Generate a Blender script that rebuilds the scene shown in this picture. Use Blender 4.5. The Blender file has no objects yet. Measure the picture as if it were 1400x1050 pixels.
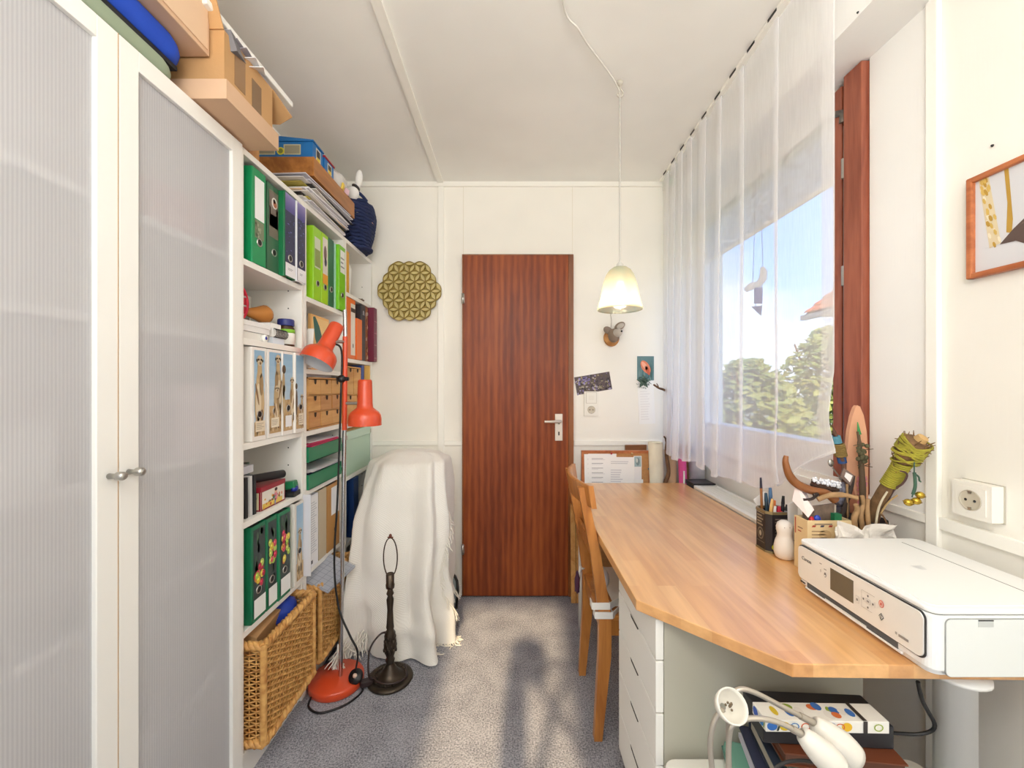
import bpy, bmesh, math, random
from mathutils import Vector, Matrix, noise
R = random.Random(7)
SC = bpy.context.scene
COL = SC.collection
PI = math.pi
# ---------------------------------------------------------------- camera, sky, sun, lights, exposure
F, CX, CY, H = 558.0, 700.0, 527.0, 1.27
cam_d = bpy.data.cameras.new('camera'); cam = bpy.data.objects.new('camera', cam_d); COL.objects.link(cam)
cam.location = (0, 0, H); cam.rotation_euler = (PI/2, 0, 0)
cam_d.sensor_width = 36; cam_d.sensor_fit = 'HORIZONTAL'; cam_d.lens = 36*F/1400; cam_d.shift_y = 2/1400
cam_d.clip_start = 0.01; cam_d.clip_end = 300
SC.camera = cam
w = bpy.data.worlds.new('sky'); SC.world = w; w.use_nodes = True
nt = w.node_tree; nt.nodes.clear()
out = nt.nodes.new('ShaderNodeOutputWorld'); bg = nt.nodes.new('ShaderNodeBackground')
tc = nt.nodes.new('ShaderNodeTexCoord'); sx = nt.nodes.new('ShaderNodeSeparateXYZ')
rp = nt.nodes.new('ShaderNodeValToRGB')
rp.color_ramp.elements[0].position = 0.0; rp.color_ramp.elements[0].color = (0.60, 0.70, 0.86, 1)
rp.color_ramp.elements[1].position = 0.55; rp.color_ramp.elements[1].color = (0.13, 0.29, 0.70, 1)
e = rp.color_ramp.elements.new(0.2); e.color = (0.27, 0.46, 0.84, 1)
nz = nt.nodes.new('ShaderNodeTexNoise'); nz.inputs['Scale'].default_value = 3.2; nz.inputs['Detail'].default_value = 6
cr = nt.nodes.new('ShaderNodeValToRGB'); cr.color_ramp.elements[0].position = 0.48; cr.color_ramp.elements[1].position = 0.68
mx = nt.nodes.new('ShaderNodeMixRGB'); mx.inputs[2].default_value = (0.72, 0.76, 0.82, 1)
L = nt.links.new
L(tc.outputs['Generated'], sx.inputs[0]); L(sx.outputs['Z'], rp.inputs[0]); L(tc.outputs['Generated'], nz.inputs['Vector'])
L(nz.outputs['Fac'], cr.inputs[0]); L(cr.outputs[0], mx.inputs[0]); L(rp.outputs[0], mx.inputs[1]); L(mx.outputs[0], bg.inputs[0])
bg.inputs[1].default_value = 2.5
L(bg.outputs[0], out.inputs[0])

sun_d = bpy.data.lights.new('sun', 'SUN'); sun = bpy.data.objects.new('sun', sun_d); COL.objects.link(sun)
sun_d.energy = 5.5; sun_d.angle = math.radians(1.6); sun_d.color = (1.0, 0.76, 0.46)
sun.rotation_euler = Vector((0.042, 1.0, -0.675)).to_track_quat('-Z', 'Y').to_euler()
sun.location = (0, -6, 5)
ar_d = bpy.data.lights.new('unseen_fill_area', 'AREA'); ar = bpy.data.objects.new('unseen_fill_area', ar_d); COL.objects.link(ar)  # added area fill behind the viewpoint, tilted up to brighten the ceiling
ar_d.shape = 'RECTANGLE'; ar_d.size = 1.9; ar_d.size_y = 1.3; ar_d.energy = 30; ar_d.color = (1.0, 0.975, 0.95)
ar.location = (0.0, -1.12, 1.75); ar.rotation_euler = (PI/2+math.radians(52), 0, 0)
cl_d = bpy.data.lights.new('unseen_fill_point', 'POINT'); cl = bpy.data.objects.new('unseen_fill_point', cl_d); COL.objects.link(cl)  # unseen point fill added behind the viewpoint to brighten the room
cl_d.shadow_soft_size = 0.2; cl_d.energy = 26; cl_d.color = (1.0, 0.98, 0.955); cl.location = (-.05, -.4, 2.15)
SC.view_settings.view_transform = 'Standard'; SC.view_settings.look = 'None'
SC.view_settings.gamma = 1.0; SC.view_settings.use_curve_mapping = False
SC.view_settings.exposure = 0.12
SC.cycles.use_denoising = True
SC.cycles.max_bounces = 14; SC.cycles.diffuse_bounces = 7; SC.cycles.glossy_bounces = 4
SC.cycles.transmission_bounces = 8; SC.cycles.transparent_max_bounces = 24
SC.cycles.caustics_reflective = False; SC.cycles.caustics_refractive = True
SC.cycles.sample_clamp_indirect = 6.0

# ---------------------------------------------------------------- helpers
def P(px, py, Y): return Vector(((px-CX)/F*Y, Y, H+(CY-py)/F*Y))
def PX(px, py, X): return P(px, py, F*X/(px-CX))
def yl(px, X=-0.85): return F*X/(px-CX)
def lin(c):
    o = []
    for v in c[:3]:
        v = v/255.0
        o.append(v/12.92 if v <= 0.04045 else ((v+0.055)/1.055)**2.4)
    return (o[0], o[1], o[2], 1.0)

MW = {}
class MB:
    def __init__(s): s.v = []; s.f = []; s.c = []; s.s = []
    def add(s, vs, fs, col=None, smooth=False):
        b = len(s.v); s.v += [Vector(p) for p in vs]
        for f in fs: s.f.append([b+i for i in f]); s.c.append(col); s.s.append(smooth)
        return s
    def box(s, x0, x1, y0, y1, z0, z1, col=None):
        vs = [(x0,y0,z0),(x1,y0,z0),(x1,y1,z0),(x0,y1,z0),(x0,y0,z1),(x1,y0,z1),(x1,y1,z1),(x0,y1,z1)]
        return s.add(vs, [(0,3,2,1),(4,5,6,7),(0,1,5,4),(1,2,6,5),(2,3,7,6),(3,0,4,7)], col)
    def obox(s, c, size, rot=(0,0,0), col=None):
        m = Matrix.Translation(Vector(c)) @ _eul(rot)
        a, b, d = size[0]/2, size[1]/2, size[2]/2
        vs = [m @ Vector(p) for p in [(-a,-b,-d),(a,-b,-d),(a,b,-d),(-a,b,-d),(-a,-b,d),(a,-b,d),(a,b,d),(-a,b,d)]]
        return s.add(vs, [(0,3,2,1),(4,5,6,7),(0,1,5,4),(1,2,6,5),(2,3,7,6),(3,0,4,7)], col)
    def beam(s, a, b, wx, wy, col=None):
        a, b = Vector(a), Vector(b); d = b-a
        m = d.to_track_quat('Z', 'Y').to_matrix().to_4x4()
        vs = []
        for q in (a, b):
            for sx_, sy_ in ((-1,-1),(1,-1),(1,1),(-1,1)): vs.append(q + m @ Vector((sx_*wx/2, sy_*wy/2, 0)))
        return s.add(vs, [(0,3,2,1),(4,5,6,7),(0,1,5,4),(1,2,6,5),(2,3,7,6),(3,0,4,7)], col)
    def tube(s, pts, r, n=8, col=None, flat=1.0, caps=True):
        pts = [Vector(p) for p in pts]; k = len(pts)
        if isinstance(r, (list, tuple)):
            rs = []
            for i in range(k):
                x = i/(k-1)*(len(r)-1); j = min(int(x), len(r)-2); rs.append(r[j]+(r[j+1]-r[j])*(x-j))
        else: rs = [r]*k
        t0 = (pts[1]-pts[0]).normalized()
        ref = Vector((0,0,1)) if abs(t0.z) < 0.9 else Vector((1,0,0))
        nrm = t0.cross(ref).normalized(); vs = []
        for i in range(k):
            t = (pts[min(i+1,k-1)]-pts[max(i-1,0)]).normalized()
            nrm = (nrm - t*nrm.dot(t)).normalized(); bn = t.cross(nrm)
            for j in range(n):
                a = 2*PI*j/n; vs.append(pts[i] + nrm*math.cos(a)*rs[i] + bn*math.sin(a)*rs[i]*flat)
        fs = [(i*n+j, i*n+(j+1)%n, (i+1)*n+(j+1)%n, (i+1)*n+j) for i in range(k-1) for j in range(n)]
        s.add(vs, fs, col, True)
        if caps: s.add([vs[j] for j in range(n)], [tuple(range(n-1,-1,-1))], col); s.add([vs[(k-1)*n+j] for j in range(n)], [tuple(range(n))], col)
        return s
    def lathe(s, prof, c=(0,0,0), n=24, axis=None, col=None, smooth=True, closed=False):
        m = Vector(axis).to_track_quat('Z','Y').to_matrix() if axis is not None else Matrix.Identity(3)
        c = Vector(c); vs = []
        for r_, z_ in prof:
            for j in range(n): a = 2*PI*j/n; vs.append(c + m @ Vector((r_*math.cos(a), r_*math.sin(a), z_)))
        k = len(prof)
        fs = [(i*n+j, i*n+(j+1)%n, (i+1)*n+(j+1)%n, (i+1)*n+j) for i in range(k-1) for j in range(n)]
        return s.add(vs, fs, col, smooth)
    def ball(s, c, r, n=12, m=8, rot=(0,0,0), col=None, jit=0, seed=0):
        r = r if isinstance(r, (list, tuple)) else (r, r, r)
        M = Matrix.Translation(Vector(c)) @ _eul(rot); vs = []
        for i in range(m+1):
            th = PI*i/m
            for j in range(n):
                ph = 2*PI*j/n; d = Vector((math.sin(th)*math.cos(ph), math.sin(th)*math.sin(ph), math.cos(th)))
                q = 1 + (jit*noise.noise(d*2.3+Vector((seed*3.1, seed, 0))) if jit else 0)
                vs.append(M @ Vector((d.x*r[0]*q, d.y*r[1]*q, d.z*r[2]*q)))
        fs = [(i*n+j, (i+1)*n+j, (i+1)*n+(j+1)%n, i*n+(j+1)%n) for i in range(m) for j in range(n)]
        return s.add(vs, fs, col, True)
    def prism(s, pts, z0, z1, col=None):
        k = len(pts); vs = [(p[0],p[1],z0) for p in pts]+[(p[0],p[1],z1) for p in pts]
        return s.add(vs, [tuple(range(k-1,-1,-1)), tuple(range(k,2*k))]+[(i,(i+1)%k,k+(i+1)%k,k+i) for i in range(k)], col)
    def extr(s, pts, d, col=None, smooth=False):
        k = len(pts); pts = [Vector(p) for p in pts]; d = Vector(d); vs = pts+[p+d for p in pts]
        s.add(vs, [tuple(range(k-1,-1,-1)), tuple(range(k,2*k))], col)
        return s.add(vs, [(i,(i+1)%k,k+(i+1)%k,k+i) for i in range(k)], col, smooth)
    def grid(s, fn, nu, nv, col=None, smooth=True, loop=False):
        vs = [fn(i/nu, j/nv) for i in range(nu+1) for j in range(nv+1)]
        fs = [(i*(nv+1)+j, (i+1)*(nv+1)+j, (i+1)*(nv+1)+j+1, i*(nv+1)+j+1) for i in range(nu) for j in range(nv)]
        return s.add(vs, fs, col, smooth)
    def build(s, name, mat, parent=None, bevel=0, seg=2, solid=0, sub=0, origin=None, angle=40):
        me = bpy.data.meshes.new(name)
        if parent is not None: inv = MW[parent.name].inverted(); o = None
        else:
            if origin is None:
                xs = [p.x for p in s.v]; ys = [p.y for p in s.v]; zs = [p.z for p in s.v]
                origin = ((min(xs)+max(xs))/2, (min(ys)+max(ys))/2, min(zs))
            o = Vector(origin); inv = Matrix.Translation(-o)
        me.from_pydata([inv @ p for p in s.v], [], s.f)
        if any(s.s): me.polygons.foreach_set('use_smooth', s.s)
        if any(c is not None for c in s.c):
            at = me.color_attributes.new('Col', 'FLOAT_COLOR', 'CORNER'); k = 0
            for i, f in enumerate(s.f):
                q = lin(s.c[i] or (255,255,255))
                for _ in f: at.data[k].color = q; k += 1
        me.validate(); me.update()
        if mat is not None: me.materials.append(mat)
        ob = bpy.data.objects.new(name, me); COL.objects.link(ob)
        if parent is not None: ob.parent = parent; MW[ob.name] = MW[parent.name].copy()
        else: ob.location = o; MW[ob.name] = Matrix.Translation(o)
        if solid:
            q = ob.modifiers.new('thickness','SOLIDIFY'); q.thickness = solid; q.offset = 0
        if bevel:
            bb = ob.modifiers.new('bevel','BEVEL'); bb.width = bevel; bb.segments = seg; bb.limit_method = 'ANGLE'; bb.angle_limit = math.radians(angle)
            bb.harden_normals = False
        if sub:
            q = ob.modifiers.new('smooth','SUBSURF'); q.levels = sub; q.render_levels = sub
        return ob
def _eul(r):
    from mathutils import Euler
    return Euler(r, 'XYZ').to_matrix().to_4x4()
def tag(o, label=None, cat=None, group=None, kind=None):
    if label: o['label'] = label
    if cat: o['category'] = cat
    if group: o['group'] = group
    if kind: o['kind'] = kind
    return o
def thing(name, label, cat, loc=(0,0,0), rz=0, group=None):
    o = bpy.data.objects.new(name, None); COL.objects.link(o); o.empty_display_size = 0.05
    o.location = loc; o.rotation_euler = (0,0,rz)
    MW[o.name] = Matrix.Translation(Vector(loc)) @ _eul((0,0,rz))
    return tag(o, label, cat, group)
def put(o, loc, rot=(0,0,0)): o.location = loc; o.rotation_euler = rot; return o
def copy_tree(o, parent=None, label=None):
    c = o.copy(); COL.objects.link(c)
    if parent is not None: c.parent = parent
    if label: c['label'] = label
    for ch in o.children: copy_tree(ch, c)
    return c
def struct(name, mb, mat, **k): return tag(mb.build(name, mat, origin=(0,0,0), **k), kind='structure')
class Dec:
    def __init__(s, o, u, v, n): s.o, s.u, s.v, s.n = Vector(o), Vector(u), Vector(v), Vector(n); s.m = MB()
    def pt(s, x, y, l): return s.o + s.u*x + s.v*y + s.n*(0.0004+0.00035*l)
    def poly(s, pts, col, l=1): s.m.add([s.pt(x,y,l) for x,y in pts], [tuple(range(len(pts)))], col); return s
    def rect(s, x0, y0, x1, y1, col, l=1): return s.poly([(x0,y0),(x1,y0),(x1,y1),(x0,y1)], col, l)
    def ell(s, cx, cy, rx, ry, col, l=2, n=14, rot=0):
        c_, s_ = math.cos(rot), math.sin(rot)
        return s.poly([(cx+rx*math.cos(a)*c_-ry*math.sin(a)*s_, cy+rx*math.cos(a)*s_+ry*math.sin(a)*c_) for a in (2*PI*i/n for i in range(n))], col, l)
    def lines(s, x0, y0, x1, y1, n, col, l=2, fill=0.35, rag=True):
        h = (y1-y0)/n
        for i in range(n):
            e_ = x1-(x1-x0)*(R.random()*0.35 if rag else 0)
            s.rect(x0, y0+i*h, e_, y0+i*h+h*fill, col, l)
        return s
    def build(s, name, parent=None, mat=None): return s.m.build(name, mat or PRINT, parent)
def spl(pts, n=6):
    pts = [Vector(p) for p in pts]; o = []
    for i in range(len(pts)-1):
        p0, p1, p2, p3 = pts[max(i-1,0)], pts[i], pts[i+1], pts[min(i+2,len(pts)-1)]
        for k in range(n):
            t = k/n; o.append(.5*((2*p1)+(p2-p0)*t+(2*p0-5*p1+4*p2-p3)*t*t+(3*p1-p0-3*p2+p3)*t**3))
    return o+[pts[-1]]
def label_text(name, body, size, loc, rotm, mat, parent, extrude=0.0003):
    cu = bpy.data.curves.new(name, 'FONT'); cu.body = body; cu.size = size; cu.extrude = extrude; cu.align_x = 'CENTER'; cu.align_y = 'CENTER'
    cu.materials.append(mat)
    tmp = bpy.data.objects.new(name, cu); me = bpy.data.meshes.new_from_object(tmp); bpy.data.objects.remove(tmp)
    o = bpy.data.objects.new(name, me); COL.objects.link(o); o.parent = parent
    m = MW[parent.name].inverted() @ Matrix.Translation(Vector(loc)) @ rotm
    o.matrix_local = m
    return o
def basis(u, v):
    u, v = Vector(u).normalized(), Vector(v).normalized(); n = u.cross(v)
    return Matrix((u, v, n)).transposed().to_4x4()

# ---------------------------------------------------------------- materials
_mc = {}
def nodes(name):
    m = bpy.data.materials.new(name); m.use_nodes = True
    t = m.node_tree; return m, t, t.nodes['Principled BSDF'], t.nodes, t.links.new
def mat(col, rough=0.5, metal=0.0, spec=0.5, var=0.0, vscale=8.0, bump=0.0, bscale=60.0, stretch=(1,1,1), col2=None, name='plain', coat=0.0, sub=0.0):
    key = (tuple(col), rough, metal, spec, var, vscale, bump, bscale, tuple(stretch), tuple(col2) if col2 else None, coat, sub)
    if key in _mc: return _mc[key]
    m, t, b, N, L = nodes(name)
    b.inputs['Base Color'].default_value = lin(col); b.inputs['Roughness'].default_value = rough
    b.inputs['Metallic'].default_value = metal; b.inputs['Specular IOR Level'].default_value = spec
    b.inputs['Coat Weight'].default_value = coat
    if var or bump:
        tc = N.new('ShaderNodeTexCoord'); mp = N.new('ShaderNodeMapping'); mp.inputs['Scale'].default_value = stretch
        L(tc.outputs['Object'], mp.inputs[0])
    if var:
        nz = N.new('ShaderNodeTexNoise'); nz.inputs['Scale'].default_value = vscale; nz.inputs['Detail'].default_value = 5; L(mp.outputs[0], nz.inputs['Vector'])
        rp = N.new('ShaderNodeValToRGB'); c = lin(col)
        d = lin(col2) if col2 else tuple(v*(1-var) for v in c[:3])+(1,)
        rp.color_ramp.elements[0].position = 0.3; rp.color_ramp.elements[0].color = d
        rp.color_ramp.elements[1].position = 0.65; rp.color_ramp.elements[1].color = c
        L(nz.outputs['Fac'], rp.inputs[0]); L(rp.outputs[0], b.inputs['Base Color'])
    if bump:
        n2 = N.new('ShaderNodeTexNoise'); n2.inputs['Scale'].default_value = bscale; n2.inputs['Detail'].default_value = 3; L(mp.outputs[0], n2.inputs['Vector'])
        bp = N.new('ShaderNodeBump'); bp.inputs['Strength'].default_value = bump; bp.inputs['Distance'].default_value = 0.004
        L(n2.outputs['Fac'], bp.inputs['Height']); L(bp.outputs[0], b.inputs['Normal'])
    _mc[key] = m; return m
def wood(name, c1, c2, axis='Z', scale=9.0, rough=0.42, dist=2.5, stretch=0.12, coat=0.0):
    m, t, b, N, L = nodes(name)
    tc = N.new('ShaderNodeTexCoord'); mp = N.new('ShaderNodeMapping')
    s = [1.0,1.0,1.0]; s['XYZ'.index(axis)] = stretch; mp.inputs['Scale'].default_value = s
    n1 = N.new('ShaderNodeTexNoise'); n1.inputs['Scale'].default_value = scale; n1.inputs['Detail'].default_value = 4; n1.inputs['Distortion'].default_value = dist
    n2 = N.new('ShaderNodeTexNoise'); n2.inputs['Scale'].default_value = scale*9; n2.inputs['Detail'].default_value = 3
    L(tc.outputs['Object'], mp.inputs[0]); L(mp.outputs[0], n1.inputs['Vector']); L(mp.outputs[0], n2.inputs['Vector'])
    ad = N.new('ShaderNodeMath'); ad.operation = 'MULTIPLY_ADD'; ad.inputs[1].default_value = 0.35
    L(n2.outputs['Fac'], ad.inputs[0]); L(n1.outputs['Fac'], ad.inputs[2])
    rp = N.new('ShaderNodeValToRGB'); rp.color_ramp.elements[0].position = 0.5; rp.color_ramp.elements[0].color = lin(c2)
    rp.color_ramp.elements[1].position = 0.82; rp.color_ramp.elements[1].color = lin(c1)
    L(ad.outputs[0], rp.inputs[0]); L(rp.outputs[0], b.inputs['Base Color'])
    b.inputs['Roughness'].default_value = rough; b.inputs['Coat Weight'].default_value = coat; b.inputs['Coat Roughness'].default_value = 0.2
    return m
m, t, b, N, L = nodes('print'); a_ = N.new('ShaderNodeVertexColor'); a_.layer_name = 'Col'; L(a_.outputs[0], b.inputs['Base Color']); b.inputs['Roughness'].default_value = 0.45; PRINT = m

def wall_mat(name, col, rough=0.75):
    m, t, b, N, L = nodes(name)
    tc = N.new('ShaderNodeTexCoord'); mp = N.new('ShaderNodeMapping'); mp.inputs['Scale'].default_value = (1,1,0.04)
    n1 = N.new('ShaderNodeTexNoise'); n1.inputs['Scale'].default_value = 150; n1.inputs['Detail'].default_value = 2
    n2 = N.new('ShaderNodeTexNoise'); n2.inputs['Scale'].default_value = 1.6; n2.inputs['Detail'].default_value = 3
    L(tc.outputs['Object'], mp.inputs[0]); L(mp.outputs[0], n1.inputs['Vector']); L(tc.outputs['Object'], n2.inputs['Vector'])
    rp = N.new('ShaderNodeValToRGB'); c = lin(col)
    rp.color_ramp.elements[0].color = tuple(v*0.93 for v in c[:3])+(1,); rp.color_ramp.elements[0].position = 0.35
    rp.color_ramp.elements[1].color = c; rp.color_ramp.elements[1].position = 0.6
    L(n2.outputs['Fac'], rp.inputs[0]); L(rp.outputs[0], b.inputs['Base Color'])
    bp = N.new('ShaderNodeBump'); bp.inputs['Strength'].default_value = 0.12; bp.inputs['Distance'].default_value = 0.002
    L(n1.outputs['Fac'], bp.inputs['Height']); L(bp.outputs[0], b.inputs['Normal']); b.inputs['Roughness'].default_value = rough
    return m
WALL = wall_mat('wall_paint', (249,246,237)); CEIL = wall_mat('ceiling_paint', (250,249,244)); TRIM = mat((249,247,239), 0.45, name='trim_paint')
WHITEPANEL = wall_mat('white_panel', (247,246,242), 0.5)

m, t, b, N, L = nodes('carpet')
tc = N.new('ShaderNodeTexCoord'); n1 = N.new('ShaderNodeTexNoise'); n1.inputs['Scale'].default_value = 420; n1.inputs['Detail'].default_value = 4
n2 = N.new('ShaderNodeTexNoise'); n2.inputs['Scale'].default_value = 9; n2.inputs['Detail'].default_value = 6
n3 = N.new('ShaderNodeTexNoise'); n3.inputs['Scale'].default_value = 170; n3.inputs['Detail'].default_value = 3
for q in (n1,n2,n3): L(tc.outputs['Object'], q.inputs['Vector'])
rp = N.new('ShaderNodeValToRGB'); rp.color_ramp.elements[0].position = 0.41; rp.color_ramp.elements[0].color = lin((112,113,121)); rp.color_ramp.elements[1].position = 0.58; rp.color_ramp.elements[1].color = lin((192,193,202))
ad = N.new('ShaderNodeMath'); ad.operation = 'MULTIPLY_ADD'; ad.inputs[1].default_value = 0.5; L(n3.outputs['Fac'], ad.inputs[0])
ad2 = N.new('ShaderNodeMath'); ad2.operation = 'MULTIPLY_ADD'; ad2.inputs[1].default_value = 0.14; L(n2.outputs['Fac'], ad2.inputs[0])
hf = N.new('ShaderNodeMath'); hf.operation = 'MULTIPLY'; hf.inputs[1].default_value = 0.36; L(n1.outputs['Fac'], hf.inputs[0])
L(hf.outputs[0], ad2.inputs[2]); L(ad2.outputs[0], ad.inputs[2]); L(ad.outputs[0], rp.inputs[0]); L(rp.outputs[0], b.inputs['Base Color'])
bp = N.new('ShaderNodeBump'); bp.inputs['Strength'].default_value = 0.7; bp.inputs['Distance'].default_value = 0.006; L(n1.outputs['Fac'], bp.inputs['Height']); L(bp.outputs[0], b.inputs['Normal'])
b.inputs['Roughness'].default_value = 0.95; b.inputs['Specular IOR Level'].default_value = 0.1; CARPET = m

# mahogany door: vertical ribbon stripes
m, t, b, N, L = nodes('mahogany')
tc = N.new('ShaderNodeTexCoord'); mp = N.new('ShaderNodeMapping'); mp.inputs['Scale'].default_value = (1,1,0.1)
wv = N.new('ShaderNodeTexWave'); wv.bands_direction = 'X'; wv.inputs['Scale'].default_value = 8.0; wv.inputs['Distortion'].default_value = 3.2; wv.inputs['Detail'].default_value = 4; wv.inputs['Detail Scale'].default_value = 1.6
n1 = N.new('ShaderNodeTexNoise'); n1.inputs['Scale'].default_value = 60; n1.inputs['Detail'].default_value = 4
n2 = N.new('ShaderNodeTexNoise'); n2.inputs['Scale'].default_value = 9; n2.inputs['Detail'].default_value = 3
for q in (wv,n1,n2): L(mp.outputs[0], q.inputs['Vector'])
L(tc.outputs['Object'], mp.inputs[0])
a1 = N.new('ShaderNodeMath'); a1.operation = 'MULTIPLY_ADD'; a1.inputs[1].default_value = 0.17; L(wv.outputs['Fac'], a1.inputs[0])
a2 = N.new('ShaderNodeMath'); a2.operation = 'MULTIPLY_ADD'; a2.inputs[1].default_value = 0.45; L(n1.outputs['Fac'], a2.inputs[0]); 
a3 = N.new('ShaderNodeMath'); a3.operation = 'MULTIPLY'; a3.inputs[1].default_value = 0.62; L(n2.outputs['Fac'], a3.inputs[0])
L(a3.outputs[0], a2.inputs[2]); L(a2.outputs[0], a1.inputs[2])
rp = N.new('ShaderNodeValToRGB'); rp.color_ramp.elements[0].position = 0.3; rp.color_ramp.elements[0].color = lin((88,38,18)); rp.color_ramp.elements[1].position = 0.85; rp.color_ramp.elements[1].color = lin((164,86,40))
e = rp.color_ramp.elements.new(0.55); e.color = lin((126,58,27))
L(a1.outputs[0], rp.inputs[0]); L(rp.outputs[0], b.inputs['Base Color']); b.inputs['Roughness'].default_value = 0.42; b.inputs['Specular IOR Level'].default_value = 0.3; MAHOG = m

# desk top: glued beech staves
m, t, b, N, L = nodes('beech_staves')
tc = N.new('ShaderNodeTexCoord'); mp = N.new('ShaderNodeMapping'); mp.inputs['Rotation'].default_value = (0,0,PI/2)
br = N.new('ShaderNodeTexBrick'); br.inputs['Scale'].default_value = 1.0; br.inputs['Mortar Size'].default_value = 0.0; br.inputs['Brick Width'].default_value = 0.42; br.inputs['Row Height'].default_value = 0.047
br.inputs['Color1'].default_value = lin((232,178,116)); br.inputs['Color2'].default_value = lin((216,156,94)); br.offset = 0.37; br.inputs['Bias'].default_value = -0.1
n1 = N.new('ShaderNodeTexNoise'); n1.inputs['Scale'].default_value = 40; n1.inputs['Detail'].default_value = 5
m2 = N.new('ShaderNodeMapping'); m2.inputs['Scale'].default_value = (1,0.08,1)
L(tc.outputs['Object'], mp.inputs[0]); L(mp.outputs[0], br.inputs['Vector']); L(tc.outputs['Object'], m2.inputs[0]); L(m2.outputs[0], n1.inputs['Vector'])
rp = N.new('ShaderNodeValToRGB'); rp.color_ramp.elements[0].position = 0.35; rp.color_ramp.elements[0].color = (0.8,0.76,0.7,1); rp.color_ramp.elements[1].position = 0.65; rp.color_ramp.elements[1].color = (1,1,1,1)
mm = N.new('ShaderNodeMixRGB'); mm.blend_type = 'MULTIPLY'; mm.inputs[0].default_value = 1.0
L(n1.outputs['Fac'], rp.inputs[0]); L(br.outputs['Color'], mm.inputs[1]); L(rp.outputs[0], mm.inputs[2]); L(mm.outputs[0], b.inputs['Base Color'])
b.inputs['Roughness'].default_value = 0.35; b.inputs['Coat Weight'].default_value = 0.8; b.inputs['Coat Roughness'].default_value = 0.22; b.inputs['Coat IOR'].default_value = 1.8; BEECH = m

WHITE = mat((240,239,234), 0.4, name='white_lacquer'); SHELFW = mat((242,240,234), 0.45, name='white_melamine')
CHROME = mat((200,200,202), 0.2, 1.0, name='chrome'); STEEL = mat((190,188,182), 0.35, 1.0, name='brushed_steel')
BLACK = mat((22,22,24), 0.45, name='black_plastic'); DARK = mat((40,38,38), 0.6, name='dark')
PINE = wood('pine', (214,160,92), (184,122,58), 'Z', 10, 0.4); PINEY = wood('birch_ply', (222,172,104), (198,140,74), 'Y', 8, 0.5)
CHAIRW = wood('chair_wood', (196,132,66), (166,102,46), 'Z', 12, 0.36, coat=0.2)
CARD = mat((198,154,104), 0.8, var=0.12, vscale=5, bump=0.1, bscale=90, stretch=(1,0.1,1), name='cardboard')
CARD2 = mat((214,178,146), 0.8, var=0.1, vscale=4, name='pale_cardboard')
PAPER = mat((244,243,240), 0.7, name='paper'); PAGES = mat((228,222,208), 0.8, var=0.15, vscale=300, stretch=(0.02,1,0.02), name='page_block')
WICK = mat((222,174,104), 0.5, var=0.4, vscale=40, col2=(176,118,56), name='wicker')
BARK = mat((120,88,62), 0.85, var=0.5, vscale=30, bump=0.6, bscale=50, name='bark'); STICK = mat((176,140,98), 0.75, var=0.35, vscale=25, bump=0.3, bscale=40, name='peeled_stick')
BROWNW = wood('window_wood', (166,94,68), (132,66,46), 'Z', 10, 0.4)
FRAMEW = wood('frame_wood', (190,116,70), (158,88,48), 'Y', 10, 0.4)
# ================================================================ the room
XL, XR, YB, YR, ZC = -1.14, 1.11, 2.48, -1.2, 2.505
struct('floor', MB().box(XL-.1, XR+.15, YR-.1, YB+.1, -.1, 0), CARPET)
struct('ceiling', MB().box(XL-.1, XR+.15, YR-.1, YB+.1, ZC, ZC+.1), CEIL)
struct('wall_back', MB().box(XL-.1, XR+.15, YB, YB+.1, 0, ZC), WALL)
struct('wall_left', MB().box(XL-.1, XL, YR, YB, 0, ZC), WALL)
struct('wall_right', MB().box(XR, XR+.15, YR, YB, 0, .95).box(XR, XR+.15, YR, 1.267, .95, ZC).box(XR, XR+.15, 2.44, YB, .95, ZC).box(XR, XR+.15, 1.267, 2.44, 2.285, ZC), WALL)
struct('wall_rear', MB().box(XL, -.42, YR-.1, YR, 0, ZC).box(.115, XR, YR-.1, YR, 0, ZC).box(-.42, .115, YR-.1, YR, 2.46, ZC), WALL)
# box beam above the window: its underside is the bright soffit
struct('beam', MB().box(.949, XR, YR, YB, 2.283, ZC), WHITEPANEL)
struct('trim_1', MB().box(-.45, -.416, YR, YB-.012, ZC-.012, ZC), TRIM)            # ceiling batten
struct('trim_2', MB().box(XL, .949, YB-.014, YB, ZC-.03, ZC-.001), TRIM)           # crown on the back wall
struct('trim_3', MB().box(-.448, -.412, YB-.012, YB, .0, ZC-.03), TRIM, bevel=.002)           # upright batten
struct('trim_4', MB().box(XL, -.448, YB-.01, YB, .906, .936).box(-.412, -.30, YB-.01, YB, .906, .936).box(.376, XR, YB-.01, YB, .906, .936), TRIM, bevel=.002)
struct('trim_5', MB().box(XR-.014, XR, 1.052, 1.084, 0, 2.283), TRIM, bevel=.003)       # upright batten, window wall
struct('trim_6', MB().box(XR-.011, XR, 1.084, 2.47, .903, .926), TRIM, bevel=.002)
struct('trim_7', MB().box(XR-.011, XR, YR, 1.052, .9, .932), TRIM, bevel=.002)
struct('trim_8', MB().box(XR-.004, XR, 1.084, 1.262, .926, 2.283), WHITEPANEL)          # smooth white infill beside the window
struct('trim_9', MB().box(.366, .368, YB-.002, YB, 2.06, 2.475).box(-.296, -.294, YB-.002, YB, 2.06, 2.475), mat((226,220,202), .7))   # panel joints over the door
struct('baseboard_back', MB().box(-.412, -.30, YB-.014, YB, 0, .062).box(.376, XR, YB-.014, YB, 0, .062).box(XL, -.448, YB-.014, YB, 0, .062), TRIM, bevel=.003)
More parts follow.
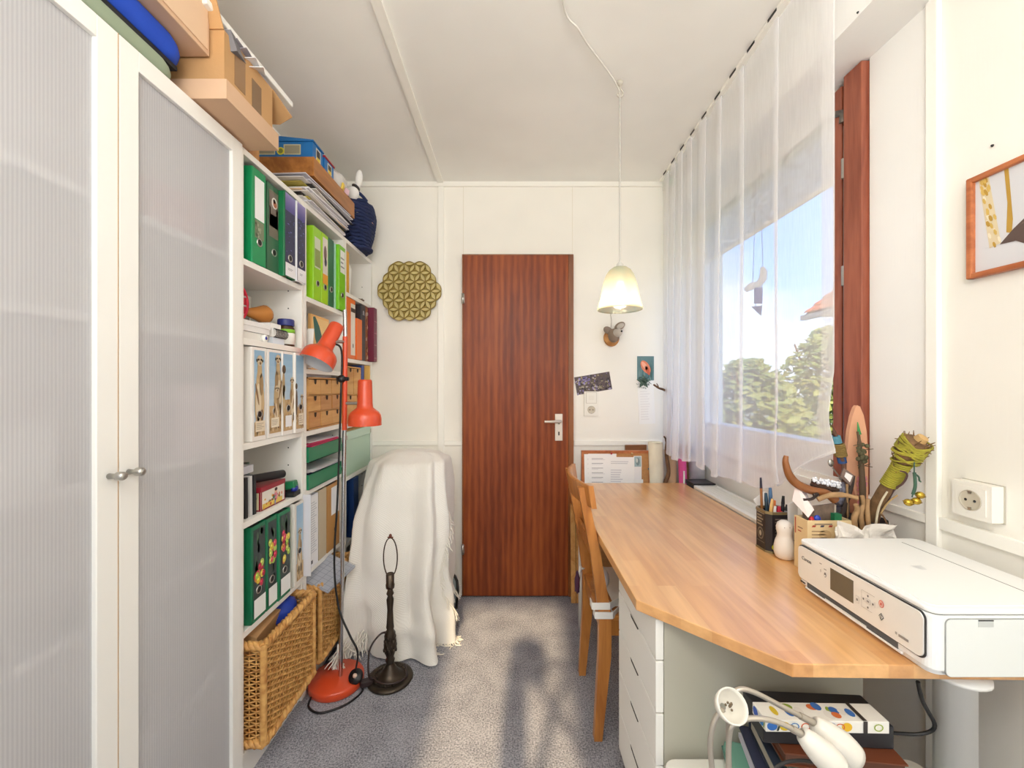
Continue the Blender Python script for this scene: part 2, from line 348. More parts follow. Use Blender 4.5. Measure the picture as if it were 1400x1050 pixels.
# ---- door in the back wall
d = thing('door_1', None, None, (0, YB, 0)); d['kind'] = 'structure'
MB().box(-.292, .338, YB-.035, YB-.002, .008, 2.05).build('door_leaf', MAHOG, d, bevel=.003)
MB().box(.339, .369, YB-.034, YB-.002, .004, 2.05).box(-.3, -.293, YB-.03, YB-.002, .004, 2.05).box(-.3, .369, YB-.03, YB-.002, 2.051, 2.058).build('door_edge', wood('door_edging', (150,92,48), (112,62,30), 'Z', 8, .4), d)
for z in (.29, 1.79):
    hg = MB().lathe([(.0,-.03),(.008,-.03),(.008,.03),(0,.03)], (-.294, YB-.042, z), 12).build('hinge', STEEL, d)
    MB().box(-.3, -.285, YB-.038, YB-.034, z-.026, z+.026).build('hinge_leaf', STEEL, hg)
ALU = mat((214,206,196), .4, .55, name='anodised')
pl = MB().box(.257, .302, YB-.043, YB-.035, .94, 1.1).build('handle_plate', ALU, d, bevel=.002)
MB().box(.276, .284, YB-.0445, YB-.043, .972, .994).ball((.281, YB-.0435, 1.042), .004, 8, 6).build('keyhole', DARK, pl)
MB().tube([(.285,YB-.043,1.058),(.285,YB-.085,1.058),(.272,YB-.093,1.058),(.19,YB-.093,1.0575)], [.0095,.0085,.009,.0075], 10).build('door_handle', ALU, d)
# ---- window
wn = thing('window_1', None, None, (XR, 1.267, .95)); wn['kind'] = 'structure'
MB().box(1.085, 1.2, 1.267, 1.337, .93, 2.28).build('window_stile', BROWNW, wn, bevel=.003)
MB().box(1.10, 1.19, 1.362, 1.40, .96, 2.27).build('sash_stile', BROWNW, wn, bevel=.003)
MB().box(1.11, 1.19, 1.337, 1.362, .95, 2.28).build('rebate', mat((70,32,28), .6), wn)
rod = MB().tube([(1.103,1.35,.96),(1.103,1.35,2.13)], .0055, 8).build('espagnolette_rod', STEEL, wn)
for z in (1.63, 1.985):
    MB().tube([(1.10,1.35,z-.03),(1.10,1.35,z+.035)], .0095, 10).build('rod_knuckle', STEEL, rod)
MB().tube([(1.095,1.35,2.14),(1.092,1.345,2.17),(1.10,1.385,2.19)], .011, 8).build('corner_hinge', mat((120,112,104), .4, .8), rod)
WF = mat((236,235,232), .5, name='window_white')
MB().box(1.12, 1.2, 1.40, 2.44, 2.22, 2.285).build('window_head', WF, wn)
MB().box(1.12, 1.2, 1.40, 2.44, .95, 1.06).build('bottom_rail', WF, wn)
MB().box(1.12, 1.2, 2.37, 2.44, 1.06, 2.22).build('far_stile', WF, wn)
m, t, b, N, L = nodes('window_glass'); b.inputs['Base Color'].default_value = (1,1,1,1); N.remove(b)
tr = N.new('ShaderNodeBsdfTransparent'); gl = N.new('ShaderNodeBsdfGlossy'); gl.inputs['Roughness'].default_value = .03; mxs = N.new('ShaderNodeMixShader'); lw = N.new('ShaderNodeLayerWeight'); lw.inputs[0].default_value = .12
ml = N.new('ShaderNodeMath'); ml.operation = 'MULTIPLY'; ml.inputs[1].default_value = .35; L(lw.outputs['Fresnel'], ml.inputs[0]); L(ml.outputs[0], mxs.inputs[0])
L(tr.outputs[0], mxs.inputs[1]); L(gl.outputs[0], mxs.inputs[2]); L(mxs.outputs[0], N['Material Output'].inputs[0]); GLASS = m
MB().box(1.15, 1.154, 1.40, 2.37, 1.06, 2.22).build('pane', GLASS, wn)
m, t, b, N, L = nodes('eave_standin_cloth'); tc = N.new('ShaderNodeTexCoord'); nz = N.new('ShaderNodeTexNoise'); mp = N.new('ShaderNodeMapping'); mp.inputs['Scale'].default_value = (1,.25,1.4); nz.inputs['Scale'].default_value = 90
L(tc.outputs['Object'], mp.inputs[0]); L(mp.outputs[0], nz.inputs['Vector']); rp = N.new('ShaderNodeValToRGB'); rp.color_ramp.elements[0].color = lin((205,203,200)); rp.color_ramp.elements[1].color = lin((240,239,236)); rp.color_ramp.elements[0].position = .4; rp.color_ramp.elements[1].position = .6
tl = N.new('ShaderNodeBsdfTranslucent'); df = N.new('ShaderNodeBsdfDiffuse'); mxs = N.new('ShaderNodeMixShader'); mxs.inputs[0].default_value = .08
L(nz.outputs['Fac'], rp.inputs[0]); L(rp.outputs[0], tl.inputs[0]); L(rp.outputs[0], df.inputs[0]); L(tl.outputs[0], mxs.inputs[1]); L(df.outputs[0], mxs.inputs[2]); N.remove(b); L(mxs.outputs[0], N['Material Output'].inputs[0])
MB().box(1.132, 1.135, 1.40, 2.40, 1.985, 2.28).build('eave_standin', m, wn)  # made-up translucent sheet standing in for the pale eave outside
MB().box(1.128, 1.139, 1.40, 2.40, 1.978, 1.992).build('eave_standin_edge', WF, wn)
# ---- outside: ground, neighbour's roof, shrubs
struct('ground', MB().box(XR+.4, 60, -20, 60, -.8, -.7), mat((176,178,140), .9, var=.3, vscale=1.5, name='lawn'))
hs = thing('neighbour_house', 'house with an orange tiled roof seen through the window above the shrubs', 'house', (9.6, 7.0, -.7))
MB().box(7.75, 13, 2.5, 9.7, -.7, 3.0).build('house_wall', mat((226,220,208), .8, name='render'), hs)
TILE = mat((205,112,70), .75, var=.35, vscale=6, bump=.2, name='roof_tile')
mb = MB()
e0, e1, r0, r1 = Vector((7.3,10.2,3.02)), Vector((7.3,2.2,3.02)), Vector((10.2,8.6,6.0)), Vector((10.2,2.2,6.0))
n_ = 18
for i in range(n_):
    a, c = i/n_, (i+1.15)/n_
    p0, p1, p2, p3 = e0.lerp(r0,a), e1.lerp(r1,a), e1.lerp(r1,c), e0.lerp(r0,c)
    up = Vector((-.02,0,.05)); k = 34
    for j in range(k):
        q0, q1, q2, q3 = p0.lerp(p1,j/k)+up, p0.lerp(p1,(j+.92)/k)+up, p3.lerp(p2,(j+.92)/k), p3.lerp(p2,j/k)
        mid0, mid1 = (q0+q1)/2+Vector((-.02,0,.05)), (q3+q2)/2+Vector((-.02,0,.05))
        mb.add([q0,mid0,q1,q2,mid1,q3], [(0,1,4,5),(1,2,3,4),(0,2,1)])
mb.add([Vector((7.3,10.2,3.02)), Vector((13.1,10.2,3.02)), r0], [(0,1,2)])
mb.add([r0, r1, Vector((13.1,2.2,3.02)), Vector((13.1,10.2,3.02))], [(0,1,2,3)])
tag(mb.build('roof_tiles', TILE, hs), kind='stuff')
MB().box(7.24, 7.36, 2.2, 10.25, 2.9, 3.02).box(7.36,13.1,2.2,10.2,2.98,3.01).build('gutter', mat((150,140,130), .5, .3), hs)
LEAF = mat((118,140,72), .6, var=.5, vscale=2.5, col2=(168,172,96), name='leaf')
def shrub(name, x, y, hgt, rad, n, seed, label):
    rr = random.Random(seed); t = thing(name, label, 'shrub', (x, y, -.7), group=None)
    st = MB()
    for k in range(5):
        a = rr.random()*6.28; st.tube([(x,y,-.7),(x+.15*math.cos(a),y+.15*math.sin(a),hgt*.35),(x+rad*.6*math.cos(a),y+rad*.6*math.sin(a),hgt*.9)], [.04,.03,.012], 6)
    st.build('stem', BARK, t)
    lf = MB()
    for i in range(n):
        a = rr.random()*6.28; q = rr.random()**.5; hh = -.5+(hgt+.5)*rr.random()**.8
        rr_ = rad*q*(1-.75*max(0,(hh-hgt*.55)/(hgt*.45))**1.5)
        c = Vector((x+rr_*math.cos(a), y+rr_*math.sin(a), hh)); s_ = .05+.05*rr.random()
        u = Vector((rr.uniform(-1,1),rr.uniform(-1,1),rr.uniform(-.6,.6))).normalized(); v = u.orthogonal().normalized()
        lf.add([c-u*s_, c+v*s_*.5, c+u*s_, c-v*s_*.5], [(0,1,2,3)])
    tag(lf.build('foliage', LEAF, t), kind='stuff')
shrub('garden_shrub', 3.1, 5.4, 1.6, .7, 2600, 3, 'leafy shrub seen through the sheer curtain, further left of the two')
shrub('garden_shrub', 4.75, 6.0, 2.12, .82, 3600, 4, 'taller leafy shrub outside the window, below the tiled roof')
# ---- bath of the room behind the camera: the tripod whose shadow falls on the carpet
tp = thing('camera_tripod', 'black camera stand with crossed struts behind the viewpoint, casting the shadow on the carpet', 'tripod', (-.05, -.11, 0))
MB().tube([(-.06,-.11,.05),(-.06,-.11,1.28)], .048, 14).build('centre_column', BLACK, tp)
for a in (.5, 2.6, 4.7):
    MB().tube([(-.06+.04*math.cos(a),-.13+.04*math.sin(a),.55),(-.06+.34*math.cos(a),-.13+.34*math.sin(a),.008)], [.02,.014], 8).build('leg', BLACK, tp)
MB().box(-.095,.07,-.15,-.05,1.26,1.41).box(-.06,.04,-.14,-.06,1.41,1.44).build('camera_body', BLACK, tp, bevel=.02)
MB().tube([(.05,-.11,1.335),(.17,-.11,1.32)], .014, 8).build('pan_handle', BLACK, tp)
MB().tube([(.0,-.11,1.28),(.09,-.11,1.16),(.165,-.11,1.05),(.26,-.11,1.03)], .012, 8).build('strut', BLACK, tp)
MB().tube([(.165,-.12,1.30),(.09,-.12,1.16),(.02,-.12,.97),(-.05,-.12,.8)], .014, 8).build('strut', BLACK, tp)
# ================================================================ curtain and rail
def rail(y): return .872 + (y-1.05)/1.39*.026
cr_ = MB()
cr_.add([], [])
rb = MB().beam((rail(.95),.95,ZC-.008), (rail(2.44),2.44,ZC-.008), .03, .014)
ct = tag(rb.build('curtain_rail', TRIM), 'white slotted curtain rail along the ceiling above the window', 'curtain rail')
for k in range(11):
    y = 1.08+k*.125
    MB().box(rail(y)-.0165, rail(y)-.0145, y, y+.045, ZC-.013, ZC-.004).build('slot', DARK, ct)
mb = MB().lathe([(0,0),(.014,0),(.016,.02),(.012,.034),(0,.034)], (.925, 2.40, 2.462), 14, axis=(0,-1,.1))
tag(mb.build('rail_end_cap', mat((28,160,70), .35, name='green_plastic')), 'small green plastic stopper at the far end of the curtain rail', 'cap')
m, t, b, N, L = nodes('sheer_voile'); N.remove(b)
tr = N.new('ShaderNodeBsdfTransparent'); tl = N.new('ShaderNodeBsdfTranslucent'); df = N.new('ShaderNodeBsdfDiffuse')
m1 = N.new('ShaderNodeMixShader'); m1.inputs[0].default_value = .5; m2 = N.new('ShaderNodeMixShader')
for q in (tl, df): q.inputs[0].default_value = lin((254,254,255))
tc = N.new('ShaderNodeTexCoord'); wv = N.new('ShaderNodeTexNoise'); wv.inputs['Scale'].default_value = 260; mp = N.new('ShaderNodeMapping'); mp.inputs['Scale'].default_value = (1,1,.05)
L(tc.outputs['Object'], mp.inputs[0]); L(mp.outputs[0], wv.inputs['Vector'])
mr = N.new('ShaderNodeMapRange'); mr.inputs[3].default_value = .46; mr.inputs[4].default_value = .58; L(wv.outputs['Fac'], mr.inputs[0]); L(mr.outputs[0], m2.inputs[0])
L(tl.outputs[0], m1.inputs[1]); L(df.outputs[0], m1.inputs[2]); L(tr.outputs[0], m2.inputs[1]); L(m1.outputs[0], m2.inputs[2]); L(m2.outputs[0], N['Material Output'].inputs[0]); VOILE = m
def plan():
    # (y, offset from the rail towards the room): hem returns and triple folds
    p = [(1.158,.007),(1.106,.006),(1.108,-.002)]
    folds = [(1.335,1.36,.014),(1.54,1.572,.018),(1.70,1.735,.03),(1.835,1.90,.036),(1.985,2.04,.036),(2.10,2.15,.04),(2.20,2.25,.036),(2.30,2.35,.03)]
    for a, b_, dp in folds:
        p += [(a-.02,.0),(b_,.003),(b_+.004,-.3*dp),(a,-.5*dp),(a-.003,-.8*dp),(b_-.01,-dp),(b_+.02,-.6*dp)]
    return p+[(2.41,0),(2.435,.004)]
PL = plan()
for _ in range(2):
    q = [PL[0]]
    for a, b_ in zip(PL, PL[1:]): q += [(a[0]*.75+b_[0]*.25, a[1]*.75+b_[1]*.25), (a[0]*.25+b_[0]*.75, a[1]*.25+b_[1]*.75)]
    PL = q+[PL[-1]]
NP = len(PL)-1
def curt(u, v):
    k = u*NP; i = min(int(k), NP-1); f = k-i; y = PL[i][0]*(1-f)+PL[i+1][0]*f; d_ = PL[i][1]*(1-f)+PL[i+1][1]*f
    x = rail(y) + d_*(.55+.75*v) + .008*math.sin(y*13+v*2.0)*v + .006*noise.noise(Vector((y*4, v*2.2, 3)))*v
    y2 = y + .012*noise.noise(Vector((y*3, v*1.4, 1)))*v
    fd = 1-.9*max(0,min(1,(1.36-y)/.2)); x = x*fd+(rail(y)+d_*.6)*(1-fd); y2 = y2*fd+y*(1-fd)
    zb = .893 + .010*math.sin(y*17)
    lift = max(0, (1.52-y)/.42)
    zb += .0 if lift <= 0 else .2*lift**1.4
    zt = ZC-.022-.006*abs(math.sin(y*25))
    if lift > 0 and v > .84:
        g = (v-.84)/.16; x -= .012*math.sin(g*PI)*min(1,lift*1.5); y2 += .006*lift*math.sin(g*8+y*20)*g
    return Vector((x, y2, zt*(1-v)+zb*v))
mb = MB().grid(curt, NP*2, 64)
cu = tag(mb.build('sheer_curtain', VOILE), 'long white sheer voile curtain hanging in folds in front of the window', 'curtain')
mb = MB()
for k in range(NP*2):
    p, q = curt(k/(NP*2), 1), curt((k+1)/(NP*2), 1)
    mb.add([p+Vector((-.0012,0,.012)), q+Vector((-.0012,0,.012)), q+Vector((-.0012,0,0)), p+Vector((-.0012,0,0))], [(0,1,2,3)], None, True)
mb.build('hem', VOILE, cu)
# header tape (double layer along the top)
mb = MB()
for k in range(NP*2):
    p, q = curt(k/(NP*2), 0), curt((k+1)/(NP*2), 0)
    mb.add([p+Vector((-.0015,0,0)), q+Vector((-.0015,0,0)), q+Vector((-.0015,0,-.05)), p+Vector((-.0015,0,-.05))], [(0,1,2,3)], None, True)
mb.build('header_tape', VOILE, cu)
# ---- sun catcher behind the curtain
sc_ = thing('sun_catcher', 'driftwood and blue glass sun catcher hanging behind the sheer curtain', 'ornament', (1.03, 1.72, 1.5))
ys = 1.72; BL = mat((54,52,122), .15, name='blue_glass')
MB().tube([P(1020,396,ys),P(1028,391,ys),P(1038,388,ys),P(1043,381,ys),P(1044,372,ys),P(1042,365,ys)], [.012,.016,.014,.016,.014,.008], 7).build('driftwood', mat((232,228,224), .8), sc_)
MB().tube([P(1029,391,ys),P(1032,300,ys),PX(1033,150,1.02)], .0011, 4).tube([P(1043,366,ys),P(1041,300,ys),PX(1040,150,1.02)], .0011, 4).tube([P(1033,392,ys),P(1033,420,ys)], .001, 4).tube([P(1041,385,ys),P(1041,420,ys)], .001, 4).build('string', DARK, sc_)
a, b_ = P(1031.5,393,ys), P(1042,415,ys)
gp = MB().box(a.x, b_.x, ys-.003, ys+.003, b_.z, a.z).build('glass_square', BL, sc_)
mb = MB()
for k in range(3):
    for j in range(4):
        x_ = a.x+(b_.x-a.x)*(k+.5)/3; z_ = b_.z+(a.z-b_.z)*(j+.5)/4
        mb.box(x_-.0035, x_+.0035, ys-.005, ys-.003, z_-.005, z_+.005)
mb.build('glass_chip', mat((110,110,180), .15), gp)
MB().extr([P(1028.5,419,ys),P(1042,418,ys),P(1041,431,ys)], (0,.006,0)).build('glass_triangle', BL, sc_)
# ================================================================ frosted cabinet
DX = -.836                                  # plane of the door fronts
cab = thing('display_cabinet', 'tall white cabinet with two frosted ribbed doors on the near left', 'cabinet', (-.99, .868, 0))
MB().box(XL+.002, -.858, .468, .486, 0, 2.02).box(XL+.002, -.858, 1.25, 1.267, 0, 2.02).build('side_panel', SHELFW, cab, bevel=.001)
MB().box(XL+.002, -.858, .468, 1.267, 2.0, 2.018).build('top_panel', SHELFW, cab, bevel=.001)
MB().box(XL+.002, -.87, .486, 1.25, 0, .075).build('plinth', SHELFW, cab)
MB().box(XL+.002, XL+.008, .486, 1.25, .075, 2.0).build('back_panel', SHELFW, cab)
for z in (.45, .79, 1.08, 1.415, 1.665):
    MB().box(XL+.01, -.8585, .488, 1.248, z-.018, z).box(-.8585, -.8495, .517, .818, z-.018, z).box(-.8585, -.8495, .918, 1.218, z-.018, z).build('shelf', SHELFW, cab)
MB().box(-1.1, -.92, 1.03, 1.2, 1.665, 1.80).build('stored_box', mat((206,150,140), .7), cab)
MB().box(-1.08, -.88, 1.06, 1.24, 1.08, 1.27).build('stored_carton', mat((250,236,236), .7), cab)
MB().box(-1.1, -.9, .56, .8, 1.08, 1.2).build('stored_box', mat((240,240,236), .7), cab)
m, t, b, N, L = nodes('frosted_polycarbonate'); N.remove(b)
tc = N.new('ShaderNodeTexCoord'); wv = N.new('ShaderNodeTexWave'); wv.bands_direction = 'Y'; wv.inputs['Scale'].default_value = 48
L(tc.outputs['Object'], wv.inputs['Vector'])
bp = N.new('ShaderNodeBump'); bp.inputs['Strength'].default_value = .35; bp.inputs['Distance'].default_value = .002; L(wv.outputs['Fac'], bp.inputs['Height'])
rf = N.new('ShaderNodeBsdfRefraction'); rf.inputs['Roughness'].default_value = .16; rf.inputs['IOR'].default_value = 1.06; rf.inputs[0].default_value = lin((252,252,254))
df = N.new('ShaderNodeBsdfDiffuse'); gl = N.new('ShaderNodeBsdfGlossy'); gl.inputs['Roughness'].default_value = .3; tl = N.new('ShaderNodeBsdfTranslucent'); tl.inputs[0].default_value = lin((250,250,254))
rp = N.new('ShaderNodeValToRGB'); rp.color_ramp.elements[0].color = lin((232,232,238)); rp.color_ramp.elements[1].color = lin((252,252,255)); L(wv.outputs['Fac'], rp.inputs[0]); L(rp.outputs[0], df.inputs[0])
for q in (rf, gl): L(bp.outputs[0], q.inputs['Normal'])
m0 = N.new('ShaderNodeMixShader'); m0.inputs[0].default_value = .25
m1 = N.new('ShaderNodeMixShader'); m1.inputs[0].default_value = .48; m2 = N.new('ShaderNodeMixShader'); fr = N.new('ShaderNodeFresnel'); fr.inputs[0].default_value = 1.4
L(rf.outputs[0], m0.inputs[1]); L(tl.outputs[0], m0.inputs[2])
L(m0.outputs[0], m1.inputs[1]); L(df.outputs[0], m1.inputs[2]); L(fr.outputs[0], m2.inputs[0]); L(m1.outputs[0], m2.inputs[1]); L(gl.outputs[0], m2.inputs[2]); L(m2.outputs[0], N['Material Output'].inputs[0]); FROST = m
for i, (y0, y1) in enumerate(((.469,.8665),(.8695,1.2665))):
    f = MB()
    f.box(DX-.018, DX, y0, y0+.045, .08, 2.018).box(DX-.018, DX, y1-.045, y1, .08, 2.018)
    f.box(DX-.018, DX, y0+.045, y1-.045, 1.973, 2.018).box(DX-.018, DX, y0+.045, y1-.045, .08, .125)
    dr = f.build('door', WHITE, cab, bevel=.0012)
    MB().add([(DX-.01,y0+.044,.124),(DX-.01,y1-.044,.124),(DX-.01,y1-.044,1.974),(DX-.01,y0+.044,1.974)], [(0,1,2,3)]).build('frosted_panel', FROST, dr)
    yk = y1-.02 if i == 0 else y0+.02
    MB().lathe([(0,0),(.006,0),(.005,.012),(.009,.018),(.009,.03),(.006,.034),(0,.034)], (DX,yk,1.082), 14, axis=(1,0,0)).build('knob', STEEL, dr)
MB().box(DX-.0002, DX+.0004, .8655, .8668, .08, 2.018).build('edge_strip', mat((206,166,120), .6), cab)

# ================================================================ three narrow open bookcases
BX = -.846
def bookcase(y0, y1, shelves, label):
    t = thing('bookcase', label, 'bookcase', ((XL+BX)/2, (y0+y1)/2, 0), group='narrow white bookcases along the left wall')
    for a in (y0+.001, y1-.018): MB().box(XL+.003, BX, a, a+.017, 0, 2.02).build('side_panel', SHELFW, t, bevel=.0008)
    MB().box(XL+.003, BX, y0+.018, y1-.018, 2.0, 2.02).build('top_panel', SHELFW, t, bevel=.0008)
    MB().box(XL+.003, BX-.012, y0+.018, y1-.018, 0, .085).build('plinth', SHELFW, t)
    MB().box(XL+.003, XL+.008, y0+.018, y1-.018, .085, 2.0).build('back_panel', SHELFW, t)
    for z in shelves: MB().box(XL+.009, BX-.001, y0+.0185, y1-.0185, z-.02, z).build('shelf', SHELFW, t, bevel=.0008)
    pg = MB()
    for k in range(24):
        z = .25+k*.07
        for x in (-.9, -1.08): pg.lathe([(0,0),(.003,0),(0,.001)], (x, y1-.0182, z), 6, axis=(0,-1,0))
    tag(pg.build('peg_hole', DARK, t), kind='stuff')
    return t
U1 = (1.269, 1.66); U2 = (1.662, 2.065); U3 = (2.067, 2.468)
S1 = (.105, .49, .836, 1.085, 1.42, 1.672); S2 = (.105, .50, .835, 1.08, 1.338, 1.638); S3 = (.105, .46, .80, 1.07, 1.41, 1.75)
bookcase(*U1, S1, 'narrow white open bookcase beside the frosted cabinet, holding meerkat-picture binders')
bookcase(*U2, S2, 'middle narrow white bookcase, with lime green binders and small wooden drawers')
bookcase(*U3, S3, 'far narrow white bookcase by the back wall, half behind the white blanket')

# ================================================================ lever arch binders
FX = BX+.001
G_DARK, G_MID, LIME, DKGREEN = (22,118,72), (48,98,68), (150,206,30), (20,104,70)
def binder(name, px0, px1, z, h, col, label, deco, group, x=FX, dep=.285, open_top=True, y0=None, y1=None, tilt=0, ring=True, hole=.075, cat='binder', inner=(96,92,90)):
    y0 = yl(px0, x) if y0 is None else y0; y1 = yl(px1, x) if y1 is None else y1
    if -1.131 > x-dep: dep = x+1.131
    w_ = y1-y0
    t = thing(name, label, cat, (x, y0, z+.001), group=group)
    c = MB().box(x-.003, x, y0, y1, z+.001, z+h).box(x-dep, x-.003, y0, y0+.003, z+.001, z+h).box(x-dep, x-.003, y1-.003, y1, z+.001, z+h)
    c.build('cover', mat(col, .38, name='binder_board'), t, bevel=.0012)
    MB().box(x-dep+.012, x-.03, y0+.008, y1-.008, z+.006, z+h-.022).build('paper_block', PAGES, t)
    if open_top: MB().box(x-dep+.02, x-.006, y0+.004, y1-.004, z+h-.012, z+h-.006).build('lever_rail', mat(inner, .5), t)
    dc = Dec((x, y0, z+.001), (0,1,0), (0,0,1), (1,0,0))
    deco(dc, w_, h)
    if ring:
        rr = min(.0125, w_*.28)
        dc.ell(w_/2, hole, rr*.8, rr*.8, (12,14,14), 6, 18)
        rg = MB(); k = 18
        for i in range(k):
            a0, a1 = 2*PI*i/k, 2*PI*(i+1)/k
            vs = []
            for a in (a0, a1):
                for r_, xx in ((rr*.78,.001),(rr*.86,.0028),(rr*1.06,.0028),(rr*1.12,.0004)): vs.append((x+xx, y0+w_/2+r_*math.cos(a), z+hole+r_*math.sin(a)))
            rg.add(vs, [(0,1,5,4),(1,2,6,5),(2,3,7,6)], None, True)
        rg.build('finger_ring', STEEL, t)
    if dc.m.f: tag(dc.build('spine_label', t), kind='stuff' if label.startswith('charcoal') or 'rightmost of the lime' in label else None)
    if tilt: t.rotation_euler = (tilt, 0, 0)
    return t
def d_green1(d, w, h):
    d.rect(.012, h*.47, w-.010, h*.91, (238,240,240)).rect(.012, h*.27, w-.012, h*.46, (118,128,100))
    for i in range(12): d.ell(R.uniform(.016,w-.016), h*R.uniform(.29,.44), .004, .006, R.choice([(150,156,130),(88,100,74),(172,176,150)]), 2, 7)
def d_green2(d, w, h):
    d.rect(.012, h*.40, w-.016, h*.93, (120,110,96)).rect(.014, h*.52, w-.018, h*.74, (176,120,116)).rect(.02, h*.66, w-.03, h*.9, (126,112,104), 2)
    d.ell(w*.52, h*.80, .018, .02, (230,226,220), 3).ell(w*.55, h*.79, .012, .012, (190,120,90), 4).ell(w*.5, h*.82, .008, .008, (60,50,50), 4)
def d_purple(split):
    def f(d, w, h):
        d.rect(.004, .004, w-.002, h-.012, (44,46,82))
        for i in range(9): d.rect(.004, h*(.96-.022*i), w-.002, h*(.985-.022*i), (150-8*i, 140-8*i, 196-6*i), 2)
        for i in range(40): d.ell(R.uniform(.010,w-.010), h*R.uniform(.3,.78), R.uniform(.002,.008), R.uniform(.001,.003), R.choice([(74,84,150),(60,62,112),(112,116,184),(30,30,56),(40,36,52)]), 3, 7)
        d.rect(.004, .004, w-.002, h*.17, (238,238,242), 4)
        d.lines(.02, h*.09, w-.02, h*.12, 2, (120,120,130), 5)
    return f
def d_lime1(d, w, h):
    d.rect(.01, h*.44, w-.012, h*.86, (206,214,190)).rect(.012, h*.46, w-.014, h*.7, (138,152,86), 2)
def d_lime2(d, w, h):
    d.rect(.008, h*.36, w-.006, h*.94, (224,216,206)).rect(.008, h*.28, w-.006, h*.42, (232,160,52), 2).ell(w*.5, h*.72, .014, .035, (120,92,92), 3).ell(w*.55, h*.6, .012, .02, (70,64,84), 3)
def d_lime3(d, w, h): d.rect(.012, h*.58, w-.006, h*.93, (236,238,234)).lines(.015, h*.66, w-.01, h*.86, 3, (150,150,150), 2)
def d_plain(d, w, h): pass
G = 'lever arch binders on the bookcase shelves'
binder('ring_binder', 345, 363.4, 1.672, .315, (16,142,86), 'bright green binder beside the cabinet, with white over photo label', d_green1, G)
binder('ring_binder', 365, 383.5, 1.672, .315, (54,104,74), 'dull dark green binder with a brown and pink spine picture', d_green2, G, x=FX-.012)
binder('ring_binder', 0, 0, 1.672, .315, (18,112,66), 'green binder with a purple landscape on its spine, third on the top shelf', d_purple(0), G, x=FX+.01, y0=1.498, y1=1.572)
binder('ring_binder', 0, 0, 1.672, .313, (236,236,240), 'white binder with a purple landscape on its spine', d_purple(1), G, x=FX+.014, y0=1.575, y1=1.641)
binder('ring_binder', 428.5, 439.6, 1.638, .315, LIME, 'lime binder with a pale photo label, leftmost of the lime ones', d_lime1, G, inner=(60,120,20))
binder('ring_binder', 440, 448.6, 1.638, .315, (164,212,28), 'lime binder with a white and orange label', d_lime2, G)
binder('ring_binder', 449, 456.4, 1.638, .315, DKGREEN, 'slim dark green binder between the lime green binders', d_plain, G, hole=.08)
tag(MB().box(-1.1, FX-.004, yl(457), yl(459), 1.639, 1.95).build('folder', mat((176,226,206), .5)), 'thin pale mint folder standing beside the last lime binder', 'folder')
binder('ring_binder', 465.6, 471.8, 1.638, .315, (122,196,24), 'lime binder with a narrow white label, rightmost of the lime ones', d_lime3, G, x=FX+.01, y0=1.972, y1=2.044)
# meerkat binders
def meerkat(d, cx, by, s, face=1, l=4):
    TAN, DK, LT, BR = (198,172,130), (120,94,66), (222,206,176), (96,72,52)
    d.ell(cx, by+.06*s, .025*s, .075*s, TAN, l).ell(cx, by+.115*s, .018*s, .06*s, TAN, l+.2).ell(cx-.006*s*face, by+.065*s, .014*s, .06*s, LT, l+1).ell(cx+.009*s*face, by+.12*s, .010*s, .035*s, (166,138,98), l+1)
    d.ell(cx-.013*s*face, by+.09*s, .0045*s, .036*s, (146,116,80), l+2, rot=.25*face).ell(cx+.012*s, by+.02*s, .006*s, .022*s, BR, l+1).ell(cx-.008*s, by+.015*s, .006*s, .022*s, (150,122,86), l+1)
    d.ell(cx, by+.165*s, .012*s, .028*s, TAN, l+1).ell(cx, by+.196*s, .0155*s, .017*s, (206,190,160), l+2)
    d.ell(cx-.006*s, by+.199*s, .004*s, .0035*s, (40,32,28), l+3).ell(cx+.006*s, by+.199*s, .004*s, .0035*s, (40,32,28), l+3)
    d.ell(cx+.002*s*face, by+.188*s, .005*s, .005*s, (160,128,96), l+3).ell(cx+.002*s*face, by+.186*s, .002*s, .002*s, (30,24,22), l+4)
    d.ell(cx-.014*s, by+.196*s, .004*s, .005*s, (58,46,38), l+2).ell(cx+.014*s, by+.196*s, .004*s, .005*s, (58,46,38), l+2)
def sky_spine(d, w, h, x0, x1, hz=.36):
    y0, y1 = h*.05, h*.965
    for i in range(12): d.rect(x0, y0+(y1-y0)*i/12, x1, y0+(y1-y0)*(i+1)/12, (150+int(5*(11-i)), 186+int(3*(11-i)), 214+int((11-i)*1.6)), 1)
    d.rect(x0, y0, x1, h*hz, (196,164,118), 2)
    for i in range(22): d.ell(R.uniform(x0+.004,x1-.004), R.uniform(y0+.006,h*hz+.006), .003, .007, R.choice([(214,186,142),(160,128,88),(182,150,104),(226,204,166)]), 3, 6)
def label_card(d, x0, x1, y0, y1, col=(232,222,200)):
    d.rect(x0, y0, x1, y1, col, 10); d.lines(x0+.004, y0+.008, x1-.003, y1-.004, 4, (176,164,144), 11)
def d_meer1(d, w, h):
    sky_spine(d, w, h, .012, w-.010, .2); meerkat(d, w*.5, h*.19, 1.06, 1); label_card(d, .014, w-.014, .03, .066, (228,214,188))
def d_meer2(d, w, h):
    sky_spine(d, w, h, .008, w-.002); meerkat(d, w*.72, h*.25, 1.02, -1); meerkat(d, w*.62, h*.10, .72, 1, 6); label_card(d, .014, w-.02, .036, .07)
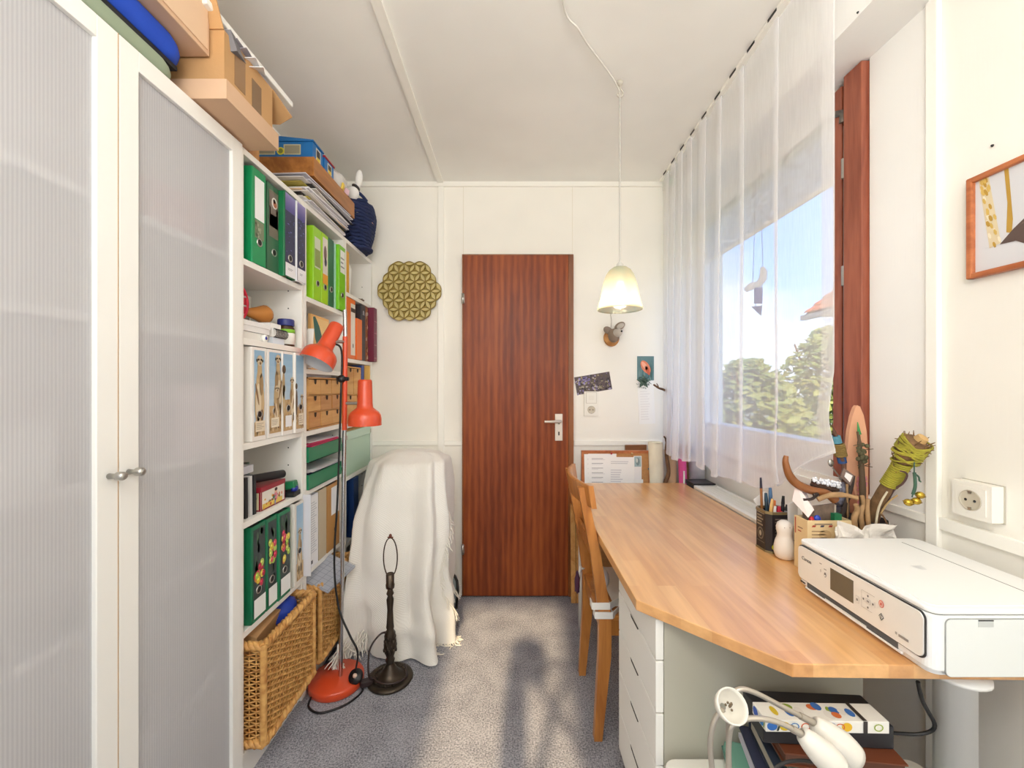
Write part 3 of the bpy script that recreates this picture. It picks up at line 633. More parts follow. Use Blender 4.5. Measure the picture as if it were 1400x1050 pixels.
def d_meer3(d, w, h):
    sky_spine(d, w, h, .003, w-.004, .42); meerkat(d, w*.86, h*.16, .78, -1); d.ell(w*.08, h*.78, .012, .016, (110,88,66), 4).ell(w*.04, h*.6, .009, .05, (186,160,118), 4); d.ell(w*.1, h*.55, .008, .014, (190,166,128), 4); d.ell(w*.06, h*.4, .008, .05, (200,178,140), 4)
    d.rect(.012, .03, w-.016, .072, (240,242,244), 10)
def d_meer4(d, w, h):
    sky_spine(d, w, h, .003, w-.012, .32); d.ell(.004, h*.58, .008, .012, (90,70,54), 4).ell(.006, h*.38, .007, .05, (110,90,70), 4); meerkat(d, w*.62, h*.07, .6, 1); label_card(d, .016, w-.02, .03, .075)
WB = (238,234,228); G = 'white binders with meerkat pictures'
binder('picture_binder', 343.5, 364.5, 1.085, .312, WB, 'white binder with one standing meerkat against blue sky', d_meer1, G, y0=1.325, y1=1.403, hole=.088, open_top=False)
binder('picture_binder', 367, 386, 1.085, .312, WB, 'white binder showing a tall meerkat above a smaller one', d_meer2, G, y0=1.412, y1=1.494, hole=.094, open_top=False)
binder('picture_binder', 386.6, 400.6, 1.085, .312, WB, 'white binder with a meerkat cut by the right edge and a blank white label', d_meer3, G, hole=.1, x=FX+.004, y0=1.497, y1=1.567, open_top=False)
binder('picture_binder', 401.2, 413.5, 1.085, .312, WB, 'white binder with mostly blue sky and a small meerkat low on the spine', d_meer4, G, hole=.1, x=FX+.012, y0=1.570, y1=1.641, open_top=False)
def d_meer5(d, w, h):
    sky_spine(d, w, h, .012, w-.006, .26); meerkat(d, w*.5, h*.14, .82, 1)
# coffee cherry binders
def d_cherry(k):
    def f(d, w, h):
        x0, x1 = .010, w-.004
        d.rect(x0, .012, x1, h*.955, (50,62,62))
        for i in range(14): d.ell(R.uniform(x0+.012,x1-.012), h*R.uniform(.3,.92), R.uniform(.005,.012), R.uniform(.01,.03), R.choice([(44,60,56),(58,84,66),(46,50,66),(64,76,78),(70,100,76)]), 2, 10)
        base = (.46, .60, .62)[k]*h
        for i in range(15):
            c = R.choice([(196,40,74),(176,30,62),(206,72,92),(222,190,60),(228,206,84),(164,196,74),(186,206,96),(206,120,70)])
            cx, cy = R.uniform(x0+.010,x1-.010), base+R.gauss(0,.033); r_ = R.uniform(.0085,.0115)
            d.ell(cx, cy, r_, r_*1.2, c, 4+i*.15).ell(cx-.002, cy+.003, r_*.35, r_*.4, tuple(min(255,int(v*1.2+30)) for v in c), 4.1+i*.15, 8)
        d.rect(x0, .014, x1, h*.235, (238,240,238), 8)
    return f
G = 'green binders with red berries'
binder('picture_binder', 343.5, 363, .49, .318, (20,112,76), 'green binder with red and yellow berries low on its spine, nearest the cabinet', d_cherry(0), G, hole=.1, inner=(88,84,84))
binder('picture_binder', 364, 378.6, .49, .318, (22,116,78), 'middle green binder whose berry picture has a bright chrome finger hole', d_cherry(1), G, hole=.1, inner=(88,84,84))
binder('picture_binder', 0, 0, .49, .318, (24,122,82), 'green berry binder standing next to a white meerkat binder', d_cherry(2), G, hole=.1, y0=1.4705, y1=1.548, x=FX+.004, inner=(88,84,84))
binder('picture_binder', 402.5, 415.2, .49, .322, (226,220,212), 'white meerkat binder on the lower shelf, beside the green berry binders', d_meer5, 'white binders with meerkat pictures', hole=.13, x=FX+.008, y0=1.572, y1=1.64, inner=(130,122,112))
# lower shelf, middle bookcase
tag(MB().box(FX+.0015, FX+.034, 1.645, 1.648, .501, .83).build('plastic_sleeve', mat((214,214,220), .2, name='clear_sleeve')), 'clear plastic sleeve sticking out beside the lower meerkat binder', 'sleeve')
def d_doc(d, w, h):
    d.rect(.003, .004, w-.003, h*.97, (240,240,244)); d.lines(.008, h*.2, w-.012, h*.92, 22, (186,188,202), 2, .3); d.rect(.012,h*.05,w-.05,h*.1,(90,90,96),2)
binder('document_box', 421.5, 435, .50, .305, (232,232,238), 'white document folder printed with fine lines, on the lower middle shelf', d_doc, 'upright files on the lower middle shelf', ring=False, open_top=False, cat='folder')
binder('magazine_file', 436, 446.4, .50, .308, (196,180,152), 'beige magazine file with a pale spine on the lower middle shelf', d_plain, 'upright files on the lower middle shelf', ring=False, x=FX-.002, cat='file')
def d_brownfile(d, w, h): d.rect(w*.3, h*.52, w-.006, h*.94, (236,236,238)); d.ell(w*.6, h*.28, .009, .009, (40,36,34), 2)
binder('magazine_file', 447.5, 464, .50, .308, (188,138,78), 'brown cardboard file with a white label, behind the red lamp pole', d_brownfile, 'upright files on the lower middle shelf', ring=False, cat='file')
# far bookcase
def d_orange(d, w, h): d.rect(w*.42, h*.06, w-.004, h*.92, (238,232,220)); d.rect(w*.44, h*.78, w-.006, h*.85, (70,60,54), 2).ell(w*.7, h*.22, .006, .012, (20,18,18), 2)
G = 'spines on the far bookcase'
binder('ring_binder', 474.5, 485.8, 1.41, .316, (236,116,44), 'tall orange binder with a long cream label on the far bookcase', d_orange, G, ring=False)
binder('folder_box', 0, 0, 1.41, .225, (240,118,40), 'lower orange box file between the orange and black binders', d_plain, G, ring=False, x=FX+.006, open_top=False, cat='folder', y0=2.208, y1=2.284)
def d_black(d, w, h): d.ell(w*.5, h*.86, .012, .014, (226,226,230)).poly([(w*.5-.016,h*.82),(w*.5+.016,h*.82),(w*.5,h*.9)], (226,226,230), 2)
binder('ring_binder', 0, 0, 1.41, .315, (62,60,64), 'charcoal grey binder with a white emblem on the far bookcase', d_black, G, ring=False, y0=2.289, y1=2.352)
def d_mottle(d, w, h):
    for i in range(40): d.ell(R.uniform(.006,w-.006), h*R.uniform(.03,.97), .006, R.uniform(.004,.014), R.choice([(52,36,28),(196,120,62),(226,196,150),(240,230,214),(120,70,40),(180,96,44)]), 1+i*.05, 8)
binder('photo_album', 501.6, 505.8, 1.41, .318, (150,92,52), 'mottled brown photo album between the grey binder and the burgundy album', d_mottle, G, ring=False, open_top=False, cat='album', y0=2.356, y1=2.394)
def d_burg(d, w, h):
    for z in (.06,.3,.52,.74): d.rect(.003, h*z, w-.003, h*z+.003, (190,130,140))
binder('photo_album', 507.4, 513.4, 1.41, .318, (112,28,56), 'burgundy album jutting out at the end of the far bookcase', d_burg, G, ring=False, open_top=False, x=FX+.035, y0=2.398, y1=2.447, cat='album')
tag(MB().box(-1.05, FX-.004, yl(486.8), yl(490), 1.64, 1.73).build('notepad', PAPER), 'white notepad lying on end above the lower orange box file', 'notepad') if False else None
tag(MB().box(-1.08, FX-.008, yl(474.2), yl(478), 1.751, 1.965).build('booklet', mat((222,166,50), .5)), 'thin mustard yellow booklet standing on the top far shelf', 'booklet')
mb = MB()
for k in range(4):
    y = 2.15+.012*k; mb.extr([(FX-.01-.004*k, y, 1.7515),(FX-.01-.004*k, y+.0025, 1.7515),(FX-.012, y-.012+.0025, 1.93-.012*k),(FX-.012, y-.012, 1.93-.012*k)], (-.2,0,0))
t = mb.build('loose_sheet', PAPER); tag(t, 'white sheets leaning beside the yellow booklet on the top far shelf', 'papers', kind='stuff')
tag(MB().lathe([(0,0),(.05,0),(.055,.008),(.03,.014),(0,.014)], (-.9, 2.33, 1.751), 18).build('wooden_dish', mat((112,84,62), .6)), 'small flat brown dish on the top far shelf', 'dish')
tag(MB().box(-1.09, FX+.003, 2.17, 2.24, .461, .775).build('box_file', mat((18,52,104), .4), bevel=.002), 'navy blue box file below the mint box, beside the white blanket', 'folder')
# mint storage box
mt = thing('storage_box', 'mint green lidded storage box with metal corners on the far bookcase', 'box', (-.98, 2.27, .801))
MINT = mat((184,212,192), .5, name='mint_card')
MB().box(-1.12, FX-.006, 2.092, 2.445, .8012, .985).build('body', MINT, mt, bevel=.002)
MB().box(-1.125, FX-.002, 2.088, 2.449, .985, 1.03).build('lid', mat((196,222,204), .5), mt, bevel=.002)
for y in (2.09, 2.437): MB().box(FX-.003, FX, y, y+.01, .99, 1.012).build('metal_corner', STEEL, mt)
mb = MB()
for k in range(5): mb.box(-1.1+.01*k, FX-.01-.012*k, 2.1+.01*k, 2.42-.012*k, 1.031+.0035*k, 1.034+.0035*k)
tag(mb.build('papers', mat((212,170,110), .7)), 'flat brown envelopes lying on the mint green box', 'envelopes', kind='stuff')
# small wooden drawer chests
def chest(y0, y1, z, rows, cols, hgt, label, skip=()):
    t = thing('mini_drawer_chest', label, 'drawer chest', ((XL+BX)/2, (y0+y1)/2, z+.001), group='small plywood drawer chests')
    x1 = FX-.006; x0 = x1-.2; wd, hd = (y1-y0-.012)/cols, (hgt-.012)/rows
    fr = MB().box(x0, x1, y0, y0+.006, z+.001, z+hgt).box(x0, x1, y1-.006, y1, z+.001, z+hgt).box(x0, x1, y0, y1, z+hgt-.006, z+hgt).box(x0, x1, y0, y1, z+.001, z+.007).box(x0, x0+.006, y0, y1, z+.001, z+hgt)
    for r in range(1, rows): fr.box(x0, x1-.004, y0, y1, z+.006+hd*r-.002, z+.006+hd*r+.002)
    fr.build('carcass', PINEY, t)
    for r in range(rows):
        for c in range(cols):
            ya, za = y0+.006+wd*c, z+.0065+hd*r
            m_ = PINEY if R.random() < .75 else wood('birch_dark', (206,150,88), (186,124,62), 'Y', 8, .45)
            dw = MB().box(x1-.1, x1+R.uniform(-.001,.002), ya+.0025, ya+wd-.0025, za+.003, za+hd-.004).build('drawer', m_, t, bevel=.0008)
            nc = MB(); yc = ya+wd/2; zt = za+hd-.004; xx = x1+.0026
            nc.add([(xx,yc-.011,zt),(xx,yc-.009,zt-.016),(xx,yc,zt-.022),(xx,yc+.009,zt-.016),(xx,yc+.011,zt)], [(0,1,2,3,4)])
            nc.build('finger_notch', mat((52,34,22), .8), dw)
    return t
chest(yl(421), 2.045, 1.08, 3, 3, .225, 'plywood chest of nine small drawers behind the red lamp pole')
mb = MB()
for k in range(6): mb.box(-1.05+.012*R.random(), FX-.02-.012*R.random(), 1.71+.02*R.random(), 1.98-.03*R.random(), 1.3061+.0022*k, 1.3079+.0022*k)
tag(mb.build('papers', mat((206,204,206), .7)), 'grey and white papers lying on the small plywood drawer chest', 'papers', kind='stuff')
chest(2.09, 2.30, 1.07, 2, 2, .30, 'second plywood drawer chest on the far bookcase, beside the hanging red lamp')
tag(MB().box(-1.08, FX-.004, 2.305, 2.345, 1.071, 1.384).build('box_file', mat((30,70,150), .4), bevel=.002), 'blue box file rising behind the lower red lamp shade', 'folder')
tag(MB().box(-1.06, FX+.01, 2.38, 2.40, 1.071, 1.385).build('envelope', mat((228,180,96), .7)), 'tan cardboard envelope at the end of the far middle shelf', 'envelope')
# green letter trays
GT = mat((26,124,84), .4, name='green_plastic_tray')
def tray(z, label):
    t = thing('letter_tray', label, 'letter tray', (-.98, 1.83, z), group='green letter trays')
    y0, y1, x1 = 1.69, 2.005, FX+.006
    MB().box(-1.1, x1, y0, y1, z, z+.003).build('base', GT, t)
    MB().box(-1.1, x1, y0-.003, y0, z, z+.062).build('side', GT, t); MB().box(-1.1, x1, y1, y1+.003, z, z+.062).build('side', GT, t)
    MB().extr([(x1, y0, z),(x1, y1, z),(x1+.002, y1+.004, z+.03),(x1, y1-.035, z+.06),(x1, y0, z+.062)], (-.003,0,0)).build('front', GT, t)
tray(.8365, 'lower of the two dark green letter trays'); tray(.95, 'upper of the two dark green letter trays, under the drawer chest')
for (z, n, cols, lab) in ((.902, 5, [(236,236,240),(226,222,226),(200,204,220)], 'loose white papers in the lower green letter tray'), (1.0145, 6, [(206,40,96),(236,236,238),(226,70,120),(210,214,222)], 'papers and a magenta folder in the upper green letter tray')):
    mb = MB()
    for k in range(n):
        a = R.uniform(-.03,.05); mb.obox((-.965+R.uniform(-.01,.02), 1.845+R.uniform(-.02,.02), z+.0022*k+.0015), (.23,.28,.0015), (R.uniform(-.02,.02),R.uniform(-.01,.03),a), col=R.choice(cols))
    tag(mb.build('papers', PRINT), lab, 'papers', kind='stuff')
tag(MB().obox((-.98, 1.80, .878), (.2,.18,.03), (0,0,.05)).build('book', mat((46,44,112), .4)), 'dark blue book in the lower green letter tray', 'book')
# framed green feather picture and leaning frames
fp = thing('feather_picture', 'orange picture of a dark green feather standing on the middle shelf', 'picture', (-.886, 1.87, 1.338))
MB().box(-.892, -.88, 1.785, 1.96, 1.339, 1.585).build('board', mat((238,190,120), .7, var=.15, vscale=6), fp)
dc = Dec((-.88, 1.772, 1.339), (0,1,0), (0,0,1), (1,0,0)); dc.rect(.013,0,.188,.245,(240,186,116)).rect(.022,.012,.178,.235,(244,206,140),2)
dc.poly([(.03,.235),(.05,.24),(.09,.2),(.135,.12),(.145,.09),(.12,.06),(.09,.075),(.05,.14)], (34,98,92), 3).poly([(.12,.07),(.127,.075),(.11,.03),(.104,.03)], (50,60,50), 3)
dc.build('feather_print', fp)
fr = thing('leaning_picture', 'white picture frames leaning against the shelf side by the feather picture', 'picture frames', (-.95, 1.71, 1.338))
for k in range(2): MB().obox((-.94+.02*k, 1.708+.024*k, 1.428), (.15,.008,.17), (-.12,0,0)).build('frame', WHITE, fr, bevel=.002)
tag(MB().obox((-1.0,1.88,1.3425),(.16,.26,.006),(0,0,.1)).build('papers', mat((232,226,216),.7)), 'flat papers lying behind the feather picture', 'papers', kind='stuff')
# ================================================================ wicker baskets
def weave_face(mb, p0, p1, z0, z1, nrm, stakes, rows, r=.0031, amp=.0042):
    p0, p1, nrm = Vector(p0), Vector(p1), Vector(nrm); ln = (p1-p0).length
    for k in range(stakes+1):
        q = p0.lerp(p1, k/stakes); mb.tube([q+Vector((0,0,z0)), q+Vector((0,0,z1))], r*.8, 4, caps=False)
    for j in range(rows):
        z = z0+(z1-z0)*(j+.5)/rows; pts = []; ns = stakes*3
        for i in range(ns+1):
            s_ = i/ns; pts.append(p0.lerp(p1, s_)+Vector((0,0,z))+nrm*(amp*math.cos(PI*s_*stakes+PI*(j % 2))))
        mb.tube(pts, r, 4, caps=False)
def basket(x0, x1, y0, y1, z0, z1, label):
    t = thing('wicker_basket', label, 'basket', ((x0+x1)/2, (y0+y1)/2, z0), group='wicker baskets on the bottom shelves')
    mb = MB(); h0, h1 = z0+.022, z1-.022; rows = int((h1-h0)/.0092)
    weave_face(mb, (x1,y0,0), (x1,y1,0), h0, h1, (1,0,0), 17, rows)
    weave_face(mb, (x0,y0,0), (x1,y0,0), h0, h1, (0,-1,0), 13, rows)
    weave_face(mb, (x0,y1,0), (x1,y1,0), h0, h1, (0,1,0), 13, rows)
    weave_face(mb, (x0,y0,0), (x0,y1,0), h0, h1, (-1,0,0), 17, rows)
    tag(mb.build('woven_side', WICK, t), kind='stuff')
    def border(z):
        b_ = MB()
        loop = [(x1,y0,z),(x1,y1,z),(x0,y1,z),(x0,y0,z)]
        for i in range(4):
            p, q = Vector(loop[i]), Vector(loop[(i+1) % 4]); n = 26
            for s_ in (0, 1, 2):
                b_.tube([p.lerp(q,k/n)+Vector((.009*math.cos(k*1.3+s_*2.1) if i % 2 == 0 else 0, .009*math.cos(k*1.3+s_*2.1) if i % 2 else 0, .009*math.sin(k*1.3+s_*2.1))) for k in range(n+1)], .0085, 5, caps=True)
        return b_
    tag(border(z1-.018).build('rim', WICK, t), kind='stuff'); tag(border(z0+.018).build('base_border', WICK, t), kind='stuff')
    for cx, cy in ((x1,y0),(x1,y1),(x0,y0),(x0,y1)): MB().tube([(cx,cy,z0+.012),(cx,cy,z1-.012)], .011, 8).build('corner_post', WICK, t)
    MB().box(x0, x1, y0, y1, z0, z0+.008).build('base', mat((170,118,60), .7), t)
basket(-1.09, -.795, 1.305, 1.632, .108, .455, 'large square wicker basket at the foot of the bookcase, next to the frosted cabinet')
basket(-1.09, -.80, 1.70, 2.03, .108, .445, 'wicker basket partly hidden behind the red lamp pole, second along')
tag(MB().obox((-.97,1.47,.40), (.2,.25,.12), (0,.25,.1)).build('brown_carton', CARD, bevel=.003), 'brown cardboard carton inside the near wicker basket', 'carton')
tag(MB().ball((-.90,1.565,.405), (.075,.06,.055), 16, 10, jit=.15, seed=3).build('cloth_bundle', mat((24,58,160), .6, bump=.3, bscale=30)), 'bright blue cloth bundle inside the near wicker basket', 'cloth')
pd_ = thing('checked_pad', 'grey checked folded pad lying on the second wicker basket', 'cloth', (-.84, 1.80, .45))
PADM = mat((168,172,182), .7, name='grey_check')
rt = (.12,.35,-.15); MB().obox((-.86,1.80,.47), (.26,.2,.012), rt).build('pad', PADM, pd_, bevel=.004)
gr_ = MB()
for k in range(9):
    M_ = Matrix.Translation((-.86,1.80,.47)) @ _eul(rt)
    for (a, b_) in (((-.13,-.1+.025*k),(.13,-.0985+.025*k)), ((-.125+.031*k,-.1),(-.1235+.031*k,.1))):
        gr_.add([M_ @ Vector(q) for q in ((a[0],a[1],.0064),(b_[0],a[1],.0064),(b_[0],b_[1],.0064),(a[0],b_[1],.0064))], [(0,1,2,3)], (116,120,132))
tag(gr_.build('check_lines', PRINT, pd_), kind='stuff')

# ================================================================ small things on the near bookcase
Z = 1.42
bf = thing('wooden_tray', 'rough white wooden tray standing on edge at the back of the shelf', 'tray', (-1.08, 1.46, Z))
WOODW = mat((226,224,216), .7, var=.18, vscale=14, stretch=(1,.15,1), name='limewashed')
MB().box(-1.105,-1.098,1.36,1.60,Z+.001,Z+.2).build('tray_back', mat((190,182,172), .7, var=.25, vscale=16), bf)
for q in ((1.335,1.36,Z+.001,Z+.2),(1.60,1.612,Z+.001,Z+.2),(1.36,1.60,Z+.175,Z+.2),(1.36,1.60,Z+.001,Z+.02)): MB().box(-1.105,-1.03,*q).build('tray_side', WOODW, bf)
rn = thing('net_drum', 'red round net drum standing beside the cabinet on the shelf', 'drum', (-.9, 1.325, Z))
REDP = mat((200,24,56), .45, name='red_plastic')
mb = MB()
for rr_ in (.062,): mb.tube([(-.9+.0*k, 1.325+rr_*math.sin(2*PI*k/24), Z+.125+rr_*math.cos(2*PI*k/24)) for k in range(25)], .006, 6, caps=False)
mb.build('hoop', REDP, rn); mb = MB().lathe([(0,0),(.06,0),(.06,.003),(0,.003)], (-.902,1.325,Z+.125), 24, axis=(1,0,0)); mb.build('disc', mat((214,60,84), .5), rn)
mb = MB()
for k in range(3): mb.box(-.8985,-.897,1.272,1.378,Z+.085+.03*k,Z+.09+.03*k)
tag(mb.build('cross_wire', mat((200,190,190), .4), rn), kind='stuff')
WB_ = mat((238,238,238), .5, name='white_box')
wb = thing('white_carton', 'long white carton beneath the red net drum', 'carton', (-.93, 1.38, Z+.03)); MB().box(-1.0,-.862,1.29,1.452,Z+.028,Z+.062).build('body', WB_, wb, bevel=.0015); MB().box(-1.003,-.859,1.287,1.455,Z+.047,Z+.0635).build('lid', WB_, wb, bevel=.0015)
tag(MB().box(-1.0,-.864,1.29,1.44,Z+.001,Z+.0265).build('stationery_box', mat((230,228,222), .5), bevel=.001), 'flat white stationery box with a blue dotted end, lowest on the shelf', 'box')
sb_ = thing('tape_roll', 'white tape roll with a blue centre lying at the shelf front', 'tape', (-.858,1.415,Z)); MB().lathe([(.006,0),(.0125,0),(.0125,.012),(.006,.012)], (-.864,1.415,Z+.0135), 18, axis=(1,0,0)).build('roll', WHITE, sb_); MB().lathe([(0,0),(.006,0),(.006,.0125),(0,.0125)], (-.864,1.415,Z+.0135), 12, axis=(1,0,0)).build('core', mat((40,60,170), .5), sb_)
nb = thing('spiral_notebook', 'white spiral notebook lying flat on the shelf, spine out', 'notebook', (-.94,1.53,Z+.026))
MB().box(-1.02,-.866,1.478,1.562,Z+.0265,Z+.058).build('pages', PAPER, nb)
for k in range(9):
    y = 1.484+.009*k; MB().tube([(-.866+.012*math.cos(a), y, Z+.042+.016*math.sin(a)) for a in (i*2*PI/10 for i in range(11))], .0016, 5, caps=False).build('spiral_ring', DARK, nb)
tag(MB().box(-1.0,-.868,1.48,1.555,Z+.001,Z+.0255).build('card_pack', mat((222,230,240), .6)), 'pale card pack under the spiral notebook', 'cards')
tag(MB().box(-1.02,-.875,1.476,1.545,Z+.0585,Z+.078).build('paper_pack', PAPER), 'small white paper pack on top of the spiral notebook', 'paper')
br_ = thing('leather_pouch', 'tan leather pouch with a flared end lying on the papers', 'pouch', (-.93,1.52,Z+.08))
MB().lathe([(.004,0),(.014,.01),(.024,.05),(.036,.085),(.03,.1),(0,.102)], (-.95,1.452,Z+.112), 16, axis=(.2,1,.05)).build('pouch_body', mat((196,128,56), .5, var=.2), br_)
MB().tube([(-.95,1.455,Z+.112),(-.96,1.41,Z+.1),(-.955,1.36,Z+.095),(-.95,1.34,Z+.09)], [.01,.014,.012,.006], 8).build('handle', mat((70,54,44), .6), br_)
jr = thing('glass_jar', 'small brown jar with a blue lid and a green edged label', 'jar', (-.868,1.592,Z))
MB().lathe([(0,0),(.03,0),(.031,.004),(.031,.07),(.026,.078),(.026,.082),(0,.082)], (-.882,1.592,Z+.001), 22).build('jar_body', mat((70,46,26), .2), jr)
MB().lathe([(.0315,.008),(.0316,.008),(.0316,.064),(.0315,.064)], (-.882,1.592,Z+.001), 22).build('label', mat((238,238,230), .5), jr)
MB().lathe([(.0318,.052),(.032,.052),(.032,.066),(.0318,.066)], (-.882,1.592,Z+.001), 22).build('green_band', mat((126,190,50), .5), jr)
MB().lathe([(0,.08),(.029,.08),(.03,.083),(.03,.102),(.028,.106),(0,.106)], (-.882,1.592,Z+.001), 22).build('lid', mat((42,52,120), .4), jr)
# decorated tin and stationery
Z = .836
tn = thing('picture_tin', 'red edged tin box painted with a garden scene on the lower near shelf', 'tin', (-.94,1.47,Z))
y0, y1, x0, x1, hh = 1.40, 1.548, -1.02, -.862, .082
MB().box(x0,x1,y0,y1,Z+.001,Z+hh-.016).build('body', mat((236,226,206), .35), tn, bevel=.002)
MB().box(x0-.002,x1+.002,y0-.002,y1+.002,Z+hh-.016,Z+hh).build('lid', mat((150,30,44), .35), tn, bevel=.002)
dc = Dec((x1,y0,Z+.001),(0,1,0),(0,0,1),(1,0,0)); w_, h_ = y1-y0, hh-.016
dc.rect(0,0,w_,h_,(138,24,40),1).rect(.006,.005,w_-.005,h_-.002,(232,226,214),2).rect(.008,.005,w_-.02,.022,(224,196,92),3)
for i in range(26): dc.ell(R.uniform(.012,w_-.012),R.uniform(.008,h_*.62),R.uniform(.003,.006),R.uniform(.003,.007),R.choice([(226,180,60),(196,90,50),(120,130,80),(236,214,140),(206,110,60)]),4+i*.05,8)
dc.ell(w_*.58,h_*.5,.010,.018,(214,130,150),6).ell(w_*.58,h_*.78,.008,.009,(236,190,160),7).ell(w_*.58,h_*.86,.009,.006,(60,40,36),8).ell(w_*.5,h_*.45,.012,.004,(90,130,120),7,rot=.5).ell(w_*.55,h_*.22,.004,.012,(150,160,200),6)
for i in range(14): dc.ell(.008+i*.0105,hh-.0075,.0035,.0035,(236,196,150) if i%2 else (226,120,110),3,8)
dc.n = Vector((1,0,0)); dc.build('garden_print', tn)
dc = Dec((x0,y0,Z+.001),(1,0,0),(0,0,1),(0,-1,0)); w_ = x1-x0
dc.rect(0,0,w_,h_,(138,24,40),1).rect(.006,.005,w_-.006,h_-.003,(214,206,170),2)
for i in range(24): dc.ell(R.uniform(.016,w_-.016),R.uniform(.012,h_*.75),R.uniform(.004,.008),R.uniform(.004,.012),R.choice([(130,150,80),(200,130,70),(180,60,60),(90,120,70),(226,200,120)]),4+i*.05,8)
for i in range(13): dc.ell(.01+i*.0112,hh-.0075,.0035,.0035,(236,196,150),3,8)
dc.build('side_print', tn)
for k, (px, cl) in enumerate(((1.322,(28,30,36)),(1.345,(206,206,206)),(1.365,(24,26,32)))):
    tag(MB().extr([(-.864,px,Z+.001),(-.864,px+.014,Z+.001),(-.87,px+.022,Z+.132),(-.87,px+.008,Z+.132)], (-.2,0,0)).build('slim_folder', mat(cl,.4), bevel=.001),
        ('black slim folder leaning next to the cabinet, left of the tin', 'pale grey slim folder between two black ones', 'black slim folder touching the picture tin')[k], 'folder', group='slim folders left of the picture tin')
tag(MB().tube([(-.90,1.41,Z+.110),(-.868,1.545,Z+.100)], .015, 14).build('poster_tube', mat((26,28,30), .4)), 'short black tube lying on the picture tin', 'tube')
st_ = thing('tape_dispenser', 'dark green tape dispenser standing on the picture tin', 'dispenser', (-.93,1.41,Z+.085))
MB().obox((-.96,1.43,Z+.115),(.06,.06,.06),(0,0,.3)).build('body', mat((18,74,60), .35), st_, bevel=.006); MB().obox((-.955,1.435,Z+.150),(.04,.055,.012),(.1,0,.3)).build('cutter', mat((26,92,74), .35), st_)
tag(MB().box(-1.06,-.9,1.32,1.42,Z+.134,Z+.16).build('pencil_case', mat((206,206,214), .5)), 'grey case lying across the slim folders, in front of the cabinet side', 'case')
gs = thing('stapler', 'green stapler with a blue end to the right of the picture tin', 'stapler', (-.88,1.595,Z))
MB().obox((-.90,1.597,Z+.012),(.12,.05,.02),(0,0,.1)).build('base', mat((24,28,30), .4), gs, bevel=.003); MB().obox((-.90,1.597,Z+.04),(.11,.035,.03),(0,-.15,.1)).build('arm', mat((30,120,74), .35), gs, bevel=.006); MB().ball((-.852,1.60,Z+.03),(.012,.018,.016),10,8).build('end_cap', mat((34,50,140), .3), gs)

# ================================================================ things on top of the cabinet and bookcases
def pad(name, x0, x1, y0, y1, z0, z1, m_, label, bend=0, cat='mat', edge=None):
    r = (z1-z0)*.48; mb = MB(); n = 40
    # rounded slab with a rounded end: outline in plan, lofted edge
    ol = []
    rc = .05
    for (cx, cy, a0) in ((x1-rc,y0+rc,-PI/2),(x1-rc,y1-rc,0),(x0+rc,y1-rc,PI/2),(x0+rc,y0+rc,PI)):
        for k in range(9): a = a0+PI/2*k/8; ol.append((cx+rc*math.cos(a), cy+rc*math.sin(a)))
    cx, cy = (x0+x1)/2, (y0+y1)/2; rings = []
    for k in range(7):
        a = -PI/2+PI*k/6; ins = r*(1-math.cos(a)); zz = (z0+z1)/2+(z1-z0)/2*math.sin(a)
        rings.append([Vector((px+(cx-px)/max(.001,math.hypot(px-cx,py-cy))*ins, py+(cy-py)/max(.001,math.hypot(px-cx,py-cy))*ins, zz-bend*max(0,(py-y0)/(y1-y0))**3)) for px, py in ol])
    k = len(ol); vs = [p for rg in rings for p in rg]
    fs = [(i*k+j, i*k+(j+1)%k, (i+1)*k+(j+1)%k, (i+1)*k+j) for i in range(6) for j in range(k)]
    mb.add(vs, fs, None, True).add(rings[0], [tuple(range(k-1,-1,-1))]).add(rings[-1], [tuple(range(k))])
    o = mb.build(name, m_); return tag(o, label, cat)
pad('foam_mat', -1.12, -.838, .30, 1.035, 2.02, 2.062, mat((148,162,138), .9, bump=.1), 'grey green foam mat lying on the frosted cabinet, under the blue one')
o = pad('foam_mat', -1.12, -.832, .28, 1.055, 2.074, 2.136, mat((28,74,190), .85, bump=.12), 'bright blue foam mat with rounded corner on top of the cabinet')
tag(MB().box(-1.11,-.845,.3,1.03,2.0625,2.0735).build('gap_shade', mat((26,26,30), .7)), 'thin black sheet put in as shade in the gap between the green and blue mats', 'mat')  # black slab stands in for the shade in the gap between the mats
b1 = thing('flat_carton', 'large pale flat cardboard carton on the blue mat at the top left', 'carton', (-.96,.75,2.138))
MB().box(-1.12,-.80,.4,1.08,2.139,2.40).build('body', CARD2, b1, bevel=.002); MB().box(-.8005,-.797,.41,1.07,2.15,2.39).build('front_flap', mat((222,190,158), .8), b1)
dtr = thing('cardboard_tray', 'shallow pale cardboard tray overhanging the cabinet top', 'tray', (-.93,1.2,2.03))
TR = CARD2; x0,x1,y0,y1,z0,z1 = -1.12,-.752,1.075,1.315,2.026,2.078
MB().box(x0,x1,y0,y1,z0,z0+.004).build('tray_base', TR, dtr)
for q in ((x0,x1,y0,y0+.004),(x0,x1,y1-.004,y1)): MB().box(*q,z0+.004,z1).build('tray_side', TR, dtr)
MB().box(x1-.004,x1,y0+.004,y1-.004,z0+.004,z1).build('tray_front', TR, dtr); MB().box(x0,x0+.004,y0+.004,y1-.004,z0+.004,z1).build('tray_back', TR, dtr)
cb = thing('open_carton', 'open brown cardboard carton with a torn flap standing in the tray', 'carton', (-.94,1.2,2.034))
x0,x1,y0,y1,z0,z1 = -1.1,-.765,1.085,1.303,2.031,2.215
for q in ((x0,x1,y0,y0+.005),(x0,x1,y1-.005,y1),(x0,x0+.005,y0+.005,y1-.005),(x1-.005,x1,y0+.005,y1-.005)): MB().box(*q,z0+.005,z1).build('side', CARD, cb)
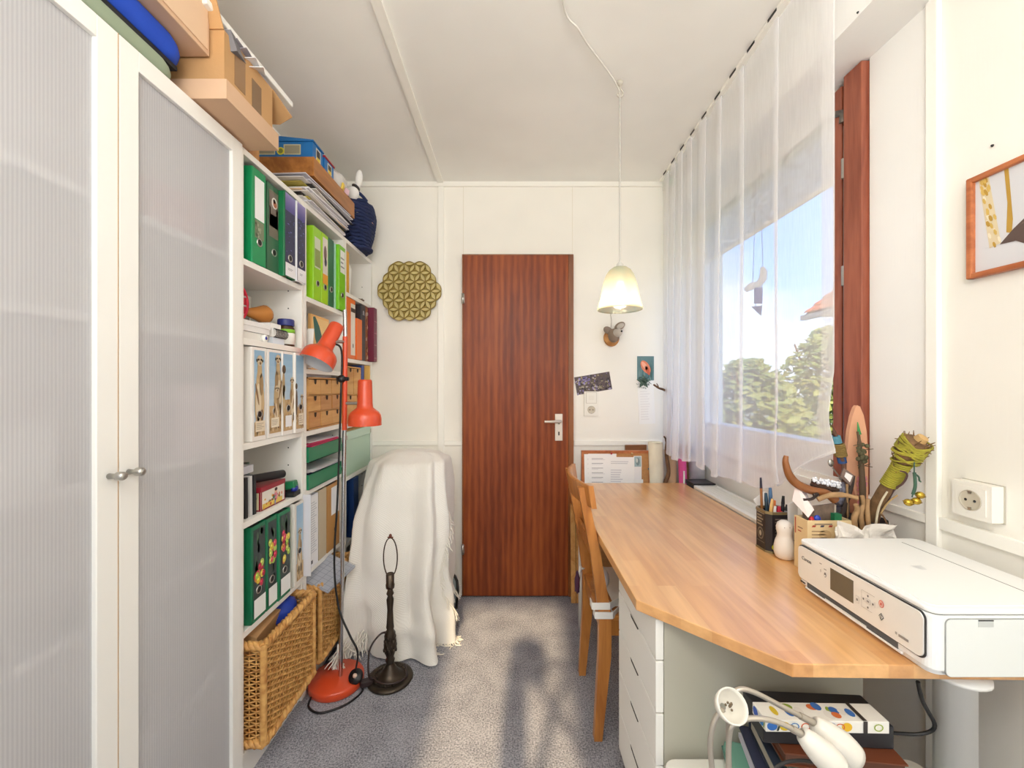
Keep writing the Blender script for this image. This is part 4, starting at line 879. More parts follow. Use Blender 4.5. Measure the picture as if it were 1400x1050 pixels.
MB().box(x0,x1,y0,y1,z0,z0+.005).build('carton_base', CARD, cb)
MB().extr([(x0+.05,y1,z1),(x1,y1,z1),(x1+.03,y1+.06,z1-.05),(x1-.02,y1+.075,z1-.065),(x0+.05,y1+.07,z1-.05)], (0,.004,.003)).build('flap', CARD, cb)
MB().extr([(x0,y0,z1),(x1,y0,z1),(x1-.01,y0-.025,z1+.09),(x0,y0-.025,z1+.09)], (0,-.004,0)).build('flap', CARD, cb)
TAPE = mat((150,116,82), .25, name='packing_tape')
MB().box(x1+.0002,x1+.0008,1.125,1.17,z0+.07,z1-.002).build('tape_strip', TAPE, cb); MB().box(x1+.0002,x1+.0008,1.2,1.245,z0+.045,z1-.04).build('tape_strip', mat((132,104,76), .25), cb)
tag(MB().obox((-.86,1.17,2.20),(.18,.17,.05),(.2,-.25,.2)).build('grey_folder', mat((120,118,122), .6)), 'grey folder poking out of the open carton', 'folder')
mb = MB()
for k in range(5): mb.obox((-.85,1.2+.012*k,2.205+.004*k),(.17,.19,.0015),(.12*k-.1,-.25,.1*k), col=R.choice([(236,236,238),(206,204,212),(170,164,172)]))
tag(mb.build('papers', PRINT), 'loose papers and sleeves heaped in the open carton', 'papers', kind='stuff')
tag(MB().beam((-.80,1.05,2.262),(-.775,1.42,2.244),.03,.018).build('wooden_batten', WHITE, bevel=.003), 'long white wooden slat lying across the open carton', 'slat')
tag(MB().beam((-.74,1.30,2.035),(-.80,1.40,2.035),.02,.02).build('white_stick', WHITE), 'short white stick below the cardboard tray', 'stick') if False else None
tag(MB().box(-1.0,-.86,1.335,1.39,2.021,2.10).build('wood_block', PINE, bevel=.002), 'upright pine block supporting the stack beside the cardboard tray', 'block')
# paper stack, notebook, wooden drawer, toy houses
ps = thing('paper_stack', 'untidy stack of papers and magazines on the bookcase top', 'paper stack', (-.95,1.85,2.021))
cols = [(236,234,238),(214,212,224),(240,240,240),(226,222,216),(206,190,90),(40,40,44),(234,230,226),(228,196,160),(216,214,226),(240,238,240),(226,226,234),(206,204,214),(238,236,236)]
z = 2.022
for k in range(26):
    c = cols[k % len(cols)]; th = R.uniform(.0018,.0042); sh = R.uniform(-.012,.02)+.0006*k; tw = R.uniform(-.05,.05)
    MB().obox((-.965+sh, 1.83+R.uniform(-.03,.035), z+th/2), (.26, R.uniform(.36,.42), th), (0,0,tw), col=c).build('sheet_bundle', PRINT, ps); z += th+.0004
ZT = z+.001
sn = thing('spiral_notebook', 'black wire bound notebook on top of the paper stack', 'notebook', (-.95,1.8,ZT))
MB().box(-1.09,-.845,1.66,1.95,ZT,ZT+.010).build('cover', mat((60,58,60), .5), sn)
for k in range(22): MB().tube([(-1.07+.0098*k, 1.66+.006*math.cos(a), ZT+.006+.006*math.sin(a)) for a in (i*2*PI/8 for i in range(9))], .0014, 4, caps=False).build('spiral_ring', DARK, sn)
ZD = ZT+.0135
wd = thing('wooden_crate', 'shallow brown wooden crate lying on the notebook and papers', 'crate', (-.95,1.88,ZD))
WD = wood('oak_drawer', (182,120,58), (146,90,40), 'Y', 7, .4)
MB().box(-1.1,-.808,1.665,2.095,ZD,ZD+.006).build('base', WD, wd)
for q in ((-.82,-.808,1.665,2.095),(-1.1,-1.088,1.665,2.095)): MB().box(*q,ZD+.006,ZD+.078).build('side', WD, wd, bevel=.002)
for q in ((-1.088,-.82,1.665,1.677),(-1.088,-.82,2.083,2.095)): MB().box(*q,ZD+.006,ZD+.078).build('end', WD, wd, bevel=.002)
ZH = ZD+.079
def toyhouse(x0,x1,y0,y1,hh,roof,label):
    t = thing('toy_house', label, 'toy house', ((x0+x1)/2,(y0+y1)/2,ZH), group='toy houses on the wooden crate')
    MB().box(x0,x1,y0,y1,ZH,ZH+hh).build('wall_block', mat((30,112,180), .45), t, bevel=.001)
    MB().extr([(x0,y0-.004,ZH+hh),(x1+.004,y0-.004,ZH+hh),(x1+.004,y0-.004,ZH+hh+.006),((x0+x1)/2,y0-.004,ZH+hh+.02),(x0,y0-.004,ZH+hh+.012)], (0,y1-y0+.008,0)).build('roof', mat(roof,.5), t)
    dc = Dec((x0,y0,ZH),(1,0,0),(0,0,1),(0,-1,0)); w_ = x1-x0
    for cx in (.28,.68): dc.rect(w_*cx-.035,.012,w_*cx+.035,hh-.012,(206,200,160),1).rect(w_*cx-.031,.016,w_*cx+.031,hh-.016,(150,146,124),2)
    dc.ell(w_*.5,hh*.4,.016,.016,(214,206,60),3).ell(w_*.5,hh*.4,.01,.01,(120,130,50),4); dc.build('painted_front', t)
    dc = Dec((x1,y0,ZH),(0,1,0),(0,0,1),(1,0,0)); w_ = y1-y0
    dc.rect(w_*.3,.008,w_*.75,hh-.008,(226,222,206),1).rect(w_*.36,.016,w_*.69,hh-.014,(40,36,44),2).rect(w_*.36,.006,w_*.69,.022,(226,196,60),3); dc.build('painted_side', t)
toyhouse(-1.08,-.818,1.675,1.765,.066,(30,110,176),'blue painted toy house, nearer one on the wooden crate')
toyhouse(-1.06,-.815,1.775,1.865,.058,(190,40,50),'blue painted toy house with a red roof edge on the wooden crate')
pb = thing('plastic_bag', 'crumpled clear plastic bag with small packets on the wooden crate', 'bag', (-.86,1.95,ZH))
MB().ball((-.86,1.975,ZH+.045),(.05,.085,.05),18,12,jit=.3,seed=5).build('bag', mat((222,220,218), .25, name='frosted_bag'), pb)
MB().obox((-.812,1.96,ZH+.018),(.008,.03,.03),(0,.2,.2)).build('packet', mat((236,206,80), .5), pb); MB().obox((-.81,2.0,ZH+.014),(.008,.028,.026),(0,.2,-.2)).build('packet', mat((226,190,206), .5), pb)
nk = thing('crochet_basket', 'navy blue crocheted basket with a handle hole on the far bookcase top', 'basket', (-.86,2.28,2.021))
NAVY = mat((34,48,92), .85, var=.3, vscale=60, bump=.5, bscale=120, name='navy_yarn')
mb = MB(); rows = 15
for j in range(rows):
    u = j/(rows-1); r_ = .075+.045*math.sin(min(1,u*1.15)*PI/2)-.012*max(0,u-.8)*5; z = 2.028+u*.235
    mb.tube([(-.862+r_*.72*math.cos(a), 2.28+r_*1.15*math.sin(a), z+.004*math.sin(a*9+j)) for a in (2*PI*k/36 for k in range(37))], .0092, 6, caps=False)
tag(mb.build('yarn_coil', NAVY, nk), kind='stuff')
MB().tube([(-.862+.115*.72*math.cos(a), 2.28+.115*1.15*math.sin(a), 2.27+.028*math.sin((a+1.9)/1.4*PI)) for a in (-1.9+1.4*k/12 for k in range(13))], .009, 6).build('handle', NAVY, nk)
MB().lathe([(0,0),(.08,0),(.082,.01),(0,.01)], (-.862,2.28,2.022), 20).build('base', NAVY, nk)
MB().box(-.778,-.774,2.262,2.292,2.17,2.195).build('leather_tag', mat((206,150,120), .6), nk)
wr = thing('plush_rabbit', 'white toy with a black band sitting in the navy crocheted basket', 'toy', (-.84,2.2,2.25))
WP = mat((244,243,240), .8, bump=.2, name='white_plush')
MB().ball((-.838,2.155,2.285),(.03,.026,.034),14,10,rot=(.3,.2,0)).build('body', WP, wr); MB().ball((-.812,2.165,2.365),(.019,.018,.048),14,10,rot=(0,.12,0)).build('ear', WP, wr)
MB().ball((-.826,2.16,2.318),(.024,.022,.013),14,8,rot=(0,.7,0)).build('band', DARK, wr)
# ================================================================ blanket draped over a chair
def smooth(t): t = max(0, min(1, t)); return t*t*(3-2*t)
KEY = [  # height, centre x, centre y, half width x, half width y
 (.905,-.555,2.27,.165,.11),(.86,-.562,2.24,.205,.16),(.76,-.565,2.21,.225,.19),(.60,-.575,2.19,.245,.215),(.42,-.59,2.17,.255,.235),(.25,-.60,2.15,.26,.245),(.10,-.605,2.14,.265,.25),(.006,-.605,2.14,.27,.255)]
def ring(z):
    for a, b_ in zip(KEY, KEY[1:]):
        if z >= b_[0]:
            f = (z-b_[0])/(a[0]-b_[0]); return [b_[i]*(1-f)+a[i]*f for i in range(1,5)]
    return KEY[-1][1:]
def bl(th, t):
    # t 0..0.18 cap, then down the sides
    if t < .18:
        q = (t/.18); cx, cy, a, b_ = ring(.905); z = .905+.012*(1-q)+.006*noise.noise(Vector((math.cos(th)*q*3, math.sin(th)*q*3, 0))); k = q; rim = -.02*q**6
        z += rim
    else:
        u = (t-.18)/.82; z = .885-.875*u; cx, cy, a, b_ = ring(z); k = 1
    c_, s_ = math.cos(th), math.sin(th); e_ = 2/3.2
    x = a*k*math.copysign(abs(c_)**e_, c_); y = b_*k*math.copysign(abs(s_)**e_, s_)
    if t >= .18:
        u = (t-.18)/.82; am = .006+.036*u**1.2
        d = am*1.25*(.8*math.sin(th*6+u*1.6+.6)+.75*math.sin(th*10-u*2.6+.4)+.5*math.sin(th*4+2+u*3))+.03*noise.noise(Vector((c_*2.6, s_*2.6, u*3.4)))+.012*u*noise.noise(Vector((c_*7, s_*7, u*9)))
        d += .03*math.exp(-((u-.72)/.07)**2)*math.sin(th*3+1.1)*(.5 if s_ < 0 else .2)
        d += .02*math.exp(-((u-.86)/.04)**2)*max(0, math.sin(th*2+3.6))
        d += .03*u**3
        x += c_*d; y += s_*d
        if s_ > .3: y = min(y, 2.455-cy)
        if c_ < -.2: x = max(x, -.774-cx)
        if c_ > .5 and s_ > -.1: z += .11*smooth((u-.55)/.45)*smooth((c_-.4)/.4)    # hem rides up at the right
    return Vector((cx+x, min(cy+y, 2.462), max(z, .004)))
m, t, b, N, L = nodes('woven_cotton')
tc = N.new('ShaderNodeTexCoord'); mp = N.new('ShaderNodeMapping'); mp.inputs['Rotation'].default_value = (.5,.6,.9)
w1 = N.new('ShaderNodeTexWave'); w1.inputs['Scale'].default_value = 62; w1.inputs['Distortion'].default_value = .5; w2 = N.new('ShaderNodeTexWave'); w2.bands_direction = 'Z'; w2.inputs['Scale'].default_value = 62; w2.inputs['Distortion'].default_value = .5
L(tc.outputs['Object'], mp.inputs[0]); L(mp.outputs[0], w1.inputs['Vector']); L(mp.outputs[0], w2.inputs['Vector'])
ad = N.new('ShaderNodeMath'); ad.operation = 'ADD'; L(w1.outputs['Fac'], ad.inputs[0]); L(w2.outputs['Fac'], ad.inputs[1])
bp = N.new('ShaderNodeBump'); bp.inputs['Strength'].default_value = .3; bp.inputs['Distance'].default_value = .003; L(ad.outputs[0], bp.inputs['Height']); L(bp.outputs[0], b.inputs['Normal'])
b.inputs['Base Color'].default_value = lin((240,237,230)); b.inputs['Roughness'].default_value = .9; b.inputs['Sheen Weight'].default_value = .2; BLANKET = m
bk = MB().grid(lambda u, v: bl(u*2*PI, v), 150, 84).build('cotton_throw', BLANKET, origin=(-.6,2.14,0))
tag(bk, 'cream woven cotton throw with fringes draped over a chair by the back wall', 'blanket')
rr = random.Random(5); mb = MB()
def fringe(p, d, ln):
    pts = [p]; dd = Vector(d).normalized()
    for k in range(4): dd = (dd+Vector((rr.uniform(-.5,.5), rr.uniform(-.5,.5), rr.uniform(-.5,.1)))).normalized(); q = pts[-1]+dd*ln/4; q.z = max(q.z, .004); pts.append(q)
    mb.tube(pts, [.0028,.003,.0026,.0024,.0016], 5)
for k in range(60):   # right hem
    th = -.75+1.35*k/60; p = bl(th, 1.0); fringe(p+Vector((0,0,.004)), (.6,-.3,-.5), .055)
for k in range(46):   # fold of the throw running up the right edge
    t_ = .42+.5*k/46; p = bl(-.16-.35*math.sin(k*.07), t_); fringe(p+Vector((.004,-.003,0)), (.7,-.3,-.9), .045)
for k in range(75):   # tangled fringe at the front left, on the lamp base
    th = -2.35+.62*k/75; p = bl(th, .985-.07*rr.random()); fringe(p+Vector((0,-.012,.02)), (rr.uniform(-.6,.6),-1,-.3), .075)
tag(mb.build('fringe', mat((238,234,224), .85, name='fringe_cotton'), bk), kind='stuff')
gb = thing('grey_bag', 'small grey bag with a black strap peeping out behind the white throw', 'bag', (-.335,2.32,0))
MB().ball((-.345,2.33,.1),(.045,.06,.10),12,8).build('bag_body', mat((150,160,162), .7), gb); MB().tube([(-.312,2.29,.02),(-.303,2.285,.1),(-.31,2.3,.17),(-.335,2.32,.2)], .007, 6).build('strap', BLACK, gb)

# ================================================================ two-headed red floor lamp
RED = mat((214,76,38), .34, name='red_enamel', coat=.3); INNER = mat((206,206,208), .5, name='shade_inside')
LX, LY = -.735, 1.735
fl = thing('floor_lamp', 'floor lamp with two red metal shades, chrome pole and round red base', 'floor lamp', (LX,LY,0))
MB().lathe([(0,0),(.105,0),(.11,.006),(.11,.03),(.106,.036),(0,.036)], (-.745,LY,.001), 44).build('base', RED, fl)
pt = P(471.5,424,LY)
pb_, pm1, pm2 = Vector((-.729,LY,.037)), P(471,588,LY), P(472,460,LY)
MB().tube([pb_, pm1], .0085, 12).tube([pm2, pt], .0085, 12).build('pole', CHROME, fl)
MB().tube([pm1, pm2], .0105, 12).build('pole_sleeve', RED, fl)
def shade(c_top, axis, name='lamp_shade'):
    o_ = [(0,0),(.024,0),(.028,.004),(.029,.012),(.031,.10),(.033,.118),(.045,.128),(.058,.138),(.065,.150),(.0675,.166),(.0675,.193)]
    i_ = [(.0655,.193),(.0655,.168),(.058,.148),(.040,.134),(.028,.12),(.026,.02),(0,.018)]
    s_ = MB().lathe(o_, c_top, 36, axis=axis).build(name, RED, fl)
    MB().lathe([(.0675,.193),(.0655,.193)]+i_[1:], c_top, 36, axis=axis).build('shade_lining', INNER, s_)
    return s_
ax1 = Vector((-.27,-.42,-.87)).normalized(); t1 = P(461.5,444,LY-.02)
s1 = shade(t1, ax1)
ax2 = Vector((.0,0,-1)); t2 = P(499,519,LY-.01); s2 = shade(t2, ax2)
c1 = t1+ax1*.085; MB().tube([c1+Vector((.025,0,-.0)), Vector((-.712,LY,c1.z+.004))], .007, 10).build('swivel_arm', STEEL, fl)
c2 = t2+ax2*.10; MB().tube([c2, Vector((-.712,LY,c2.z))], .007, 10).build('swivel_arm', STEEL, fl)
for p in (P(467,518,LY-.012), ):
    MB().ball(p, .017, 12, 8).tube([p+Vector((-.02,0,0)), p+Vector((.03,0,0))], .008, 8).build('swivel_knob', BLACK, fl)
MB().tube(spl([c1+Vector((.02,0,-.01)),P(467,480,LY-.014),P(466,540,LY-.014),P(464,610,LY-.014),P(461,690,LY-.02),P(457,770,LY-.03),P(463,830,LY-.045),P(478,868,LY-.06),P(489,892,LY-.06),Vector((-.66,LY-.02,.062))]), .0042, 6).build('cable', BLACK, fl)
sw = MB().lathe([(0,0),(.026,0),(.03,.01),(.028,.02),(0,.022)], (-.652,LY-.02,.045), 18, axis=(-.1,-.7,.7)).build('foot_switch', BLACK, fl); MB().ball((-.654,LY-.036,.062),.009,10,8).build('switch_button', mat((226,200,180), .4), sw)
MB().tube(spl([(-.81,LY-.09,.012),(-.80,LY-.13,.006),(-.74,LY-.16,.006),(-.66,LY-.12,.006),(-.62,LY-.05,.006),(-.635,LY-.02,.02)]), .0042, 6).build('cable', BLACK, fl)

# ================================================================ bronze table lamp base on the floor
BRZ = mat((78,68,58), .42, .75, var=.35, vscale=22, name='bronze')
TX, TY = -.527, 1.765
tl_ = thing('table_lamp', 'bronze table lamp base without a shade standing on the carpet', 'table lamp', (TX,TY,0))
MB().lathe([(0,0),(.094,0),(.097,.006),(.094,.012),(.078,.017),(.072,.014),(.056,.016),(.048,.022),(.042,.026),(.036,.036),(.026,.05),(.018,.066),(0,.075)], (TX,TY,.001), 40).build('base', BRZ, tl_)
rg = MB()
for k in range(36):
    a = 2*PI*k/36; rg.ball((TX+.066*math.cos(a), TY+.066*math.sin(a), .0165), (.005,.005,.004), 6, 4)
tag(rg.build('base_beading', BRZ, tl_), kind='stuff')
MB().lathe([(.016,.072),(.020,.085),(.015,.095),(.024,.125),(.027,.15),(.021,.18),(.023,.2),(.014,.215),(.017,.225),(.015,.24),(.012,.30),(.0155,.345),(.010,.36),(.016,.37),(.011,.385),(.013,.395),(0,.396)], (TX,TY,.001), 24).build('stem', BRZ, tl_)
lf = MB()
for j in range(4):
    for k in range(9):
        a = 2*PI*(k+.5*(j%2))/9; r_ = .0255-.0015*j; lf.ball((TX+r_*math.cos(a),TY+r_*math.sin(a),.13+.018*j),(.005,.005,.010),6,4)
tag(lf.build('leaf_relief', BRZ, tl_), kind='stuff')
MB().lathe([(.0,.395),(.018,.395),(.019,.41),(.017,.415),(.0175,.455),(.014,.458),(.013,.45),(0,.45)], (TX,TY,0), 20).build('bulb_socket', mat((96,84,72), .35, .8), tl_)
hp = []
for k in range(25):
    a = -PI*.5+.25+(2*PI-.5)*k/24; hp.append((TX+.030*math.cos(a)*(1 if True else 0), TY+.004, .525+.085*math.sin(a)))
MB().tube(hp, .0028, 6).build('harp', mat((84,70,58), .4, .8), tl_)
MB().ball((TX,TY+.004,.618),(.007,.007,.009),8,6).tube([(TX-.012,TY+.004,.612),(TX+.012,TY+.004,.612)], .003, 6).build('finial', mat((110,60,46), .5, .4), tl_)
MB().tube(spl([(TX-.05,TY-.02,.02),(TX-.07,TY-.06,.05),(TX-.075,TY-.04,.15),(TX-.04,TY-.01,.20),(TX-.01,TY+.02,.19)]), .004, 6).tube(spl([(TX-.06,TY-.03,.03),(TX-.03,TY-.06,.03),(TX+.03,TY-.065,.028),(TX+.075,TY-.02,.025),(TX+.05,TY+.05,.03)]), .004, 6).build('cable', mat((50,36,34), .5), tl_)
MB().obox((TX-.085,TY-.05,.022),(.05,.028,.026),(0,.1,.5)).build('plug', mat((48,34,34), .5), tl_, bevel=.005)

# ================================================================ desk
dk = thing('desk', 'long beech desk top with an angled corner along the window', 'desk', (.62,1.5,0))
pl_ = [(.307,2.22),(.307,1.01),(.534,.777),(1.078,.767),(1.078,1.42),(.933,1.46),(.933,2.22)]
top = MB().prism(pl_, .7135, .74).build('desk_top', BEECH, dk, bevel=.002)
MB().lathe([(0,0),(.031,0),(.031,.705),(.05,.706),(.05,.713),(0,.713)], (.868,.80,.0), 26).build('leg', mat((232,232,230), .4), dk)
for x, y in ((.37,2.14),(.87,2.14)): MB().lathe([(0,0),(.022,0),(.022,.713),(0,.713)], (x,y,0), 18).build('leg', mat((232,232,230), .4), dk)
# drawer unit
du = thing('drawer_unit', 'white drawer unit with five flat drawers beneath the desk', 'drawer unit', (.6,1.155,0))
x0, x1, y0, y1 = .346, .845, .982, 1.322; DU_SHADED = mat((178,176,162), .5, name='drawer_shaded_white')  # carcass paint darkened to imitate the shade under the desk
for q in ((y0,y0+.018),(y1-.018,y1)): MB().box(x0+.02,x1,*q,.09,.708).build('side_panel', DU_SHADED, du, bevel=.001)
MB().box(x0+.02,x1,y0+.018,y1-.018,.09,.105).build('base_panel', DU_SHADED, du); MB().box(x0+.02,x1,y0+.018,y1-.018,.695,.708).build('top_panel', DU_SHADED, du); MB().box(x1-.008,x1,y0+.018,y1-.018,.105,.695).build('back_panel', DU_SHADED, du)
zs = [.708,.606,.479,.352,.225,.096]
for k in range(5):
    dr = MB().box(x0,x0+.019,y0+.0005,y1-.0005,zs[k+1]+.003,zs[k]-.001).build('drawer', WHITE, du, bevel=.0015)
    zt = zs[k]-.001; yc = (y0+y1)/2
    MB().extr([(x0-.0012,yc-.038,zt),(x0-.0012,yc+.038,zt),(x0-.0012,yc+.03,zt-.006),(x0-.0012,yc-.03,zt-.006)], (.001,0,0)).build('grip_cutout', mat((70,68,64), .8), dr)
for x in (x0+.05,x1-.05):
    for y in (y0+.04,y1-.04): MB().lathe([(0,-.012),(.028,-.012),(.03,0),(.028,.012),(0,.012)], (x,y,.0305), 16, axis=(0,1,0)).tube([(x,y,.03),(x,y,.09)], .008, 6).build('caster', DARK, du)

# ================================================================ chair
ch = thing('wooden_chair', 'pale brown wooden chair with a curved backrest pushed up to the desk', 'chair', (.48,1.63,0))
def post(y):
    side = [(.293,.0),(.322,.0),(.354,.30),(.356,.44),(.318,.66),(.266,.905),(.236,.905),(.282,.66),(.311,.44),(.309,.3)]
    return MB().extr([(x,y,z) for x,z in side], (0,.028,0))
for y in (1.455,1.785): post(y).build('leg', CHAIRW, ch, bevel=.004)
for y in (1.46,1.79): MB().beam((.655,y+.012,0),(.65,y+.012,.425),.034,.034).build('leg', CHAIRW, ch, bevel=.003)
def arc(xc, xe, z0, z1, th, lean=0):
    pts0 = []
    for k in range(17):
        f = -1+2*k/16; pts0.append((xc+(xe-xc)*abs(f)**2.0, 1.634+f*.206))
    mb = MB(); vs = []; n = len(pts0)
    for x, y in pts0: vs += [(x,y,z0),(x+th,y,z0),(x+th-lean,y,z1),(x-lean,y,z1)]
    fs = [(4*i+j, 4*i+(j+1)%4, 4*(i+1)+(j+1)%4, 4*(i+1)+j) for i in range(n-1) for j in range(4)]
    mb.add(vs, fs, None, True); mb.add(vs[:4], [(3,2,1,0)]); mb.add(vs[-4:], [(0,1,2,3)]); return mb
arc(.236,.279,.838,.918,.018,.012).build('backrest', CHAIRW, ch, bevel=.006, seg=3)
MB().beam((.295,1.48,.665),(.295,1.79,.665),.012,.05).build('back_slat', CHAIRW, ch, bevel=.003)
MB().box(.315,.675,1.46,1.81,.425,.447).build('seat', CHAIRW, ch, bevel=.006)
for y in (1.468,1.79): MB().box(.35,.64,y,y+.016,.37,.425).build('side_rail', CHAIRW, ch)
MB().box(.64,.658,1.48,1.80,.37,.425).build('front_rail', CHAIRW, ch); MB().box(.318,.336,1.483,1.785,.385,.425).build('rear_rail', CHAIRW, ch)
cs = thing('seat_cushion', 'white patterned seat cushion tied to the wooden chair with white straps', 'cushion', (.5,1.635,.448))
CSM = mat((230,228,222), .85, name='cushion_cotton')
def cush(u, v):
    x = .37+.29*u; y = 1.475+.32*v; e_ = (min(u,1-u)*min(v,1-v)*4)**.35 if 0 < u < 1 and 0 < v < 1 else 0
    return x, y, e_
MB().grid(lambda u,v: Vector((cush(u,v)[0], cush(u,v)[1], .472+.024*cush(u,v)[2])), 14, 14).grid(lambda u,v: Vector((cush(u,v)[0], cush(u,v)[1], .472-.022*cush(u,v)[2])), 14, 14).build('cushion_body', CSM, cs)
for z in (.485,.452):
    loop = [(.300,1.4515),(.362,1.4515),(.362,1.4865),(.300,1.4865)]
    mb = MB()
    for i in range(3): 
        a, b_ = loop[(i+3)%4], loop[i]
        dx = -(.082*(z-.44)/.25 if z > .44 else 0)
        mb.beam((a[0]+dx,a[1],z),(b_[0]+dx,b_[1],z),.003,.024)
    mb.beam((.362+dx,1.4515,z),(.40,1.50,z),.003,.024); tag(mb.build('strap', WHITE, cs), None)
MB().tube([(.312,1.78,.47),(.303,1.79,.475),(.296,1.782,.45),(.29,1.776,.40)], [.01,.016,.012,.008], 6, flat=.4).build('tie', WHITE, cs)
tag(MB().ball((.283,1.772,.415),(.012,.02,.045),10,8,jit=.4,seed=2).build('purple_pouch', mat((76,40,66), .7), origin=(.283,1.772,.37)), 'dark purple pouch hanging from the chair strap', 'pouch')
sct = thing('glasses_case', 'white round pouch with a black drawing on the chair cushion', 'pouch', (.345,1.62,.5))
MB().ball((.352,1.58,.53),(.022,.05,.035),14,10).build('pouch_body', WHITE, sct); MB().tube([(.332,1.56+.022*math.cos(a),.545+.012*math.sin(a*2)) for a in (k*2*PI/14 for k in range(15))], .0018, 5).build('drawing', BLACK, sct)

# ================================================================ printer
pr = thing('printer', 'white multifunction printer with a small screen on the right end of the desk', 'printer', (.915,.908,.74))
PW = mat((240,241,240), .38, name='printer_white'); PG = mat((226,230,228), .55, bump=.05, bscale=400, name='printer_side'); SLIT = mat((52,50,50), .6, name='gap_dark')
px0, px1, py0, py1, pz0, pz1 = .757, 1.07, .736, 1.08, .741, .868
def rrect(x0, x1, y0, y1, r, n=6):
    o = []
    for (cx, cy, a0) in ((x1-r,y0+r,-PI/2),(x1-r,y1-r,0),(x0+r,y1-r,PI/2),(x0+r,y0+r,PI)):
        for k in range(n+1): a = a0+PI/2*k/n; o.append((cx+r*math.cos(a), cy+r*math.sin(a)))
    return o
MB().prism(rrect(px0,px1,py0,py1,.018), pz0+.012, pz1-.014).prism(rrect(px0+.008,px1-.006,py0+.008,py1-.008,.018), pz0, pz0+.012).build('body', PW, pr, bevel=.003, angle=30)
MB().prism(rrect(px0-.0005,px1,py0-.001,py1+.001,.02), pz1-.012, pz1-.002).build('scanner_lid', PW, pr, bevel=.003, angle=30)
MB().prism(rrect(px0+.005,px1-.005,py0+.004,py1-.004,.018), pz1-.0145, pz1-.0115).build('lid_gap', SLIT, pr)
MB().prism(rrect(px0+.012,px1-.07,py0+.012,py1-.012,.012), pz1-.002, pz1-.0005).build('lid_plate', PW, pr)
MB().box(px1-.0695,px1-.066,py0+.03,py1-.03,pz1-.002,pz1-.0012).build('hinge_gap', SLIT, pr)
MB().box(px0-.0012,px0+.004,.885,.98,pz1-.0105,pz1-.007).build('lid_grip', PG, pr)
fo = [(y, z) for y, z in rrect(py0+.012, py1-.006, pz0+.028, pz1-.016, .012)]
MB().extr([(px0-.0015,y,z) for y,z in [(q[0],q[1]) for q in rrect(py0+.0095,py1-.0045,pz0+.0255,pz1-.0135,.013)]], (.002,0,0)).build('panel_gap', SLIT, pr)
cp = MB().extr([(px0-.004,y,z) for y,z in fo], (.004,0,0)).build('control_panel', mat((238,236,230), .35), pr, bevel=.001)
MB().box(px0-.0046,px0-.004,.90,.965,pz0+.048,pz0+.098).build('screen', mat((104,96,80), .2, name='lcd_grey'), cp)
dc = Dec((px0-.0041,1.074,pz0+.028),(0,-1,0),(0,0,1),(-1,0,0)); GY = (140,138,134)
dc.rect(.076,.066,.083,.068,GY,2).ell(.08,.050,.0022,.0042,(206,202,196),2).rect(.090,.058,.098,.060,GY,2).ell(.094,.046,.0035,.006,(110,110,108),2).rect(.092,.042,.096,.046,(236,236,232),3)
dc.rect(.181,.028,.190,.043,(212,208,202),2).rect(.182,.029,.189,.042,(238,236,230),3).ell(.1855,.035,.0022,.003,(130,128,124),4)
for (a,b_,c,d) in ((.196,.062,.228,.0626),(.196,.026,.1965,.062),(.196,.026,.222,.0266),(.228,.040,.2285,.052)): dc.rect(a,b_,c,d,(150,148,144),2)
for (x,z) in ((.212,.056),(.201,.045),(.224,.045),(.212,.032)): dc.ell(x,z,.0018,.0024,(96,94,92),3,8)
dc.rect(.207,.04,.218,.05,(206,204,198),2).rect(.2078,.0408,.2172,.0492,(238,236,230),3).rect(.2095,.043,.2155,.047,(150,148,146),4)
dc.ell(.243,.056,.006,.0075,(222,110,92),2).ell(.243,.056,.0046,.006,(236,190,178),3).poly([(.2415,.0535),(.2445,.0535),(.2445,.0585),(.2415,.0585)],(206,84,70),4)
dc.poly([(.237,.030),(.243,.022),(.249,.030),(.243,.038)],(88,96,98),2).poly([(.239,.030),(.243,.0245),(.247,.030),(.243,.0355)],(236,236,232),3).poly([(.242,.026),(.244,.026),(.244,.034),(.242,.034)],(88,96,98),4)
dc.rect(.273,.014,.277,.019,(176,174,170),2).rect(.28,.013,.30,.018,(150,148,144),2); tag(dc.build('panel_print', cp), kind='stuff')
label_text('lettering', 'Canon', .0125, (px0-.0047,1.043,pz0+.083), basis((0,-1,0),(0,0,1)), mat((120,118,116), .5), cp)
MB().box(px0-.0012,px0+.002,.80,1.045,pz0+.0125,pz0+.0265).build('paper_slot', mat((86,92,96), .6), pr)
MB().box(px0-.003,px0+.001,.79,1.05,pz0+.008,pz0+.0125).build('output_lip', PW, pr, bevel=.001); MB().box(px0-.0022,px0+.001,.87,.985,pz0+.0125,pz0+.016).build('output_lip', PG, pr)
MB().box(px0-.0006,px0+.001,1.053,1.07,pz0+.016,pz0+.020).build('card_slot', SLIT, pr)
MB().extr([(x,py0-.0016,z) for x,z in rrect(px0+.023,px1-.02,pz0+.004,pz1-.018,.01)], (0,.002,0)).build('panel_gap', mat((150,152,150), .6), pr)
MB().extr([(x,py0-.0024,z) for x,z in rrect(px0+.024,px1-.021,pz0+.005,pz1-.0192,.0095)], (0,.002,0)).build('side_cover', PG, pr, bevel=.0008)
MB().box(.838,.865,py0-.0032,py0-.002,pz1-.032,pz1-.02).build('cover_notch', mat((196,200,198), .5), pr); MB().box(.838,.865,py0-.0034,py0-.0024,pz1-.0215,pz1-.0195).build('cover_gap', SLIT, pr)
dc = Dec((.90,.90,pz1-.0004),(0,-1,0),(1,0,0),(0,0,1)); 
for k in range(7): dc.rect(.003*k-.01,-.012+.001*k,.003*k-.0088,.012-.001*k,(206,208,212),1)
dc.build('lid_mark', pr)
